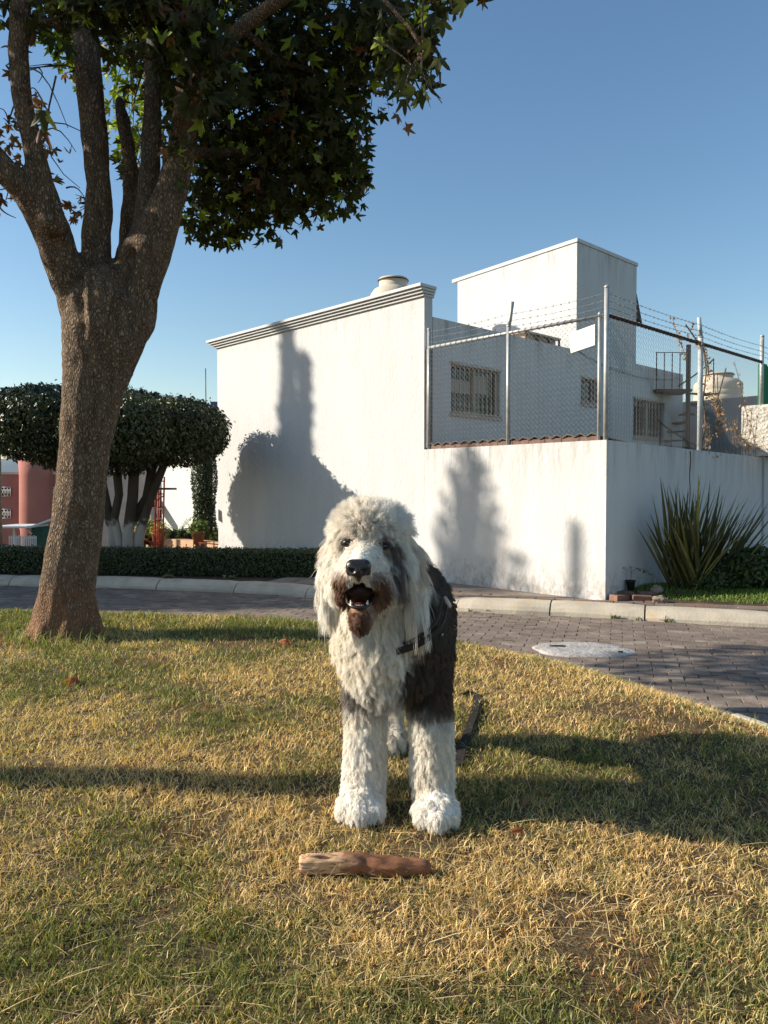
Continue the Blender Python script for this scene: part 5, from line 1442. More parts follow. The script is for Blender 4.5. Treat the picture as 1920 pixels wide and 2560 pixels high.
# wide fork zone
groups.append([(dp(228, 740, TY), rr_(150, TY)), (dp(275, 680, TY), rr_(125, TY)), (dp(292, 610, TY), rr_(98, TY)), (dp(298, 560, TY), rr_(100, TY))])
groups.append([(dp(300, 640, TY), rr_(66, TY)), (dp(322, 628, TY), rr_(46, TY)), (dp(332, 622, TY), rr_(30, TY))])
def limb(pts, Y0, Y1):
    n = len(pts); return [(dp(x, y, Y0 + (Y1 - Y0) * k / (n - 1)), rr_(w, Y0 + (Y1 - Y0) * k / (n - 1))) for k, (x, y, w) in enumerate(pts)]
LA = limb([(205, 720, 120), (160, 630, 80), (133, 560, 84), (112, 500, 88), (88, 452, 84), (55, 420, 62), (15, 372, 58), (-40, 310, 52), (-130, 200, 44)], TY, 4.1)
LA2 = limb([(112, 480, 60), (96, 410, 50), (78, 340, 47), (60, 270, 44), (46, 200, 42), (40, 120, 42), (44, 40, 46), (55, -60, 44), (70, -200, 36), (60, -380, 26), (40, -560, 14)], 4.35, 4.1)
LB_ = limb([(225, 690, 110), (208, 600, 70), (206, 540, 66), (210, 470, 60), (213, 400, 56), (206, 320, 56), (198, 240, 54), (190, 160, 55), (186, 90, 58), (170, 20, 50), (150, -60, 44), (120, -200, 34), (110, -380, 22), (100, -560, 12)], TY, 4.7)
LC = limb([(262, 620, 60), (275, 520, 40), (282, 440, 34), (284, 370, 31), (276, 310, 30), (265, 262, 30), (257, 222, 24)], 4.85, 4.95)
LDm = limb([(285, 600, 90), (312, 500, 62), (322, 430, 52), (322, 370, 46), (328, 300, 42), (330, 220, 40), (332, 120, 40), (336, 20, 38), (345, -120, 32), (350, -300, 22), (360, -480, 12)], TY, 4.95)
LE = limb([(292, 620, 100), (330, 530, 88), (352, 470, 80), (370, 410, 68), (385, 340, 62), (397, 260, 58), (406, 190, 56), (414, 120, 54), (422, 40, 50), (440, -80, 42), (470, -240, 32), (520, -400, 20), (560, -540, 10)], 4.66, 4.45)
LF = limb([(395, 250, 40), (440, 150, 36), (520, 60, 30), (620, -10, 26), (740, -60, 20), (860, -90, 14)], 4.5, 4.1)
LG = limb([(380, 350, 30), (430, 330, 24), (520, 330, 20), (620, 350, 15), (700, 370, 10)], 4.7, 5.4)
LH = limb([(740, -60, 12), (830, 0, 10), (885, 60, 8), (915, 110, 5)], 4.1, 3.5)
LI = limb([(520, 60, 16), (600, 130, 13), (700, 160, 10), (790, 190, 6)], 4.4, 5.0)
groups += [LA, LA2, LB_, LC, LDm, LE, LF, LG]
me = remeshed(groups, 0.017, 2)
n = len(me.vertices); co = np.empty(n * 3, np.float32); me.vertices.foreach_get('co', co); no = np.empty(n * 3, np.float32); me.vertices.foreach_get('normal', no)
co = co.reshape(-1, 3); no = no.reshape(-1, 3)
dsp = np.array([noise.noise(Vector((p[0] * 6, p[1] * 6, p[2] * 3.0))) * 0.016 + noise.noise(Vector((p[0] * 22, p[1] * 22, p[2] * 9.0))) * 0.007 for p in co])
# folds where the stems grow together, pressed into the camera side of the fork
for line, dep, wid in (([(276, 540), (266, 600), (258, 660), (240, 740), (222, 830)], 0.060, 0.035), ([(172, 596), (176, 640), (188, 700), (190, 780)], 0.040, 0.030), ([(318, 560), (312, 640), (290, 720), (262, 820)], 0.028, 0.030), ([(205, 600), (214, 680), (212, 760)], 0.022, 0.028)):
    pl = [np.array(dp(x_, y_, TY - 0.18)) for x_, y_ in line]
    for i_, (p0_, p1_) in enumerate(zip(pl[:-1], pl[1:])):
        ab = (p1_ - p0_)[[0, 2]]; t_s = np.clip(((co[:, [0, 2]] - p0_[[0, 2]]) @ ab) / (ab @ ab), 0, 1); dd_ = np.linalg.norm(co[:, [0, 2]] - (p0_[[0, 2]] + t_s[:, None] * ab), axis=1)
        fade = 1 - (i_ + t_s) / len(pl)
        g_f = np.exp(-(dd_ / wid) ** 2) * fade * (no[:, 1] < 0.1)
        if i_ == 0: acc = g_f
        else: acc = np.maximum(acc, g_f)
    dsp = dsp - acc * dep
    del acc
co = co + no * dsp[:, None]
me.vertices.foreach_set('co', co.ravel()); me.materials.append(M_bark); me.update()
link('trunk', me, tree)

# star shaped leaves ------------------------------------------------
def star_outline():
    pts = []
    for k, (a, L_) in enumerate([(-128, 0.62), (-62, 0.90), (0, 1.05), (62, 0.90), (128, 0.62)]):
        a = R(90 + a)
        for da, rr in ((-19, 0.60), (-10, 0.80), (0, 1.0), (10, 0.80), (19, 0.60)):
            r = L_ * rr; pts.append((r * math.cos(a + R(da) * (1 if rr < 1 else 1)), r * math.sin(a + R(da))))
        if k < 4:
            am = R(90) + R((-95, -31, 31, 95)[k]); pts.append((0.43 * math.cos(am), 0.43 * math.sin(am)))
    pts.append((0.0, -0.16))
    return np.array(pts)
SO = star_outline()
def star_template(cup, curl):
    o = SO * 0.5
    z = -cup * np.abs(o[:, 0]) * 0.9 - curl * (o ** 2).sum(1) * 1.6 + 0.04 * np.sin(o[:, 0] * 14 + o[:, 1] * 9)
    V = np.concatenate([[[0, 0, 0]], np.stack([o[:, 0], o[:, 1], z], 1)])
    n = len(o); F = np.array([[0, 1 + k, 1 + (k + 1) % n] for k in range(n)])
    # petiole
    V = np.concatenate([V, [[-0.008, -0.08, 0], [0.008, -0.08, 0], [0.0, -0.5, 0.12]]]); F = np.concatenate([F, [[n + 1, n + 2, n + 3]]])
    return V, F
TPL = [star_template(0.3, 0.5), star_template(0.9, 1.0), star_template(0.1, 0.15), star_template(1.6, 0.6)]
M_sleaf = mat('sweetgum_leaf', (0.05, 0.08, 0.02), attr=True, rough=0.55, spec=0.2, trans=0.24)
def EL(px, py, Y, r, n, s=0.115, dry=0.04, yel=0.1): return (np.array(at(px, py, Y)), np.array(r), n, s, dry, yel)
clusters = [
    EL(545, 490, 5.35, (0.36, 0.5, 0.30), 330), EL(640, 470, 5.3, (0.36, 0.5, 0.33), 330), EL(790, 440, 5.2, (0.36, 0.5, 0.30), 400), EL(850, 380, 5.1, (0.22, 0.4, 0.36), 240),
    EL(640, 330, 5.3, (0.60, 0.7, 0.35), 520), EL(760, 250, 5.1, (0.45, 0.6, 0.40), 430), EL(560, 180, 5.2, (0.55, 0.7, 0.45), 560), EL(860, 130, 4.9, (0.45, 0.6, 0.36), 460),
    EL(700, 60, 4.8, (0.6, 0.6, 0.35), 480), EL(960, 70, 4.5, (0.30, 0.45, 0.28), 260, 0.12), EL(1010, 130, 3.9, (0.15, 0.25, 0.22), 70, 0.125), EL(1060, 70, 3.8, (0.11, 0.25, 0.14), 34, 0.125),
    EL(1058, 215, 3.4, (0.03, 0.06, 0.09), 7, 0.12), EL(1120, -40, 3.7, (0.18, 0.25, 0.10), 60, 0.12),
    EL(420, 90, 5.2, (0.45, 0.5, 0.35), 380), EL(470, 300, 5.5, (0.25, 0.4, 0.35), 150), EL(300, 60, 5.4, (0.40, 0.4, 0.25), 260), EL(330, 270, 5.9, (0.22, 0.4, 0.55), 230, 0.11, 0.02, 0.85), EL(150, 70, 5.3, (0.24, 0.3, 0.14), 90, 0.11, 0.02, 0.85),
    EL(185, 160, 5.5, (0.08, 0.2, 0.22), 34, 0.11, 0.02, 0.9), EL(60, 20, 4.9, (0.3, 0.3, 0.12), 50), EL(340, 420, 5.6, (0.10, 0.3, 0.22), 45), EL(540, 575, 5.4, (0.26, 0.3, 0.08), 60), EL(700, 535, 5.2, (0.2, 0.3, 0.06), 36),
    EL(430, 60, 4.05, (0.32, 0.22, 0.22), 190, 0.12), EL(520, 190, 4.2, (0.22, 0.25, 0.22), 110, 0.12), EL(330, 20, 4.05, (0.30, 0.2, 0.12), 110, 0.12), EL(200, 15, 4.1, (0.26, 0.2, 0.10), 70, 0.12), EL(110, 60, 4.3, (0.16, 0.2, 0.12), 26, 0.12), EL(450, 350, 4.5, (0.10, 0.2, 0.25), 34, 0.11), EL(90, 255, 3.6, (0.05, 0.1, 0.08), 3, 0.11, 1.0),
    EL(90, 395, 4.6, (0.16, 0.25, 0.22), 26, 0.085, 0.8), EL(20, 330, 4.6, (0.14, 0.2, 0.14), 18, 0.085, 0.7), EL(200, 520, 4.9, (0.12, 0.2, 0.07), 16, 0.08, 0.8), EL(15, 500, 4.6, (0.08, 0.2, 0.1), 6, 0.085, 0.8), EL(60, 180, 4.6, (0.1, 0.2, 0.12), 10, 0.09, 0.5),
    (np.array((-4.3, 4.7, 4.6)), np.array((1.2, 1.35, 0.75)), 1300, 0.14, 0.03, 0.1), (np.array((-5.0, 5.95, 4.15)), np.array((1.3, 1.0, 0.9)), 1500, 0.14, 0.03, 0.1), (np.array((-3.9, 4.6, 5.7)), np.array((1.5, 1.4, 0.8)), 1300, 0.14, 0.03, 0.1), (np.array((-2.2, 4.6, 6.0)), np.array((1.3, 1.4, 0.7)), 900, 0.14, 0.03, 0.1),  # unseen leaf masses left of the frame, added to shade crown and road
    EL(300, -280, 5.0, (1.2, 1.1, 0.55), 900), EL(800, -240, 4.9, (1.0, 1.0, 0.6), 900), EL(-200, -150, 4.6, (0.7, 0.8, 0.5), 260), EL(550, -700, 4.9, (1.2, 1.1, 0.7), 700), EL(1080, -220, 4.4, (0.5, 0.6, 0.35), 260),
]
Pl = []; Sz = []; Dr = []; Ye = []
for c, r, n_, s, dry, yel in clusters:
    n_ = int(n_ * (1.25 if n_ > 600 else (0.92 if n_ > 200 else 1.0)))
    d = RNG.normal(size=(n_, 3)); d /= np.linalg.norm(d, axis=1)[:, None]
    q = c + d * (RNG.uniform(0.08, 1.12, n_) ** 0.6)[:, None] * r
    Pl.append(q); Sz.append(RNG.uniform(0.68, 1.18, n_) * s); Dr.append(RNG.uniform(0, 1, n_) < dry); Ye.append(RNG.uniform(0, 1, n_) < yel)
# a few individually placed hanging leaves
ind = [(1098, 148, 3.3, 0.13, 0), (1078, 105, 3.3, 0.12, 0), (1066, 235, 3.25, 0.13, 0), (1040, 225, 3.3, 0.13, 0), (994, 287, 3.2, 0.075, 1), (1017, 320, 3.2, 0.085, 1), (1105, 55, 3.3, 0.12, 0), (1160, 8, 3.2, 0.12, 0), (1128, 22, 3.3, 0.12, 0), (1075, 190, 3.3, 0.12, 0), (1000, 205, 3.5, 0.12, 0),
       (108, 280, 3.4, 0.14, 0), (103, 320, 3.45, 0.12, 1), (175, 385, 4.6, 0.07, 1), (118, 380, 4.6, 0.075, 1), (150, 405, 4.6, 0.06, 1), (120, 430, 4.6, 0.06, 1), (926, 345, 5.0, 0.06, 1), (955, 235, 4.6, 0.09, 1), (710, 220, 4.7, 0.09, 1), (888, 540, 5.0, 0.09, 0), (866, 535, 5.0, 0.09, 0)]
for px, py, Y, s, dry in ind:
    Pl.append(np.array([at(px, py, Y)])); Sz.append(np.array([s])); Dr.append(np.array([bool(dry)])); Ye.append(np.array([False]))
Pl = np.concatenate(Pl); Sz = np.concatenate(Sz); Dr = np.concatenate(Dr); Ye = np.concatenate(Ye); NL_ = len(Pl)
# hanging orientation: leaf tip (+y of template) points mostly down, blade normal mostly sideways
tipd = RNG.normal(0, 0.45, (NL_, 3)); tipd[:, 2] -= 1.0; tipd /= np.linalg.norm(tipd, axis=1)[:, None]
nn_ = RNG.normal(size=(NL_, 3)); nn_[:, 2] *= 0.8; nn_ -= tipd * (nn_ * tipd).sum(1)[:, None]; nn_ /= np.linalg.norm(nn_, axis=1)[:, None]
xd = np.cross(tipd, nn_)
mm = RNG.uniform(0, 1, NL_)[:, None]
LC_ = (np.array((0.032, 0.038, 0.014)) * mm + np.array((0.060, 0.062, 0.020)) * (1 - mm))
LC_ = np.where(Ye[:, None], np.array((0.22, 0.28, 0.035)) * (0.7 + 0.6 * mm), LC_)  # bright clusters: sunlight on the leaves painted in as yellow-green
LC_ = np.where(Dr[:, None], np.array((0.16, 0.075, 0.035)) * (0.6 + 0.8 * mm), LC_)
# rank by apparent size for those inside the frame
pxl = Pl[:, 0] / Pl[:, 1] * FPX + 960; pyl = 1225 - (Pl[:, 2] - CAMZ) / Pl[:, 1] * FPX
inview = (pxl > 5) & (pxl < 1910) & (pyl > 8)
score = np.where(inview, Sz / Pl[:, 1], 0)
order_ = np.argsort(-score)
big = order_[:298]; rest = order_[298:]
VV = []; FF = []; CC = []; off = 0
for ti, (tv, tf) in enumerate(TPL):
    ids = rest[np.arange(len(rest)) % 4 == ti]
    W_ = (tv[None, :, 0, None] * xd[ids][:, None, :] + tv[None, :, 1, None] * tipd[ids][:, None, :] + tv[None, :, 2, None] * nn_[ids][:, None, :]) * Sz[ids][:, None, None] + Pl[ids][:, None, :]
    VV.append(W_.reshape(-1, 3)); FF.append((tf[None] + (np.arange(len(ids)) * len(tv))[:, None, None] + off).reshape(-1, 3)); off += len(ids) * len(tv)
    CC.append(np.repeat(LC_[ids], len(tv), axis=0))
tag(link('foliage', np_mesh('foliage', np.concatenate(VV), np.concatenate(FF), M_sleaf, colors=np.concatenate(CC)), tree), kind='stuff')
lmeshes = {}
ti_inv = world_of(tree).inverted()
for i, k in enumerate(big):
    kind_ = 'd' if Dr[k] else ('y' if Ye[k] else 'g%d' % (i % 3))
    key = (i % 4, kind_)
    if key not in lmeshes:
        tv, tf = TPL[i % 4]; lmeshes[key] = np_mesh('star_leaf', tv, tf, M_sleaf, colors=np.repeat(LC_[k][None], len(tv), axis=0))
    o = bpy.data.objects.new('leaf', lmeshes[key]); col.objects.link(o); o.parent = tree; o.matrix_parent_inverse = ti_inv
    m3 = Matrix((xd[k], tipd[k], nn_[k])).transposed()
    o.matrix_basis = Matrix.LocRotScale(Vector(Pl[k]), m3.to_quaternion(), Vector((Sz[k],) * 3))
# branches and twigs inside the crown
tw = MB(); random.seed(21)
for lb in (LH, LI): tw.tube([p for p, r in lb], [r for p, r in lb], n=7)
nodes = [Vector(p) for g in (LE, LF, LG, LDm, LA2, LB_, LH, LI, LA) for p, r in g[3:]]
def twig(a, b, r0, r1, sag=0.05):
    a, b = Vector(a), Vector(b); L_ = (b - a).length; off_ = Vector((random.gauss(0, 1), random.gauss(0, 1), random.gauss(0, 1))) * L_ * 0.10
    pts = []
    for k in range(6):
        f = k / 5; pts.append(a.lerp(b, f) + off_ * math.sin(math.pi * f) + Vector((0, 0, 0.10 * L_ * math.sin(math.pi * f))))
    tw.tube(pts, [r0 + (r1 - r0) * k / 5 for k in range(6)], n=5, caps=False); return pts
for ci, (c, r, n_, s, dry, yel) in enumerate(clusters):
    cV = Vector(c); best = min(nodes, key=lambda q: (q - cV).length)
    m_ = twig(best, cV, 0.016 if n_ > 60 else 0.006, 0.005 if n_ > 60 else 0.003)
    for k in range(max(3, n_ // 14)):
        d = Vector((random.gauss(0, 1), random.gauss(0, 1), random.gauss(0, 1))).normalized(); e_ = cV + Vector((d.x * r[0], d.y * r[1], d.z * r[2])) * random.uniform(0.5, 1.0)
        q = twig(random.choice(m_[2:]), e_, 0.0045, 0.0018)
for px0, py0, px1, py1, Y in ((935, 100, 1105, 258, 3.4), (1040, 150, 1020, 262, 3.3), (1060, 190, 1090, 215, 3.3), (1100, 180, 1103, 220, 3.3), (140, 190, 200, 470, 4.6), (60, 170, 170, 320, 4.5), (60, 330, 235, 350, 4.6), (110, 480, 235, 560, 4.7), (0, 520, 40, 545, 4.5), (165, 470, 215, 500, 4.7), (90, 340, 190, 380, 4.55)):
    twig(at(px0, py0, Y), at(px1, py1, Y), 0.006, 0.002)
tag(tw.build('twigs', M_bark, tree), kind='stuff')

# ------------------------------------------------------------------ trees and lamp post standing left of the frame (they throw the shadows in view)
def slender(x, y, h, r, top, label, z0=0.1, rz=(0.3, 1.0)):
    t = empty('slender_cypress', (x, y, 0.1), label=label, cat='tree', group='slender cypresses left of the street')
    n = int(h * 900); z = RNG.uniform(0.3, h, n); f = z / h
    rr = np.interp(f, [0, 0.05, 0.5, 0.8, 1.0], [r * 0.7, r, r * 0.95, r * top, 0.03]) * (1 + 0.16 * np.sin(z * 2.3) + 0.10 * np.sin(z * 5.1 + 1)) * RNG.uniform(0.3, 1.05, n)
    th = RNG.uniform(0, 2 * math.pi, n); P = np.stack([x + rr * np.cos(th), y + rr * np.sin(th), 0.1 + z], 1); mm = RNG.uniform(0, 1, n)[:, None]
    V, F_, C = leaf_cloud(P, RNG.uniform(0.10, 0.2, n) * (1 if r > 0.1 else 0.5), np.array(DG1) * mm + np.array(DG2) * (1 - mm), droop=-0.4)
    tag(link('crown', np_mesh('crown', V, F_, M_leafdense, colors=C), t), kind='stuff')
    mb = MB(); mb.tube([(x, y, 0), (x, y, h * 0.92)], [r * 0.35, 0.03], n=8); mb.build('trunk', M_ftrunk, t)
def upsun(px, py_unused, Yw, a): pass
def wall_t(px): b = (px - 960) / FPX; return (C0.x - b * C0.y) / (b * LD.y - LD.x)
hsv = Vector((SV.x, SV.y, 0)).normalized(); tanel = math.tan(SUN_EL)
def caster(px, dist):  # ground position DIST toward the sun from the wall point seen at px
    return C0 + LD * wall_t(px) + hsv * dist
q = caster(722, 14.5); slender(q.x, q.y, 11.6, 0.16, 0.80, 'tall slender cypress left of the street, taller of the pair')
q = caster(762, 14.0); slender(q.x, q.y, 9.75, 0.20, 0.55, 'slender cypress left of the street, shorter of the pair')
def broad(x, y, lobes, h, label, size=0.14):
    t = empty('street_tree', (x, y, 0.1), label=label, cat='tree', group='street trees left of the frame'); Pn = []
    for c, r, k in lobes:
        d = RNG.normal(size=(k, 3)); d /= np.linalg.norm(d, axis=1)[:, None]; Pn.append(np.array(c) + d * (RNG.uniform(0, 1, k) ** 0.45)[:, None] * np.array(r))
    P = np.concatenate(Pn); mm = RNG.uniform(0, 1, len(P))[:, None]
    V, F_, C = leaf_cloud(P, RNG.uniform(size * 0.6, size * 1.3, len(P)), np.array(DG1) * mm + np.array(DG2) * (1 - mm), droop=0.3, asp=0.7)
    tag(link('crown', np_mesh('crown', V, F_, M_leafdense, colors=C), t), kind='stuff')
    mb = MB(); mb.tube([(x, y, 0), (x + 0.1, y, h * 0.5), (x, y, h)], [0.14, 0.11, 0.05], n=10)
    for c, r, k in lobes: mb.tube([(x, y, c[2] * 0.7), c], [0.05, 0.02], n=6)
    mb.build('trunk', M_ftrunk, t)
# this one darkens the far half of the road, the bed and the hedge
broad(-13.0, 10.6, [((-13, 10.4, 3.6), (1.6, 1.35, 1.5), 6200), ((-13, 11.5, 4.6), (1.6, 1.0, 1.0), 3000), ((-13.5, 10.3, 2.3), (1.5, 1.3, 0.9), 3600), ((-12.5, 10.7, 5.2), (1.3, 1.3, 0.8), 2400), ((-13, 9.7, 4.7), (1.2, 0.9, 1.0), 3200), ((-13, 9.5, 3.2), (1.3, 0.8, 1.2), 3200)], 5.5, 'broad dark street tree standing left of the frame')
# looser tree whose drooping boughs print on the low wall
qa = caster(1175, 15.5)
lob = []
random.seed(9)
for kz in range(7):
    z = 1.82 - 0.27 * kz; reach = 52 + 22 * kz
    for sgn in (-1, 1):
        rch = reach * random.uniform(0.75, 1.15); dz = random.uniform(0.22, 0.34)
        for q in range(5):
            f = (q + 0.5) / 5
            if random.random() < 0.13: continue
            p = caster(1172 + sgn * rch * f, 15.5); lob.append(((p.x + random.uniform(-0.2, 0.2), p.y, z - dz * f ** 1.3 + 15.5 * tanel), (0.25, 0.075 + 0.02 * (1 - f), 0.040 + 0.020 * (1 - f)), 20))
    p = caster(1172, 15.5); lob.append(((p.x, p.y, z + 15.5 * tanel), (0.2, 0.07, 0.13), 40))
broad(qa.x, qa.y, lob, 8.6, 'tall conifer like street tree with drooping boughs left of the frame', 0.08)
q = caster(1440, 15.0); slender(q.x, q.y, 0.85 + 15 * tanel, 0.03, 0.3, 'thin pointed cypress left of the street, nearest the road bend')
# lamp post beside the lawn
plx, ply = -6.2, 2.52
lpp = empty('lamp_post', (plx, ply, lz(plx, ply)), label='dark green lamp post on the lawn left of the frame', cat='lamp post')
mb = MB(); mb.lathe((plx, ply, lz(plx, ply) - 0.05), [(0.15, 0), (0.15, 0.10), (0.09, 0.16), (0.085, 4.0), (0.07, 4.1)], n=14); mb.build('post', M_dark, lpp)
mb = MB(); mb.lathe((plx, ply, lz(plx, ply) + 4.05), [(0.06, 0), (0.16, 0.30), (0.17, 0.32), (0.05, 0.42)], n=12); mb.build('lantern', M_sign, lpp)
# ------------------------------------------------------------------ the dog
GZ0 = 0.45
dog = empty('dog', (0.04, 2.12, GZ0), label='shaggy white and dark sheepdog standing on the lawn facing the camera with open mouth', cat='dog')
Z = {}   # zone name -> list of chains
def ch(zone, *pts): Z.setdefault(zone, []).append([((x, y, z), r) for x, y, z, r in pts])
# front legs (his right leg is at the picture's left)
ch('legf', (-0.040, 2.13, 0.92, 0.080), (-0.050, 2.16, 0.80, 0.060), (-0.052, 2.14, 0.68, 0.054), (-0.056, 2.13, 0.57, 0.055), (-0.060, 2.11, 0.51, 0.054))
ch('paw', (-0.062, 2.11, 0.505, 0.048), (-0.066, 2.05, 0.492, 0.044))
ch('paw', (-0.092, 2.06, 0.487, 0.036), (-0.100, 2.03, 0.484, 0.026)); ch('paw', (-0.036, 2.06, 0.487, 0.036), (-0.032, 2.02, 0.484, 0.026)); ch('paw', (-0.070, 2.05, 0.487, 0.034), (-0.068, 2.005, 0.482, 0.027))
ch('legf', (0.105, 2.12, 0.92, 0.085), (0.125, 2.15, 0.80, 0.062), (0.132, 2.11, 0.68, 0.055), (0.136, 2.10, 0.57, 0.055), (0.138, 2.08, 0.51, 0.048))
ch('paw', (0.138, 2.08, 0.505, 0.046), (0.140, 2.02, 0.492, 0.042))
ch('paw', (0.112, 2.03, 0.487, 0.034), (0.108, 1.995, 0.482, 0.025)); ch('paw', (0.166, 2.03, 0.487, 0.034), (0.172, 1.995, 0.482, 0.025)); ch('paw', (0.140, 2.02, 0.487, 0.034), (0.142, 1.97, 0.482, 0.026))
# trunk
ch('trunk', (0.025, 2.12, 0.965, 0.125), (0.050, 2.28, 0.965, 0.140), (0.068, 2.45, 0.975, 0.138), (0.088, 2.62, 0.985, 0.125), (0.095, 2.70, 0.965, 0.10))
ch('trunk', (0.045, 2.20, 1.06, 0.085), (0.070, 2.40, 1.055, 0.085), (0.09, 2.60, 1.03, 0.085))
ch('chest', (-0.035, 2.06, 0.95, 0.092), (-0.02, 2.05, 0.90, 0.082), (0.0, 2.03, 0.845, 0.045)); ch('chest', (0.07, 2.07, 0.95, 0.090), (0.055, 2.06, 0.89, 0.075), (0.01, 2.04, 0.84, 0.045))
ch('chest', (0.0, 2.04, 1.02, 0.095), (-0.01, 2.02, 0.95, 0.085))
ch('neck', (0.02, 2.12, 1.03, 0.11), (-0.01, 2.03, 1.10, 0.090), (-0.025, 1.99, 1.16, 0.085))
# hind legs
ch('legr', (0.015, 2.62, 0.92, 0.085), (0.005, 2.55, 0.80, 0.065), (0.012, 2.66, 0.70, 0.042), (0.020, 2.70, 0.64, 0.036), (0.022, 2.66, 0.55, 0.036), (0.024, 2.64, 0.50, 0.040), (0.022, 2.58, 0.488, 0.040))
ch('legr', (0.155, 2.64, 0.92, 0.085), (0.165, 2.56, 0.80, 0.065), (0.165, 2.68, 0.70, 0.042), (0.165, 2.73, 0.64, 0.036), (0.16, 2.69, 0.55, 0.036), (0.16, 2.67, 0.50, 0.040), (0.158, 2.62, 0.488, 0.040))
# head
MX = -0.058
ch('head', (-0.033, 1.965, 1.202, 0.100), (-0.036, 1.93, 1.215, 0.088), (-0.042, 1.905, 1.222, 0.074))
ch('head', (-0.092, 1.93, 1.165, 0.055), (-0.086, 1.90, 1.145, 0.048)); ch('head', (0.022, 1.935, 1.165, 0.055), (0.004, 1.905, 1.145, 0.048))
ch('muz', (-0.045, 1.88, 1.180, 0.058), (-0.052, 1.82, 1.176, 0.049), (MX, 1.762, 1.171, 0.034), (MX, 1.740, 1.172, 0.027))
ch('lip', (-0.085, 1.83, 1.158, 0.030), (-0.092, 1.785, 1.146, 0.022), (-0.078, 1.752, 1.150, 0.017)); ch('lip', (-0.022, 1.83, 1.158, 0.030), (-0.020, 1.785, 1.146, 0.022), (-0.035, 1.752, 1.150, 0.017))
ch('lip', (-0.088, 1.86, 1.13, 0.026), (-0.094, 1.82, 1.105, 0.018)); ch('lip', (-0.010, 1.86, 1.13, 0.026), (-0.014, 1.82, 1.105, 0.018))
ch('jaw', (-0.045, 1.90, 1.105, 0.045), (-0.052, 1.84, 1.073, 0.032), (-0.056, 1.785, 1.052, 0.025), (-0.057, 1.770, 1.050, 0.022))
ch('ear', (-0.110, 1.965, 1.215, 0.030), (-0.135, 1.955, 1.165, 0.024), (-0.142, 1.945, 1.11, 0.018), (-0.142, 1.94, 1.07, 0.012))
ch('ear', (0.045, 1.97, 1.215, 0.030), (0.072, 1.96, 1.165, 0.024), (0.082, 1.95, 1.10, 0.018), (0.082, 1.945, 1.05, 0.012))
me = remeshed([c for zs in Z.values() for c in zs], 0.0062, 5)
n = len(me.vertices); vco = np.empty(n * 3, np.float32); me.vertices.foreach_get('co', vco); vco = vco.reshape(-1, 3).astype(float)

# zone samples for classification
zn = list(Z.keys()); S = []; SR = []; SZ = []
for zi, k in enumerate(zn):
    for c in Z[k]:
        for (p0, r0), (p1, r1) in zip(c[:-1], c[1:]):
            for f in np.linspace(0, 1, 9): S.append(np.array(p0) * (1 - f) + np.array(p1) * f); SR.append(r0 * (1 - f) + r1 * f); SZ.append(zi)
S = np.array(S); SR = np.array(SR); SZ = np.array(SZ)
def zones(P):
    out = np.empty(len(P), int)
    for i in range(0, len(P), 20000):
        q = P[i:i + 20000]; d = np.linalg.norm(q[:, None] - S[None], axis=2) - SR[None]; out[i:i + 20000] = SZ[d.argmin(1)]
    return out
ZI = {k: i for i, k in enumerate(zn)}
EYE_L = np.array([-0.089, 1.842, 1.222]); EYE_R = np.array([-0.001, 1.842, 1.214])
NOSE = np.array([MX, 1.712, 1.176]); MOUTH = np.array([-0.057, 1.800, 1.111])

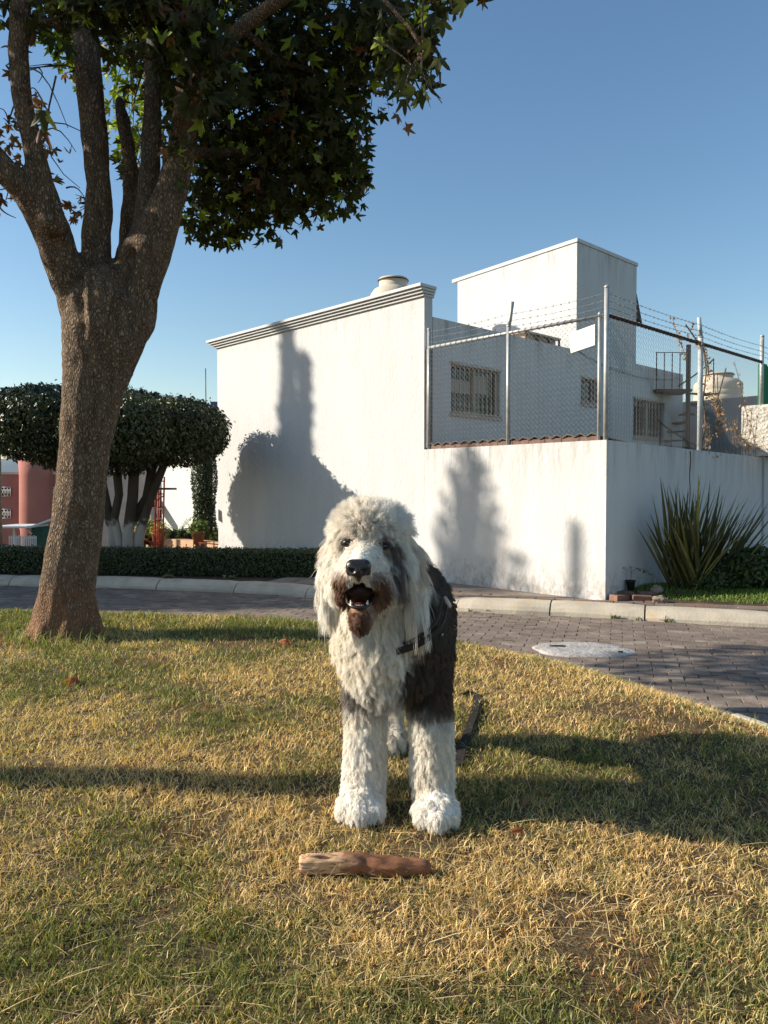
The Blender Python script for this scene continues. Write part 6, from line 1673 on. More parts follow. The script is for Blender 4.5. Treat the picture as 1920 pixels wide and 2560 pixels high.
def smst(a, b, x): return smooth01((x - a) / (b - a))
def fur_color(P, z):
    W = np.array([0.95, 0.92, 0.85]); CRM = np.array([0.88, 0.78, 0.62]); DK = np.array([0.085, 0.062, 0.048]); DK2 = np.array([0.20, 0.13, 0.09]); RU = np.array([0.36, 0.20, 0.12]); GR = np.array([0.20, 0.17, 0.155])
    x, y, zz = P.T; N = len(P)
    nz = fbm(x * 18 + 3, zz * 18 + y * 11, 55, 4) - 0.5
    c = np.tile(W, (N, 1))
    def mix(c, k, w): return c * (1 - w[:, None]) + k * w[:, None]
    c = mix(c, CRM, np.clip(0.25 + nz * 1.2, 0, 0.6) * 0.8)
    body = np.isin(z, [ZI['trunk'], ZI['legf'], ZI['chest'], ZI['neck'], ZI['legr']])
    # dark saddle: everything behind the white bib, wrapping the picture-right shoulder
    edge = 0.065 + 0.045 * nz * 2 - 0.02 * smst(0.95, 0.80, zz)
    front = smst(-0.015, 0.03, x - edge)            # right part of the chest front
    backm = smst(2.12, 2.20, y + nz * 0.08)
    dk = np.maximum(front * smst(1.12, 1.05, zz), backm) * body
    # legs: dark above, white below
    dk = dk * smst(0.70, 0.76, zz + nz * 0.08)
    c = mix(c, DK, dk * 0.97)
    c = mix(c, DK2, dk * np.clip(nz * 2.2 + 0.15, 0, 0.8))
    # grey elbow patch on the picture-left leg
    g = np.exp(-(((x + 0.045) / 0.075) ** 2 + ((zz - 0.785) / 0.040) ** 2)) * body * (x < 0.03)
    c = mix(c, GR * 0.7, np.clip(g * 1.3 + nz * g, 0, 0.9))
    # hind legs greyish
    c = mix(c, CRM * 0.9, (z == ZI['legr']) * 0.3 * smst(0.75, 0.6, zz))
    # rust moustache and beard
    ml = np.isin(z, [ZI['lip'], ZI['jaw']]) | ((z == ZI['muz']) & (zz < 1.160))
    ru = ml * smst(1.885, 1.845, y) * smst(1.180, 1.150, zz + nz * 0.02) * smst(0.012, 0.030, np.abs(x - MX))
    ru = np.maximum(ru, 0.8 * smst(0.062, 0.045, np.abs(x - MX)) * smst(1.15, 1.12, zz) * smst(1.03, 1.05, zz) * smst(1.90, 1.86, y) * np.isin(z, [ZI['head'], ZI['lip'], ZI['jaw'], ZI['muz']]))
    ru = np.maximum(ru, (z == ZI['jaw']) * smst(1.90, 1.86, y) * 1.0)
    c = mix(c, RU * 1.0, np.clip(ru * (0.8 + nz * 1.3), 0, 1))
    c = mix(c, np.array([0.12, 0.06, 0.04]), ((z == ZI['jaw']) | (z == ZI['lip'])) * ru * np.clip(nz * 3, 0, 0.7))
    # tear stains; shade between muzzle and ear painted in as a dark streak
    for e, w_ in ((EYE_L, 0.55), (EYE_R, 0.8)):
        g = np.exp(-(np.linalg.norm((P - e) * np.array([1, 1, 0.8]), axis=1) / 0.022) ** 2); c = mix(c, RU * 0.6, np.clip(g * w_ * 1.2, 0, 0.9))
    hd_ = np.isin(z, [ZI['head'], ZI['muz']])
    st = np.exp(-(((x - (0.024 + 0.2 * (1.20 - zz))) / 0.016) ** 2)) * smst(1.235, 1.215, zz) * smst(1.09, 1.13, zz) * smst(1.95, 1.91, y)
    c = mix(c, np.array([0.07, 0.04, 0.03]), np.clip(st * 1.0, 0, 0.8) * hd_)
    # warm inner hair of the ears
    e = (z == ZI['ear']); c = mix(c, np.array([0.52, 0.36, 0.24]), e * np.clip(0.25 + nz * 2, 0, 0.7))
    brow = np.exp(-(((x + 0.045) / 0.03) ** 2 + ((zz - 1.255) / 0.018) ** 2)) * (z == ZI['head']) * (y < 1.9); c = mix(c, np.array([0.5, 0.4, 0.32]), brow * 0.35)
    return c

# skin, a little darker than the coat so partings read
skin_c = fur_color(vco, zones(vco)) * np.array([0.85, 0.80, 0.74])
inm = (np.linalg.norm((vco - MOUTH) / np.array([0.036, 0.085, 0.042]), axis=1) < 1.0)
skin_c[inm] = (0.03, 0.012, 0.010)  # dark mouth lining; shade under the nose is painted into the skin too
ca = me.color_attributes.new('Col', 'FLOAT_COLOR', 'POINT'); cc4 = np.ones((n, 4), np.float32); cc4[:, :3] = skin_c; ca.data.foreach_set('color', cc4.ravel())
M_skin = mat('dog_skin', (0.3, 0.3, 0.3), attr=True, rough=0.8)
me.materials.append(M_skin)
body_o = link('body', me, dog)

# fur roots ------------------------------------------------------------
me.calc_loop_triangles(); nt_ = len(me.loop_triangles); tri = np.empty(nt_ * 3, np.int32); me.loop_triangles.foreach_get('vertices', tri); tri = tri.reshape(-1, 3)
vno = np.empty(n * 3, np.float32); me.vertices.foreach_get('normal', vno); vno = vno.reshape(-1, 3).astype(float)
A_, B_, C_ = vco[tri[:, 0]], vco[tri[:, 1]], vco[tri[:, 2]]
area = 0.5 * np.linalg.norm(np.cross(B_ - A_, C_ - A_), axis=1); cen = (A_ + B_ + C_) / 3; cz = zones(cen)
dens = np.ones(nt_)
for k, v in (('head', 2.6), ('muz', 4.0), ('lip', 5.0), ('jaw', 4.0), ('ear', 3.2), ('chest', 1.8), ('neck', 1.5), ('paw', 2.0), ('legf', 1.7), ('legr', 0.9), ('trunk', 0.9)): dens[cz == ZI[k]] = v
dens[(cz == ZI['trunk']) & (cen[:, 1] > 2.5)] = 0.4
pr = area * dens; pr /= pr.sum(); NF = 270000
ti_ = RNG.choice(nt_, NF, p=pr); a = RNG.uniform(0, 1, NF); b = RNG.uniform(0, 1, NF); fl = a + b > 1; a[fl] = 1 - a[fl]; b[fl] = 1 - b[fl]; c_ = 1 - a - b
RP = A_[ti_] * c_[:, None] + B_[ti_] * a[:, None] + C_[ti_] * b[:, None]
RN = vno[tri[ti_, 0]] * c_[:, None] + vno[tri[ti_, 1]] * a[:, None] + vno[tri[ti_, 2]] * b[:, None]; RN /= np.linalg.norm(RN, axis=1)[:, None]
zr = zones(RP)
def nd(p, q): return np.linalg.norm(p - q, axis=1)
bad = (np.linalg.norm((RP - EYE_L) / np.array([0.0155, 0.02, 0.0095]), axis=1) < 1) | (np.linalg.norm((RP - EYE_R) / np.array([0.0155, 0.02, 0.0095]), axis=1) < 1)
bad |= np.linalg.norm((RP - NOSE) / np.array([0.029, 0.032, 0.024]), axis=1) < 1
bad |= np.linalg.norm((RP - MOUTH) / np.array([0.034, 0.085, 0.038]), axis=1) < 1
bad |= (zr == ZI['paw']) & (RN[:, 2] < -0.5)
inter = np.zeros(len(RP), bool)
RP, RN, zr = RP[~bad], RN[~bad], zr[~bad]; NF = len(RP)
x, y, z = RP.T
L_ = np.full(NF, 0.035); comb = np.zeros((NF, 3)); nw = np.full(NF, 0.7); curl = np.full(NF, 0.0022); clump = np.full(NF, 0.55)
def setz(k, ln, cb, n_w, cu, cl):
    m = zr == ZI[k]; L_[m] = ln; comb[m] = cb; nw[m] = n_w; curl[m] = cu; clump[m] = cl
setz('trunk', 0.042, (0.1, 0.35, -0.5), 0.75, 0.002, 0.45)
setz('chest', 0.052, (0, -0.1, -0.75), 0.66, 0.0040, 0.50)
setz('neck', 0.058, (0, -0.1, -0.8), 0.6, 0.003, 0.45)
setz('legf', 0.033, (0, 0.0, -0.85), 0.68, 0.0018, 0.40)
setz('legr', 0.036, (0, 0.1, -0.6), 0.85, 0.003, 0.6)
setz('paw', 0.021, (0, -0.15, -0.65), 0.75, 0.0014, 0.4)
setz('head', 0.034, (0, 0.05, -0.55), 0.62, 0.0018, 0.42)
setz('muz', 0.026, (0, 0.5, -0.25), 0.65, 0.0012, 0.5)
setz('lip', 0.034, (0, 0.22, -0.95), 0.55, 0.0016, 0.72)
setz('jaw', 0.026, (0, 0.10, -0.9), 0.45, 0.0014, 0.6)
setz('ear', 0.072, (0, -0.02, -1.2), 0.36, 0.0020, 0.42)
hd_m = zr == ZI['head']
top = smst(1.24, 1.29, z) * hd_m
comb[:, 2] += top * 0.75; comb[:, 0] += top * np.sign(x + 0.035) * 0.15; comb[:, 1] -= top * 0.05
L_ += top * 0.010; nw += top * 0.35
side = smst(0.055, 0.09, np.abs(x + 0.035)) * hd_m; L_ += side * 0.014; comb[:, 2] -= side * 0.35
# muzzle top parts from the midline to the sides
mz = zr == ZI['muz']; sx = np.clip((x - (MX + (y - 1.74) * 0.10)) / 0.012, -1, 1)
comb[mz, 0] += (sx * 0.55)[mz]; comb[mz, 2] -= (np.abs(sx) * 0.35)[mz]
lowm = mz * smst(1.17, 1.155, z); L_ += lowm * 0.010
shortm = mz * smst(1.83, 1.74, y); L_ -= shortm * 0.010
lp_ = zr == ZI['lip']; comb[lp_, 0] += (np.sign(x - MX) * 0.45)[lp_]
cheek = hd_m * smst(1.17, 1.13, z) * smst(1.93, 1.88, y); L_ += cheek * 0.018; comb[:, 2] -= cheek * 0.5
# keep sightlines to the eyes free
for e in (EYE_L, EYE_R):
    g = np.exp(-(nd(RP, e) / 0.026) ** 2); L_ *= 1 - 0.62 * g
    ab = g * (z > e[2]); comb[:, 2] += ab * 0.5
    v = RP - e; v /= np.linalg.norm(v, axis=1)[:, None] + 1e-9; comb += v * (g * 0.9)[:, None]
g = np.exp(-(nd(RP, NOSE) / 0.040) ** 2); L_ *= 1 - 0.55 * g; v = RP - NOSE; v[:, 1] += 0.01; v /= np.linalg.norm(v, axis=1)[:, None]; comb += v * (g * 1.3)[:, None]
# upper lip front and jaw rim stay short so the open mouth shows
g = np.exp(-(np.linalg.norm((RP - (MOUTH + np.array([0, -0.04, 0.0]))) / np.array([0.034, 0.05, 0.036]), axis=1) / 1.25) ** 4); L_ *= 1 - 0.62 * g
v = (RP - MOUTH) * np.array([1, 0.2, 1]); v /= np.linalg.norm(v, axis=1)[:, None]; comb += v * (g * 0.9)[:, None]
# ear feathering lengthens towards the tip, picture-right ear longest
em = zr == ZI['ear']; L_[em] += 0.025 * smst(1.15, 1.06, z[em]) + 0.016 * (x[em] > 0); comb[em, 0] += np.sign(x[em] + 0.035) * 0.05
# bottom of bib
bb = (zr == ZI['chest']) * smst(0.86, 0.80, z); L_ += bb * 0.006
L_ *= RNG.uniform(0.72, 1.12, NF) * (0.85 + 0.35 * fbm(x * 30, z * 30 + y * 20, 66, 2))
fly = RNG.uniform(0, 1, NF) < 0.018; L_[fly] *= RNG.uniform(1.05, 1.3, fly.sum())
fly &= ~np.isin(zr, [ZI['muz']])

# clumps
NC = 9500; ci = RNG.choice(NF, NC, replace=False); kd_ = kdtree.KDTree(NC)
for i, k in enumerate(ci): kd_.insert(RP[k], i)
kd_.balance(); near = np.fromiter((kd_.find(p)[1] for p in RP), int, NF)
crand = RNG.normal(0, 1, (NC, 3)); cph = RNG.uniform(0, 6.28, NC); cfr = RNG.uniform(1.0, 2.2, NC)
clump[fly] = 0.05; comb += fly[:, None] * RNG.normal(0, 0.22, (NF, 3))
D = RN * nw[:, None] + comb + crand[near] * 0.15 + RNG.normal(0, 0.10, (NF, 3)); D /= np.linalg.norm(D, axis=1)[:, None]
# never comb into the body
dn = (D * RN).sum(1); fix = np.clip(0.16 - dn, 0, 1); D += RN * fix[:, None]; D /= np.linalg.norm(D, axis=1)[:, None]
PT = 7; g_ = np.array([0, 0, -1.0]); pts = np.empty((NF, PT, 3)); p = RP - RN * 0.002; pts[:, 0] = p; d = D.copy()
grav = np.full(NF, 0.16); grav[em] = 0.30; grav[zr == ZI['lip']] = 0.26; grav[zr == ZI['jaw']] = 0.30; grav *= (1 - top); grav[hd_m] *= 0.7
for k in range(1, PT):
    d = d + g_ * grav[:, None]; dn = (d * RN).sum(1); d += RN * np.clip(0.03 - dn, 0, 1)[:, None]; d /= np.linalg.norm(d, axis=1)[:, None]
    p = p + d * (L_ / (PT - 1))[:, None]; pts[:, k] = p
# wavy, per clump
u1 = np.cross(D, np.array([0.3, 0.5, 0.8])); u1 /= np.linalg.norm(u1, axis=1)[:, None] + 1e-9; u2 = np.cross(D, u1)
f = np.linspace(0, 1, PT)[None, :]
ph = cph[near][:, None] + f * cfr[near][:, None] * 6.0
ph2 = RNG.uniform(0, 6.28, NF)[:, None] + f * 5
amp = (curl * 1.2)[:, None] * f ** 0.7
pts += u1[:, None, :] * (np.sin(ph) * amp + np.sin(ph2) * 0.0012 * f)[..., None] + u2[:, None, :] * (np.cos(ph) * amp + np.cos(ph2) * 0.0012 * f)[..., None]
# pull tips toward the clump's own strand
cp_ = pts[ci][near]
pull = (clump[:, None] * f ** 1.3)[..., None] * np.where(nd(RP, RP[ci[near]]) < 0.02, 1.0, 0.0)[:, None, None]
pts = pts * (1 - pull) + cp_ * pull
# colour per strand (by root), tips slightly lighter on white
colr = fur_color(RP, zr) * RNG.uniform(0.82, 1.14, NF)[:, None] * (0.92 + 0.16 * RNG.uniform(0, 1, NC)[near])[:, None]
M_fur = bpy.data.materials.new('dog_fur'); M_fur.use_nodes = True; nt = M_fur.node_tree; nt.nodes.clear()
o_ = ND(nt, 'ShaderNodeOutputMaterial'); b_ = ND(nt, 'ShaderNodeBsdfPrincipled'); b_.inputs['Roughness'].default_value = 0.55; b_.inputs['Specular IOR Level'].default_value = 0.25
at_ = ND(nt, 'ShaderNodeAttribute', attribute_name='fcol'); nt.links.new(at_.outputs['Color'], b_.inputs['Base Color'])
tr_ = ND(nt, 'ShaderNodeBsdfTranslucent'); nt.links.new(at_.outputs['Color'], tr_.inputs['Color'])
ms_ = ND(nt, 'ShaderNodeMixShader'); ms_.inputs[0].default_value = 0.36; nt.links.new(b_.outputs[0], ms_.inputs[1]); nt.links.new(tr_.outputs[0], ms_.inputs[2]); nt.links.new(ms_.outputs[0], o_.inputs['Surface'])
def hair_obj(name, pts, colr, rad, parent):
    hc = bpy.data.hair_curves.new(name); n, k = pts.shape[:2]; hc.add_curves([k] * n)
    hc.position_data.foreach_set('vector', pts.astype(np.float32).ravel())
    ra = hc.attributes.get('radius') or hc.attributes.new('radius', 'FLOAT', 'POINT'); ra.data.foreach_set('value', (rad[:, None] * np.interp(np.linspace(0, 1, k), [0, 0.5, 1], [1, 0.85, 0.25])[None]).astype(np.float32).ravel())
    fa = hc.attributes.new('fcol', 'FLOAT_COLOR', 'CURVE'); c4_ = np.ones((n, 4), np.float32); c4_[:, :3] = colr; fa.data.foreach_set('color', c4_.ravel())
    hc.materials.append(M_fur); return link(name, hc, parent)
rad = np.full(NF, 0.00050); rad[np.isin(zr, [ZI['trunk'], ZI['legr']])] = 0.0007; rad[np.isin(zr, [ZI['muz'], ZI['lip'], ZI['jaw']])] = 0.00036
hair_obj('fur', pts, colr, rad, dog)

# eyes, nose, mouth ---------------------------------------------------------
M_eye = mat('dog_eye', (0.018, 0.010, 0.007), rough=0.08, spec=0.8)
M_nose = mat('dog_nose', (0.022, 0.018, 0.017), (0.012, 0.010, 0.010), scale=300, rough=0.38, spec=0.6, bump=0.5, bscale=700, bdist=0.0006)
for e in (EYE_L, EYE_R):
    mb = MB(); mb.ball(e + np.array([0, 0.0105, -0.001]), (0.0125, 0.011, 0.0105), n=16); mb.build('eye', M_eye, dog)
    mb = MB()
    for s_ in (1, -1):
        pts_ = [Vector(e) + Vector((0.0150 * math.cos(a), -0.0035 + 0.004 * abs(math.cos(a)), s_ * 0.0085 * math.sin(a))) for a in np.linspace(0, math.pi, 9)]
        mb.tube(pts_, 0.0022, n=6)
    mb.build('eyelid', M_nose, dog)
nose = remeshed([[((MX - 0.012, 1.728, 1.179), 0.0150), ((MX + 0.012, 1.728, 1.179), 0.0150)], [((MX - 0.008, 1.722, 1.172), 0.0125), ((MX + 0.008, 1.722, 1.172), 0.0125)], [((MX, 1.722, 1.162), 0.0080), ((MX, 1.732, 1.153), 0.0050)],
                 [((MX - 0.0175, 1.726, 1.170), 0.0085), ((MX - 0.019, 1.736, 1.166), 0.0065)], [((MX + 0.0175, 1.726, 1.170), 0.0085), ((MX + 0.019, 1.736, 1.166), 0.0065)]], 0.0019, 3)
nv = len(nose.vertices); q = np.empty(nv * 3, np.float32); nose.vertices.foreach_get('co', q); q = q.reshape(-1, 3)
for s_ in (-1, 1):   # nostrils pressed in
    w = np.exp(-(((q[:, 0] - (MX + s_ * 0.0115)) / 0.0052) ** 2 + ((q[:, 2] - 1.1715) / 0.0042) ** 2)) * (q[:, 1] < 1.728); q[:, 1] += w * 0.010
w = np.exp(-((q[:, 0] - MX) / 0.0013) ** 2) * (q[:, 1] < 1.73) * (q[:, 2] < 1.178); q[:, 1] += w * 0.0022
cN = np.array([MX, 1.728, 1.176]); q = (q - cN) * np.array([1.12, 1.08, 1.16]) + cN + np.array([0, -0.006, -0.003]); nose.vertices.foreach_set('co', q.astype(np.float32).ravel()); nose.materials.append(M_nose); nose.update()
link('nose', nose, dog)
M_mouth = mat('mouth_dark', (0.022, 0.008, 0.008), rough=0.4)
mouth = MB(); mouth.ball((MOUTH[0], MOUTH[1] + 0.022, MOUTH[2]), (0.037, 0.045, 0.036), n=20); mouth.build('mouth', M_mouth, dog)
M_tongue = mat('tongue', (0.16, 0.045, 0.045), (0.11, 0.03, 0.03), scale=80, rough=0.35, spec=0.5)
tg = MB(); tg.ball((MX, 1.812, 1.078), (0.021, 0.040, 0.009), n=18); tg.build('tongue', M_tongue, dog)
M_gum = mat('black_lip', (0.020, 0.014, 0.013), rough=0.3, spec=0.6)
gm = MB(); arc = [(MX + 0.029 * math.sin(t), 1.800 - 0.040 * math.cos(t), 1.0765 + 0.010 * abs(math.sin(t)) ** 2.5 + (0.014 if abs(t) > 1.3 else 0)) for t in np.linspace(-1.5, 1.5, 15)]
gm.tube(arc, 0.0048, n=8); gm.build('lower_lip', M_gum, dog)
M_tooth = mat('tooth', (0.72, 0.66, 0.54), rough=0.25, spec=0.5)
def tooth(p, r, h, lean=(0, 0)):
    mb = MB(); p = Vector(p); mb.tube([p, p + Vector((lean[0] * 0.5, lean[1] * 0.5, h * 0.55)), p + Vector((lean[0], lean[1], h))], [r, r * 0.8, r * 0.12], n=8); mb.build('tooth', M_tooth, dog)
for k in range(6):
    t = -0.42 + 0.84 * k / 5; tooth((MX + 0.024 * math.sin(t), 1.797 - 0.036 * math.cos(t), 1.0755), 0.0024, 0.0075)
for s_ in (-1, 1):
    tooth((MX + s_ * 0.0175, 1.768, 1.0765), 0.0038, 0.0165, (s_ * 0.003, 0.002)); tooth((MX + s_ * 0.0245, 1.782, 1.079), 0.0030, 0.008); tooth((MX + s_ * 0.027, 1.795, 1.081), 0.0032, 0.008)
# harness: black webbing with a tan lined edge round the forechest
M_web = mat('black_webbing', (0.014, 0.013, 0.014), (0.022, 0.020, 0.02), scale=120, rough=0.75)
M_tan = mat('tan_lining', (0.06, 0.038, 0.02), (0.045, 0.028, 0.015), scale=60, rough=0.7)
harn = empty('dog_harness', (0.05, 2.1, 0.95), label='black webbing harness strap with tan edge across the dog chest', cat='harness')
def band(name, ctr, w, th, m, parent, upv=None):
    """flat strap following control points; width runs mostly along upv"""
    P = [Vector(p) for p in ctr]; fine = []
    for i in range(len(P) - 1):
        p0, p1, p2, p3 = P[max(i - 1, 0)], P[i], P[i + 1], P[min(i + 2, len(P) - 1)]
        for k in range(6):
            t = k / 6; fine.append(0.5 * ((2 * p1) + (p2 - p0) * t + (2 * p0 - 5 * p1 + 4 * p2 - p3) * t * t + (3 * p1 - p0 - 3 * p2 + p3) * t ** 3))
    fine.append(P[-1]); cX = sum(fine, Vector()) / len(fine); mb = MB(); vs = []
    for i, q in enumerate(fine):
        tdir = (fine[min(i + 1, len(fine) - 1)] - fine[max(i - 1, 0)]).normalized()
        u = Vector(upv or (0, 0, 1)); u = (u - tdir * u.dot(tdir)).normalized(); nn = tdir.cross(u).normalized()
        if nn.dot(q - cX) < 0: nn = -nn
        vs += [q - u * w / 2 - nn * th / 2, q + u * w / 2 - nn * th / 2, q + u * w / 2 + nn * th / 2, q - u * w / 2 + nn * th / 2]
    fs = [(i * 4 + k, (i + 1) * 4 + k, (i + 1) * 4 + (k + 1) % 4, i * 4 + (k + 1) % 4) for i in range(len(fine) - 1) for k in range(4)]
    mb.add(vs, fs + [(3, 2, 1, 0), tuple(len(vs) - 4 + k for k in range(4))]); return mb.build(name, m, parent)
S1 = [tuple(at(px, py, Yd)) for px, py, Yd in ((930, 1640, 2.03), (968, 1634, 1.965), (1010, 1624, 1.922), (1050, 1608, 1.916), (1085, 1584, 1.935), (1108, 1558, 1.98), (1118, 1512, 2.08))]
band('chest_strap', S1, 0.017, 0.004, M_web, harn, (0, -0.2, 1))
S2 = [tuple(at(px, py, Yd)) for px, py, Yd in ((980, 1618, 1.97), (1020, 1608, 1.928), (1050, 1592, 1.92), (1078, 1571, 1.937), (1096, 1546, 1.975), (1106, 1500, 2.07))]
band('tan_lining', S2, 0.013, 0.003, M_tan, harn, (0, -0.5, 1))
S3 = [tuple(at(px, py, Yd)) for px, py, Yd in ((1120, 1545, 1.98), (1126, 1500, 2.06), (1120, 1450, 2.14), (1104, 1405, 2.20), (1075, 1370, 2.24), (1040, 1350, 2.28))]

p = at(1112, 1492, 2.06); mb = MB(); mb.tube([p, p + Vector((0.010, 0.01, -0.022)), p + Vector((0.016, 0.012, -0.03))], [0.004, 0.008, 0.005], n=8); mb.build('pale_tag', mat('pale_tag', (0.55, 0.46, 0.42)), harn)
mb = MB(); p = at(1104, 1588, 2.03); mb.ball(p, (0.005, 0.004, 0.008), n=8); mb.build('buckle', mat('chrome', (0.6, 0.6, 0.6), rough=0.2, metal=1.0), harn)
# dark strip half sunk in the grass behind the dog
ls = [at(px, py, 1.0) for px, py in ((1152, 1728), (1178, 1726), (1192, 1742), (1188, 1772), (1172, 1812), (1160, 1850), (1150, 1885), (1146, 1905))]
lead = []
for q in ls:
    dirv = q - Vector((0, 0, CAMZ)); t = (0.475 - CAMZ) / dirv.z; p = Vector((0, 0, CAMZ)) + dirv * t; lead.append((p.x, p.y, lz(p.x, p.y) + 0.012))
ld = band('lead', lead, 0.03, 0.010, mat('strip_dark', (0.012, 0.010, 0.009), (0.02, 0.015, 0.012), scale=60, rough=0.9), None, (1, 0.2, 0.1))
tag(ld, 'dark woven lead lying half sunk in the grass right behind the dog', 'lead')

# ------------------------------------------------------------------ chewed stick in front of the dog
def gpt(px, py, h=0.0):
    q = at(px, py, 1.0) - Vector((0, 0, CAMZ)); t = (GZ0 + h - CAMZ) / q.z; p = Vector((0, 0, CAMZ)) + q * t; return p
stk = empty('chewed_stick', tuple(gpt(905, 2160)), label='thick reddish chewed stick lying on the grass before the paws', cat='stick')
pa = gpt(750, 2162, 0.022); pb = gpt(1078, 2165, 0.020)
mb = MB(); N = 40; n = 44; ax = (pb - pa); Lk = ax.length; ax.normalize(); sd = ax.cross(UP).normalized(); vs = []
for i in range(N + 1):
    f = i / N; r = np.interp(f, [0, 0.04, 0.3, 0.55, 0.8, 0.93, 0.98, 1], [0.023, 0.0255, 0.0250, 0.0245, 0.0230, 0.0205, 0.016, 0.009])
    c = pa + ax * Lk * f + UP * (0.004 * math.sin(f * 5) + (0.002 if f < .5 else 0)); c.z += lz(c.x, c.y) - GZ0
    for k in range(n):
        a = 2 * math.pi * k / n; q = Vector((f * 7, math.cos(a) * 1.2, math.sin(a) * 1.2)); rr = r * (1 + 0.22 * noise.noise(q * 1.6) + 0.07 * noise.noise(Vector((f * 5, math.cos(a) * 8, math.sin(a) * 8))))
        if f < 0.32:  # splintered pale end: flat facets and splits
            rr *= 1 - 0.20 * max(0, math.cos(a - 2.6)) - 0.34 * abs(noise.noise(Vector((f * 2.5, math.cos(a) * 5.5, math.sin(a) * 5.5)))) * (1 - f / 0.32) ** 0.4
        vs.append(c + (sd * math.cos(a) + UP * math.sin(a)) * rr + ax * (0.010 * noise.noise(Vector((a * 2, 0, 3))) if i == 0 else 0))
fs = [(i * n + k, i * n + (k + 1) % n, (i + 1) * n + (k + 1) % n, (i + 1) * n + k) for i in range(N) for k in range(n)] + [tuple(range(n - 1, -1, -1)), tuple(N * n + k for k in range(n))]
mb.add(vs, fs, 0, True)
M_sbark = mat('red_stick_bark', (0.32, 0.135, 0.065), (0.17, 0.075, 0.04), scale=30, stretch=(0.4, 1, 1), rough=0.85, bump=0.8, bscale=120, bstretch=(0.25, 1, 1), bdist=0.004, c3=(0.40, 0.27, 0.16), c3scale=18, c3lo=0.55, c3hi=0.7)
M_swood = mat('splintered_wood', (0.50, 0.30, 0.17), (0.36, 0.18, 0.09), scale=26, stretch=(0.3, 1.6, 1.6), rough=0.85, bump=1.0, bscale=150, bstretch=(0.12, 1, 1), bdist=0.005, c3=(0.17, 0.08, 0.045), c3scale=38, c3lo=0.58, c3hi=0.66, c3stretch=(0.4, 1.4, 1.4))
nt = M_sbark.node_tree; bb_ = [q for q in nt.nodes if q.type == 'BSDF_PRINCIPLED'][0]; cs_ = bb_.inputs['Base Color'].links[0].from_socket
g1 = ND(nt, 'ShaderNodeNewGeometry'); s1 = ND(nt, 'ShaderNodeSeparateXYZ'); nt.links.new(g1.outputs['Position'], s1.inputs[0])
mp1 = ND(nt, 'ShaderNodeMapping'); mp1.inputs['Scale'].default_value = (18, 120, 120); nt.links.new(g1.outputs['Position'], mp1.inputs[0])
n1 = ND(nt, 'ShaderNodeTexNoise'); n1.inputs['Scale'].default_value = 1.0; n1.inputs['Detail'].default_value = 6; nt.links.new(mp1.outputs[0], n1.inputs['Vector'])
r1 = ND(nt, 'ShaderNodeValToRGB'); e1 = r1.color_ramp.elements; e1[0].position = 0.36; e1[0].color = (0.10, 0.045, 0.025, 1); e1[1].position = 0.50; e1[1].color = (0.56, 0.36, 0.21, 1); nt.links.new(n1.outputs['Fac'], r1.inputs[0])
a1 = ND(nt, 'ShaderNodeMath', operation='MULTIPLY_ADD'); nt.links.new(n1.outputs['Fac'], a1.inputs[0]); a1.inputs[1].default_value = 0.16; nt.links.new(s1.outputs['X'], a1.inputs[2])
m1_ = ND(nt, 'ShaderNodeMapRange'); m1_.inputs['From Min'].default_value = pa.x + 0.195; m1_.inputs['From Max'].default_value = pa.x + 0.175; nt.links.new(a1.outputs[0], m1_.inputs['Value'])
x1 = ND(nt, 'ShaderNodeMix', data_type='RGBA'); nt.links.new(m1_.outputs[0], x1.inputs['Factor']); nt.links.new(cs_, x1.inputs['A']); nt.links.new(r1.outputs[0], x1.inputs['B']); nt.links.new(x1.outputs['Result'], bb_.inputs['Base Color'])
mb.build('bark', M_sbark, stk)
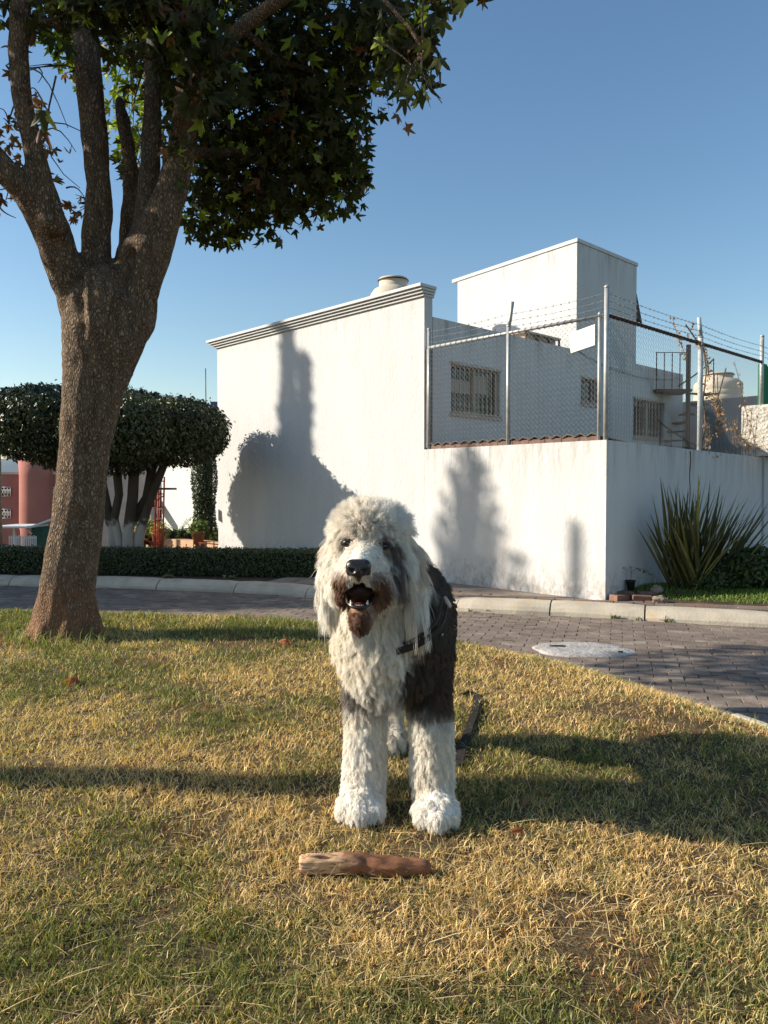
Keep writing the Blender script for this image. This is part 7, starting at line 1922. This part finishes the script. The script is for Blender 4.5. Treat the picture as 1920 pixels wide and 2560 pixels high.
for k in range(9):
    a = random.uniform(-0.2, 3.0); c = pa + ax * random.uniform(0.0, 0.04); c.z += lz(c.x, c.y) - GZ0; o_ = (sd * -math.cos(a) + UP * math.sin(a)) * 0.023
    mb = MB(); q = c + o_; mb.tube([q, q + ax * random.uniform(0.03, 0.07) + o_ * random.uniform(0.02, 0.12)], [0.0022, 0.0008], n=4); mb.build('splinter', M_swood, stk)
# fallen leaf and twigs on the lawn
def lawn_thing(px, py):
    p = gpt(px, py); p.z = lz(p.x, p.y); return p
p = lawn_thing(192, 1710)
tv, tf = TPL[1]; lme = np_mesh('fallen_leaf', tv * 0.11 * np.array([1, 1, 1]), tf, M_sleaf, colors=np.repeat(np.array([[0.34, 0.11, 0.05]]), len(tv), axis=0))
o = link('fallen_leaf', lme); o.location = (p.x, p.y, p.z + 0.035); o.rotation_euler = (0.5, 0.3, 2.2); tag(o, 'curled reddish dead leaf on the grass below the big trunk', 'leaf')
p = lawn_thing(720, 1622); lme2 = lme.copy(); o = link('fallen_leaf', lme2); o.location = (p.x, p.y, p.z + 0.04); o.rotation_euler = (0.9, 0.2, 0.4); tag(o, 'dry brown leaf lying in the trunk shadow just left of the dog', 'leaf')
p = lawn_thing(1308, 2098); lme3 = lme.copy(); o = link('fallen_leaf', lme3); o.location = (p.x, p.y, p.z + 0.03); o.scale = (0.5, 0.5, 0.5); o.rotation_euler = (0.9, 0.2, 1.4); tag(o, 'small tan leaf on the grass at the near edge of the dog shadow', 'leaf')
mb = MB(); p = lawn_thing(1300, 2035); mb.tube([p + UP * 0.012, p + Vector((0.04, 0.02, 0.045)), p + Vector((0.075, 0.03, 0.07))], [0.004, 0.003, 0.0015], n=6)
for k in range(6): q = p + Vector((0.012 * k, 0.005 * k, 0.02 + 0.008 * k)); mb.tube([q, q + Vector((random.uniform(-0.02, 0.02), 0, random.uniform(0.01, 0.03)))], [0.002, 0.001], n=4)
tag(mb.build('dry_twig', M_vstem), 'bushy dry twig in the grass right of the dog front paw', 'twig')
print('meshes', len(bpy.data.objects))
